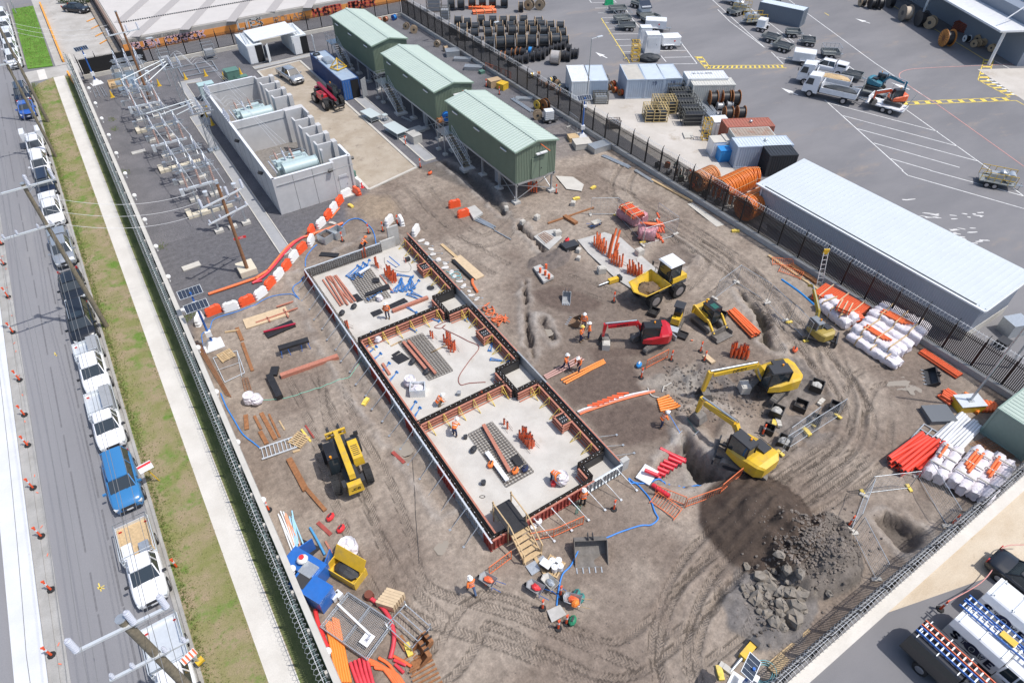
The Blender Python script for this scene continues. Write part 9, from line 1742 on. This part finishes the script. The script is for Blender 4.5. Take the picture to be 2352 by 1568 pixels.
q=boxthing('blue_cabinet',(1,3,490,560),(1.1,2.4,1.3),R(28),blue,'dark blue site cabinet with both doors open by the low white wall','cabinet',door=False)
for k in S2: b=BX((1.0,k*.85,.7),(.9,.06,1.2),rz=R(-20*k));b.B('open_door',blue,q)
b=MB();b.blob((0,0,.25),(.7,.6,.5),nu=10,nv=6);b.cyl((0,0,.45),(0,0,.56),.15,n=10,m=1);tag(b.B('water_tank',[white,redpl],None,T(1,3,435,450,1.35)),'white plastic tank with red cap on the open blue cabinet','tank');b=BX((0,0,.06),(.8,.9,.12));tag(b.B('grey_tray',galv,None,T(1,3,485,530,1.36),R(28)),'flat grey tray lying on the open blue cabinet','tray')
q=boxthing('blue_cabinet',(1,3,545,770),(1.15,2.3,1.35),R(28),blue,'closed blue site cabinet with a dark lid panel, nearest the mesh stack','cabinet',door=False);b=BX((0,.6,1.42),(.8,.8,.05));b.B('lid_panel',dark,q)
board('form_board',((1,3,380,380),(1,3,430,250),(1,3,600,330),(1,3,500,420)),blackply,'black boards lying behind the open blue cabinet',0,.05);bundle('mixed_pipes',(1,3,240,30),(1,3,350,350),4,1,.05,white,'bundle of white and orange pipes leaning near the white wall',jit=.3,seed=3);bundle('mixed_pipes',(1,3,320,30),(1,3,400,300),4,1,.05,mat('pale_blue_pipe',(.35,.6,.75),.4),'bundle of pale blue pipes beside the white pipes',jit=.3,seed=5);bundle('mixed_pipes',(1,3,285,50),(1,3,380,330),3,1,.05,mat('salmon_pipe',(.75,.35,.22),.4),'bundle of salmon orange pipes between white and blue ones',jit=.3,seed=7)
for i,(u,v) in EN(((720,790),(765,770))): b=BX((0,0,.2),(.35,.45,.4));b.cyl((0,.1,.4),(0,.1,.47),.06,n=8,m=1);tag(b.B('jerrycan',[white,orange if i==0 else dark],None,G(1,3,u,v),R(20)),'white jerrycan with %s cap in front of the closed blue cabinet'%('orange' if i==0 else 'dark'),'jerrycan')
for i,(u,v) in EN(((940,480),(965,520))): b=BX((0,0,.22),(.35,.42,.42),taper=.8);b.box((0,0,.46),(.2,.06,.05));tag(b.B('jerrycan',redpl,None,G(1,3,u,v),R(20)),'red jerrycan beside the yellow tool vault, %s'%['upper','lower'][i],'jerrycan')
bag((1,3,860,370),'white plastic sheeting behind the yellow tool vault',1.3,0);b=MB();[b.box((-.35+.17*i,-.05*i,.35),(.16,1.1,.65)) for i in RN(6)];tag(b.B('plank_stack',ply,None,G(1,3,1220,830),R(40)),'stack of light timber beams standing beside the curved pipe','timber')
b=BC((0,0,0),(0,0,.35),.3,.25,14);tag(b.B('rusty_pot',mat('rust_dark',(.16,.05,.03),.8),None,G(1,3,1042,775)),'dark rusty round pot at the corner of the mesh stack','pot')
def sbucket(p,rz,label,w_=1.1,m=rust,teeth=5,s=1.0):
 P=G(*p);r=thing('excavator_bucket',label,'bucket',P,rz);b=MB();prof=[(-.5*s,.02),(.1*s,.0),(.5*s,.25*s),(.55*s,.6*s),(.3*s,.75*s)]
 for k in S2: b.xz(prof,k*w_/2-.02,k*w_/2+.02)
 for a,c in zip(prof,prof[1:]): b.bar((a[0],0,a[1]),(c[0],0,c[1]),w_,.04)
 b.B('shell',m,r);b=MB();[b.box((-.6*s,-w_/2+.06+i*(w_-.12)/(teeth-1),.04),(.25*s,.07,.06)) for i in RN(teeth)];b.B('teeth',galv if m is not rust else rust,r);b=MB();[b.box((.45*s,k*.15,.8*s),(.3*s,.05,.25)) for k in S2];b.B('hitch_lug',dark,r);return r
sbucket((1,3,1530,1240),R(10),'rusty bucket, back one of the pair by the curved pipes',.7);sbucket((1,3,1500,1340),R(5),'rusty orange bucket, front one of the pair by the curved pipes',1.0);sbucket((2,3,720,400),R(60),'large muddy sieve bucket with teeth on the open dirt',2.0,mud,6,1.5);sbucket((2,1,500,1190),R(50),'small steel bucket lying alone on the brown fill',.7,greym);sbucket((2,1,580,1400),R(-60),'rusty blade bucket behind the group of workers',1.1,mat('rust_dark2',(.2,.12,.07),.8));sbucket((3,2,1490,340),R(-50),'long dark bucket lying beside the long orange stack',1.7,dark,5,.8);b=MB();[b.box((0,-.25*i,.12),(1.4,.1,.06)) for i in RN(6)];tag(b.B('rake_attachment',rust,None,G(1,3,1520,1420),R(-5)),'rusty rake attachment at the bottom beside the buckets','attachment')
rk_=thing('scaffold_rack','galvanised tube rack standing beside the rusty buckets','rack',G(1,3,1410,1080),R(-72));b=MB(); 
for x in (-1,1):
 for y in (-.75,.75): b.bar((x,y,0),(x,y,.9),.06)
 b.bar((x,-.75,.5),(x,.75,.5),.05)
for y in (-.75,-.25,.25,.75): b.bar((-1,y,.5),(1,y,.5),.05)
b.B('tube_frame',galv,rk_)
for p,l,yy in (((2,1,910,1035),'yellow hydraulic breaker hammer lying near the dumper',R(-8)),((2,3,2130,1320),'yellow hydraulic breaker hammer lying at the bottom near the solar tower',R(8))):
 r=thing('breaker_hammer',l,'breaker',G(*p),yy);b=BX((.2,0,.25),(1.0,.4,.4));b.B('housing',yellow,r);b=BC((-.3,0,.22),(-1.3,0,.15),.09,.06,8);b.B('chisel',galv,r);b=BX((.85,0,.28),(.3,.5,.5));b.B('bracket',dark,r)
b=MB(); 
for k in RN(3): b.tube([V3((cos(t)*(.5+.1*k),sin(t)*(.4+.1*k),.05+.05*k)) for t in lsp(0,6.2,18)],.02,4)
tag(b.B('hose_coil',Qm('teal_hose'),None,G(2,3,2310,1480)),'teal hose coil at the bottom edge by the solar tower','hose')
r=thing('sign_post','small white sign with black and red header on a leaning yellow post','sign',T(0,2,1470,1285),R(8));b=BA((0,0,.1),(-.25,-.05,1.75),.07);b.B('post',yellow,r);b=BX((-.25,-.1,2.0),(.85,.03,.55),rx=R(-35));b.B('plate',white,r);b=BX((-.25,-.02,2.13),(.83,.035,.14),rx=R(-35));b.B('header',redpl,r)
r=thing('hazard_board','orange and white striped board on a post with a yellow clamp at the kerb','sign',T(0,3,1890,1390),R(20));b=BA((0,0,.05),(-.35,.1,1.6),.08);b.B('post',galv,r);b=BX((-.35,.05,1.7),(.8,.04,.4),rx=R(-40));b.B('board',white,r);b=MB();[b.box((-.62+.2*k,.04,1.71),(.09,.045,.38),rx=R(-40),rz=0) for k in RN(4)];b.B('stripe',orange,r);b=BX((-.12,.03,.6),(.4,.3,.2));b.B('clamp',yellow,r)
for a,c,l in (((0,0,375,45),(0,0,590,575),'long orange beam kerb beside the driveway'),((0,0,630,680),(0,0,685,778),'short orange beam kerb at the head of the street fence')): A=T(*a);C=T(*c);b=BA(A+V3((0,0,.25)),C+V3((0,0,.25)),.25,.4);tag(b.B('beam_kerb',Qm('kerb_orange'),None),l,'kerb')
for i in RN(4): A=T(0,0,800+40*i,205+68*i);C=T(0,0,880+40*i,170+65*i);b=BA(A+V3((0,0,.1)),C+V3((0,0,.1)),.15,.1);tag(b.B('wheel_stop',Qm('kerb_orange')),'orange wheel stop beside the rock strip, %s from the far end'%ORD[i],'wheel stop','orange wheel stops')
for p,d,rz,m,l in (((1,0,1060,1095),(1.5,2.6,.75),R(8),galv,'grey steel work table with yellow tools on the gravel'),((1,0,1290,1230),(1.7,3.2,.75),R(8),galv,'grey steel work table under clear sheeting near the concrete duct'),((1,0,1475,1210),(1.7,1.3,.3),R(5),conc,'low concrete block under the green buildings'),((1,0,1460,1300),(1.2,1.6,1.0),R(5),conc,'big concrete duct end at the edge of the trench'),((1,0,1190,1110),(.6,.6,1.0),R(10),dark,'dark wheelie bin beside the steel tables'),((1,1,890,90),(.7,.7,1.1),R(10),eqgreen,'dark green wheelie bin beside the enclosure door'),((1,0,2190,790),(1.7,1.2,.9),R(-3),mat('cardboard',(.42,.3,.18),.85,noise=.1),'two brown cardboard boxes on the gravel by the fence'),((1,0,2265,815),(1.2,1.2,.8),R(20),yellow,'bright yellow site box beside the cardboard boxes'),((1,0,1805,510),(2.0,1.6,.8),R(-20),galv,'stack of pale panels on a pallet along the fence'),((1,0,1900,560),(2.6,.9,.4),R(-40),galv,'galvanised channels along the fence, far bundle'),((1,0,2000,640),(2.6,1.1,.5),R(-40),galv,'galvanised channels along the fence, near bundle'),((1,0,2075,675),(.7,.7,.35),R(0),eqgreen,'small green potted item on a pallet by the fence'),((2,0,640,1350),(2.0,1.6,.7),R(-20),concl,'pale plastic covered pallet with a red petrol tool'),((2,0,560,1290),(1.2,1.2,.5),R(-20),timber,'open timber tray beside the plastic covered pallet'),((2,0,800,1380),(2.4,1.4,.7),R(-3),galv,'stacked galvanised sections behind the nearest switchroom'),((2,0,110,920),(2.2,.7,.3),R(-40),galv,'silver packing case lying by the fence'),((3,2,1550,690),(1.9,1.5,.4),R(-30),mat('sheet_grey',(.13,.14,.15),.4),'pallet of timber offcuts under black sheet near the ballast box'),((3,1,2220,1480),(1.7,1.3,1.3),R(-20),galv,'grey open waste bin beside the white shed'),((3,2,2140,40),(.9,.8,.6),R(0),dark,'small black crate behind the east fence at the right')):
 if 'table' in l:
  q=thing('work_table',l,'table',T(*p),rz);b=BX((0,0,.8),(d[0],d[1],.06));b.B('table_top',mat('table_sheet',(.5,.56,.56),.3),q);[MB().box((x*d[0]*.45,y*d[1]*.45,.4),(.06,.06,.8)).B('leg',galv,q) for x in (-1,1) for y in (-1,1)];b=BX((0,0,.25),(d[0]*.9,d[1]*.9,.04));b.B('shelf',galv,q);continue
 nm='work_table' if 'table' in l else 'bin' if 'bin' in l else 'crate_stack';boxthing(nm,p,d,rz,m,l,'table' if 'table' in l else 'bin' if 'bin' in l else 'pallet load',door=False)
for i,(a,c,l) in EN((((2,0,0,910),(2,0,180,1030),'long galvanised beams lying by the black fence'),((2,0,840,1440),(2,0,1080,1540),'tangle of galvanised tubes lying by the fence plinth'),((1,1,2020,440),(1,1,2190,530),'short bundle of steel bars near the pair of orange barriers'),((1,1,2200,560),(1,1,2340,640),'thin steel tube lying on the track near the switchroom'))): bundle('steel_bundle',a,c,5 if i<3 else 1,1,.06,galv,l,cat='steel',hollow=False,jit=.2,seed=i)
board('manhole_cover',((1,1,1940,360),(1,1,2010,335),(1,1,2085,405),(1,1,2000,460)),conc,'square concrete pit lid beside the orange barriers',0,.25,'pit');r=thing('tank_trailer','small trailer carrying a white cube water tank','trailer',G(2,0,335,1120),R(-20));b=BX((0,0,1.0),(1.1,1.0,1.1));b.B('water_tank',white,r);b=MB();[b.box((0,0,.5+.25*i),(1.14,1.04,.03)) for i in RN(5)];b.B('tank_cage',galv,r);b=BX((.1,0,.38),(1.9,1.1,.12));b.bar((1,0,.38),(1.9,0,.4),.08);b.B('chassis',dark,r);[wheel(r,0,s*.65,.28,.18) for s in S2]
st=thing('step_ladder','yellow topped step ladder leaning on the east fence','ladder',T(3,1,470,1060),R(60));b=MB();[b.bar((0,s*.25,0),(1.1,s*.2,3.4),.05) for s in S2];b.B('rail',alum,st);b=MB();[b.bar((.12+.13*i,-.24,.35+.4*i),(.12+.13*i,.24,.35+.4*i),.04) for i in RN(7)];b.B('rungs',alum,st);b=BX((1.0,0,3.1),(.1,.5,.5));b.B('yellow_guard',yellow,st)
pipep([(3,1,95,1080),(3,1,250,1190),(3,1,385,1310)],.09,mat('bright_blue_pipe',(.02,.22,.55),.4),'bright blue pipe with white end slung beside the small excavator',.9)
hose('tape',[(3,3,1665,815),(3,3,1950,650),(3,3,2090,480),(3,3,2170,320),(3,3,2351,300)],.03,mat('red_white_tape',(.65,.3,.27),.6),'red and white tape running from the bollard over the sand',.6)
b=MB();rr=random.Random(5)
for i in RN(9):
 A=G(1,1,2120+22*i,1270+26*i if i<6 else 1380);P=[A+V3((rr.uniform(-.5,.5),rr.uniform(-.5,.5),.08+rr.uniform(0,.25))) for _ in RN(6)];b.tube(SP(P,3),.05,5)
tag(b.B('netting_tangle',Qm('barrier_steel_orange')),'tangled orange safety netting beside the slab','netting')
for i in RN(14): A=G(1,1,1530+38*i,640+42*i);b=MB();b.blob((rr.uniform(-.3,.3),0,.04),(rr.uniform(.4,.9),rr.uniform(.3,.5),.08),nu=8,nv=4,jit=.2,seed=i);tag(b.B('concrete_spill',mat('white_spill',(.58,.56,.53),.8,noise=.15),None,A,i),'white patch of spilled concrete, %s along the depot side of the slab'%ORD[i],'spill','spilled concrete along the slab')
hose('teal_hose',[(1,1,1750,930),(1,1,1830,960),(1,1,1890,980),(1,1,1850,1000),(1,1,1790,960),(1,1,1840,930),(1,1,1880,960),(1,1,1800,985)],.03,Qm('teal_hose'),'tangled teal hose between the slab and the plywood walkway');pipep([(1,1,1990,1000),(1,1,1990,1050),(1,1,2035,1125)],.12,orange2,'curved orange pipe at the foot of the plywood walkway')
board('plastic_sheet',((2,1,1610,310),(2,1,1660,300),(2,1,1950,500),(2,1,1880,520)),concl,'pale strip of plastic sheeting along the fence plinth',0,.02,'sheet')
# people
def skin_mesh(name,chain,radii,m,par,sub=1,root=0):
 verts=list(chain.keys());me=bpy.data.meshes.new(name);idx={k:i for i,k in EN(verts)}
 ed=[(idx[a],idx[b_]) for a,b_ in radii['edges']];me.from_pydata([chain[k] for k in verts],ed,[]);o=newo(name,me);lk(o)
 sk=o.modifiers.new('skin','SKIN');sk.use_smooth_shade=True
 for i,k in EN(verts): r_=radii['r'][k];me.skin_vertices[0].data[i].radius=(r_[0],r_[1]) if isinstance(r_,tuple) else (r_,r_)
 me.skin_vertices[0].data[idx[radii.get('root',verts[0])]].use_root=True
 if sub: s_=o.modifiers.new('sub','SUBSURF');s_.levels=1;s_.render_levels=1
 me.materials.append(m);o.parent=par;KID.setdefault(par.name,[]).append(o);return o
def person(p,rz,label,pose='stand',vest=hiviz,trous=navy,helmet=helmw,sc=1.0,z=None,hat=True):
 P=T(*p);P.z=(hgt(P.x,P.y) if z is None else z)+.02;r=thing('person',label,'person',P,rz,None);r.scale=(sc,)*3
 lean={'stand':.03,'walk':.08,'bend':1.15,'crouch':.7,'work':.45}[pose];hip=.92 if pose!='crouch' else .45
 if pose=='bend': hip=.86
 sp=lambda d,x=0: (sin(lean)*d+(-.1 if pose in('bend','work') else 0),x,hip+cos(lean)*d)
 J={'pel':sp(0),'waist':sp(.14),'chest':sp(.36),'neck':sp(.53),'head0':sp(.60),'head1':(sp(.72)[0]+.02,0,sp(.72)[2])}
 st={'stand':(.04,-.02),'walk':(.32,-.32),'bend':(.08,-.08),'crouch':(.25,.1),'work':(.2,-.15)}[pose]
 for s,nm_,fx in ((1,'l',st[0]),(-1,'r',st[1])):
  hx=J['pel'][0];J['hip'+nm_]=(hx,s*.1,hip-.03)
  kx=(hx+fx)/2+(.06 if pose!='crouch' else .35);kz=.48 if pose!='crouch' else .5;J['kn'+nm_]=(kx,s*.12,kz);J['an'+nm_]=(fx,s*.13,.08);J['toe'+nm_]=(fx+.17,s*.15,.03)
  c=sp(.47);J['sh'+nm_]=(c[0],s*.19,c[2])
  if pose in('bend','crouch','work'): J['el'+nm_]=(c[0]+.1,s*.26,c[2]-.27);J['wr'+nm_]=(c[0]+.3,s*.16,c[2]-.46)
  elif pose=='walk': J['el'+nm_]=(c[0]-s*.15,s*.26,c[2]-.27);J['wr'+nm_]=(c[0]-s*.1+.12,s*.24,c[2]-.5)
  else: J['el'+nm_]=(c[0]+.02,s*.27,c[2]-.28);J['wr'+nm_]=(c[0]+.16,s*.2,c[2]-.5)
  w=V3(J['wr'+nm_]);d=(w-V3(J['el'+nm_])).normalized();J['ha'+nm_]=tuple(w+d*.07)
 E=[('pel','waist'),('waist','chest'),('chest','neck'),('neck','head0'),('head0','head1')];Rr={'pel':(.13,.1),'waist':(.12,.09),'chest':(.15,.1),'neck':.055,'head0':.075,'head1':.085}
 for k in 'lr': E+=[('pel','hip'+k),('hip'+k,'kn'+k),('kn'+k,'an'+k),('an'+k,'toe'+k),('chest','sh'+k),('sh'+k,'el'+k),('el'+k,'wr'+k),('wr'+k,'ha'+k)];Rr.update({'hip'+k:.085,'kn'+k:.058,'an'+k:.045,'toe'+k:.04,'sh'+k:.055,'el'+k:.043,'wr'+k:.03,'ha'+k:.038})
 for k,s in (('l',1),('r',-1)):
  h_=V3(J['ha'+k]);d=(h_-V3(J['wr'+k])).normalized();q=d.cross(V3((0,0,1)));q=q.normalized() if q.length>.1 else V3((0,1,0))
  for i in RN(4): a_=h_+q*(.03*(i-1.5)*.8)+d*.045;n_='f%d%s'%(i,k);J[n_]=tuple(a_+d*(.05-.008*abs(i-1.4)));E.append(('ha'+k,n_));Rr[n_]=.01
  J['th'+k]=tuple(h_+q*.05*s+d*.01);E.append(('ha'+k,'th'+k));Rr['th'+k]=.012
 body=skin_mesh('body',J,{'edges':E,'r':Rr,'root':'pel'},skin,r)
 SJ={k:J[k] for k in ('waist','chest','neck','shl','ell','shr','elr')}
 for k in 'lr': SJ['fo'+k]=tuple(V3(J['el'+k]).lerp(V3(J['wr'+k]),.6))
 SJ['pelt']=tuple(V3(J['pel']).lerp(V3(J['waist']),.3));SJ['neck']=tuple(V3(J['chest']).lerp(V3(J['neck']),.8))
 skin_mesh('jacket',SJ,{'edges':[('pelt','waist'),('waist','chest'),('chest','neck'),('chest','shl'),('shl','ell'),('ell','fol'),('chest','shr'),('shr','elr'),('elr','for')],'r':{'pelt':(.16,.13),'waist':(.155,.125),'chest':(.185,.135),'neck':.09,'shl':.08,'shr':.08,'ell':.066,'elr':.066,'fol':.055,'for':.055},'root':'waist'},vest,r)
 TJ={k:J[k] for k in ('pel','hipl','hipr','knl','knr','anl','anr')};TJ['w']=tuple(V3(J['pel']).lerp(V3(J['waist']),.35))
 skin_mesh('trousers',TJ,{'edges':[('w','pel'),('pel','hipl'),('pel','hipr'),('hipl','knl'),('hipr','knr'),('knl','anl'),('knr','anr')],'r':{'w':(.14,.12),'pel':(.15,.12),'hipl':.105,'hipr':.105,'knl':.078,'knr':.078,'anl':.07,'anr':.07},'root':'pel'},trous,r)
 b=MB();c=V3(sp(.3));ax=V3((sin(lean),0,cos(lean)));fx=V3((cos(lean),0,-sin(lean)))
 for dd in (-.06,.12):
  ring_=[c+ax*dd+fx*(.155*cos(t))+V3((0,.2*sin(t),0)) for t in lsp(0,2*pi,14,endpoint=False)];ring2=[v+ax*.05 for v in ring_];b.loft([ring_,ring2],0,True,caps=False)
 b.B('reflective_band',silver,r)
 for k in 'lr': b=MB();a=V3(J['an'+k]);b.blob(a+V3((.05,0,-.03)),(.3,.12,.13),nu=8,nv=5);b.B('boot',mat('boot_brown',(.16,.1,.05),.8),r)
 hd=V3(J['head1']); 
 b=MB();b.blob(hd+V3((.1,0,-.01)),(.04,.03,.05),nu=5,nv=4);b.B('nose',skin,body);b=MB();[b.blob(hd+V3((.085,s*.032,.02)),(.02,.025,.016),nu=5,nv=3) for s in S2];b.box(hd+V3((.09,0,-.045)),(.01,.045,.01));b.B('face_features',dark,body);b=MB();[b.blob(hd+V3((0,s*.088,0)),(.04,.02,.055),nu=5,nv=4) for s in S2];b.B('ear',skin,body)
 b=MB();b.blob(hd+V3((-.02,0,.01)),(.2,.185,.19),nu=10,nv=6);b.B('hair',mat('hair_brown',(.05,.03,.02),.8),body)
 if hat: b=MB();hx=hd+ax*.04;b.blob(hx,(.29,.25,.27),nu=14,nv=8,flat=.05);b.cyl(hx-V3((0,0,.012)),hx+V3((0,0,.004)),.165,.16,14);b.box(hx+V3((.16,0,0)),(.1,.17,.012));b.B('helmet',helmet,r)
 return r
oh=mat('orange_helmet',(.8,.2,.05),.4);yh=mat('yellow_helmet',(.8,.6,.15),.4)
def fc(a,c): return ang(T(*a),T(*c))
person((1,1,1215,1365),fc((1,1,1215,1300),(1,1,1205,1500)),'worker in orange jacket standing in the far slab bay facing the camera','stand',z=.12)
person((1,2,1665,605),fc((1,2,1640,620),(1,2,1760,570)),'worker kneeling at the formwork between the middle and near bays holding a tool','crouch',trous=mat('khaki_cloth',(.25,.2,.13),.85),z=.12)
person((1,2,1830,875),fc((1,2,1830,900),(1,2,1890,740)),'worker bending over in the near slab bay with back to the camera','bend',z=.12);person((2,2,375,1285),fc((2,2,350,1260),(2,2,420,1320)),'worker bending over a red bucket beside the white bulk bag','bend',z=.12)
person((2,2,650,1500),fc((2,2,650,1500),(2,2,600,1350)),'worker standing outside the near formwork with green hoses at his feet','stand',trous=mat('dark_cloth',(.02,.02,.022),.85))
person((2,2,490,250),fc((2,2,440,200),(2,2,560,260)),'worker striding over the pipes beside the slab, left of the pair','walk');person((2,2,610,265),fc((2,2,600,230),(2,2,560,280)),'worker standing over the pipes beside the slab, right of the pair','work')
person((2,1,630,1560),fc((2,1,600,1500),(2,1,760,1560)),'worker with a yellow helmet, left of the group of three','stand',helmet=yh);person((2,1,705,1535),fc((2,1,760,1500),(2,1,640,1500)),'worker in pale boots, right of the group of three','stand');person((2,1,655,1450),fc((2,1,655,1430),(2,1,650,1550)),'worker at the back of the group of three','stand')
person((2,2,1370,785),fc((2,2,1340,780),(2,2,1480,740)),'lone worker standing on the brown fill holding a long green rake','work');person((1,1,975,695),fc((1,1,960,660),(1,1,1000,640)),'worker with orange helmet crouching behind the far rebar wall','crouch',helmet=oh)
person((1,3,1985,748),fc((1,3,1980,740),(1,3,1900,560)),'worker walking on the open dirt beside the wheelbarrow','walk',trous=mat('jean_blue',(.08,.13,.24),.85))
dr=person((2,1,1470,1000),fc((2,1,1500,1150),(2,1,1300,1240)),'driver in orange vest inside the cab of the dumper','crouch',z=1.55); 
for a,c,l,m in (((2,2,1410,715),(2,2,1540,850),'long blue and green rake held by the lone worker',bluep),((2,2,1605,720),(2,2,1690,860),'green handled rake lying at the trench edge',eqgreen)):
 A=G(*a);C=G(*c);A.z+=.9 if 'held' in l else .1;C.z+=.08;r=thing('rake',l,'rake',A);b=BC((0,0,0),C-A,.03,n=6);b.B('handle',m,r);b=BX(C-A,(.5,.06,.05),rz=R(10));b.B('head',galv,r)
b=MB();rr=random.Random(2);P=[V3((rr.uniform(-.5,.5),rr.uniform(-.4,.4),.03)) for _ in RN(16)];b.tube(SP(P,4),.015,4);tag(b.B('hose_tangle',eqgreen,None,G(2,2,600,1520)),'green cable tangle at the feet of the worker outside the formwork','cable')
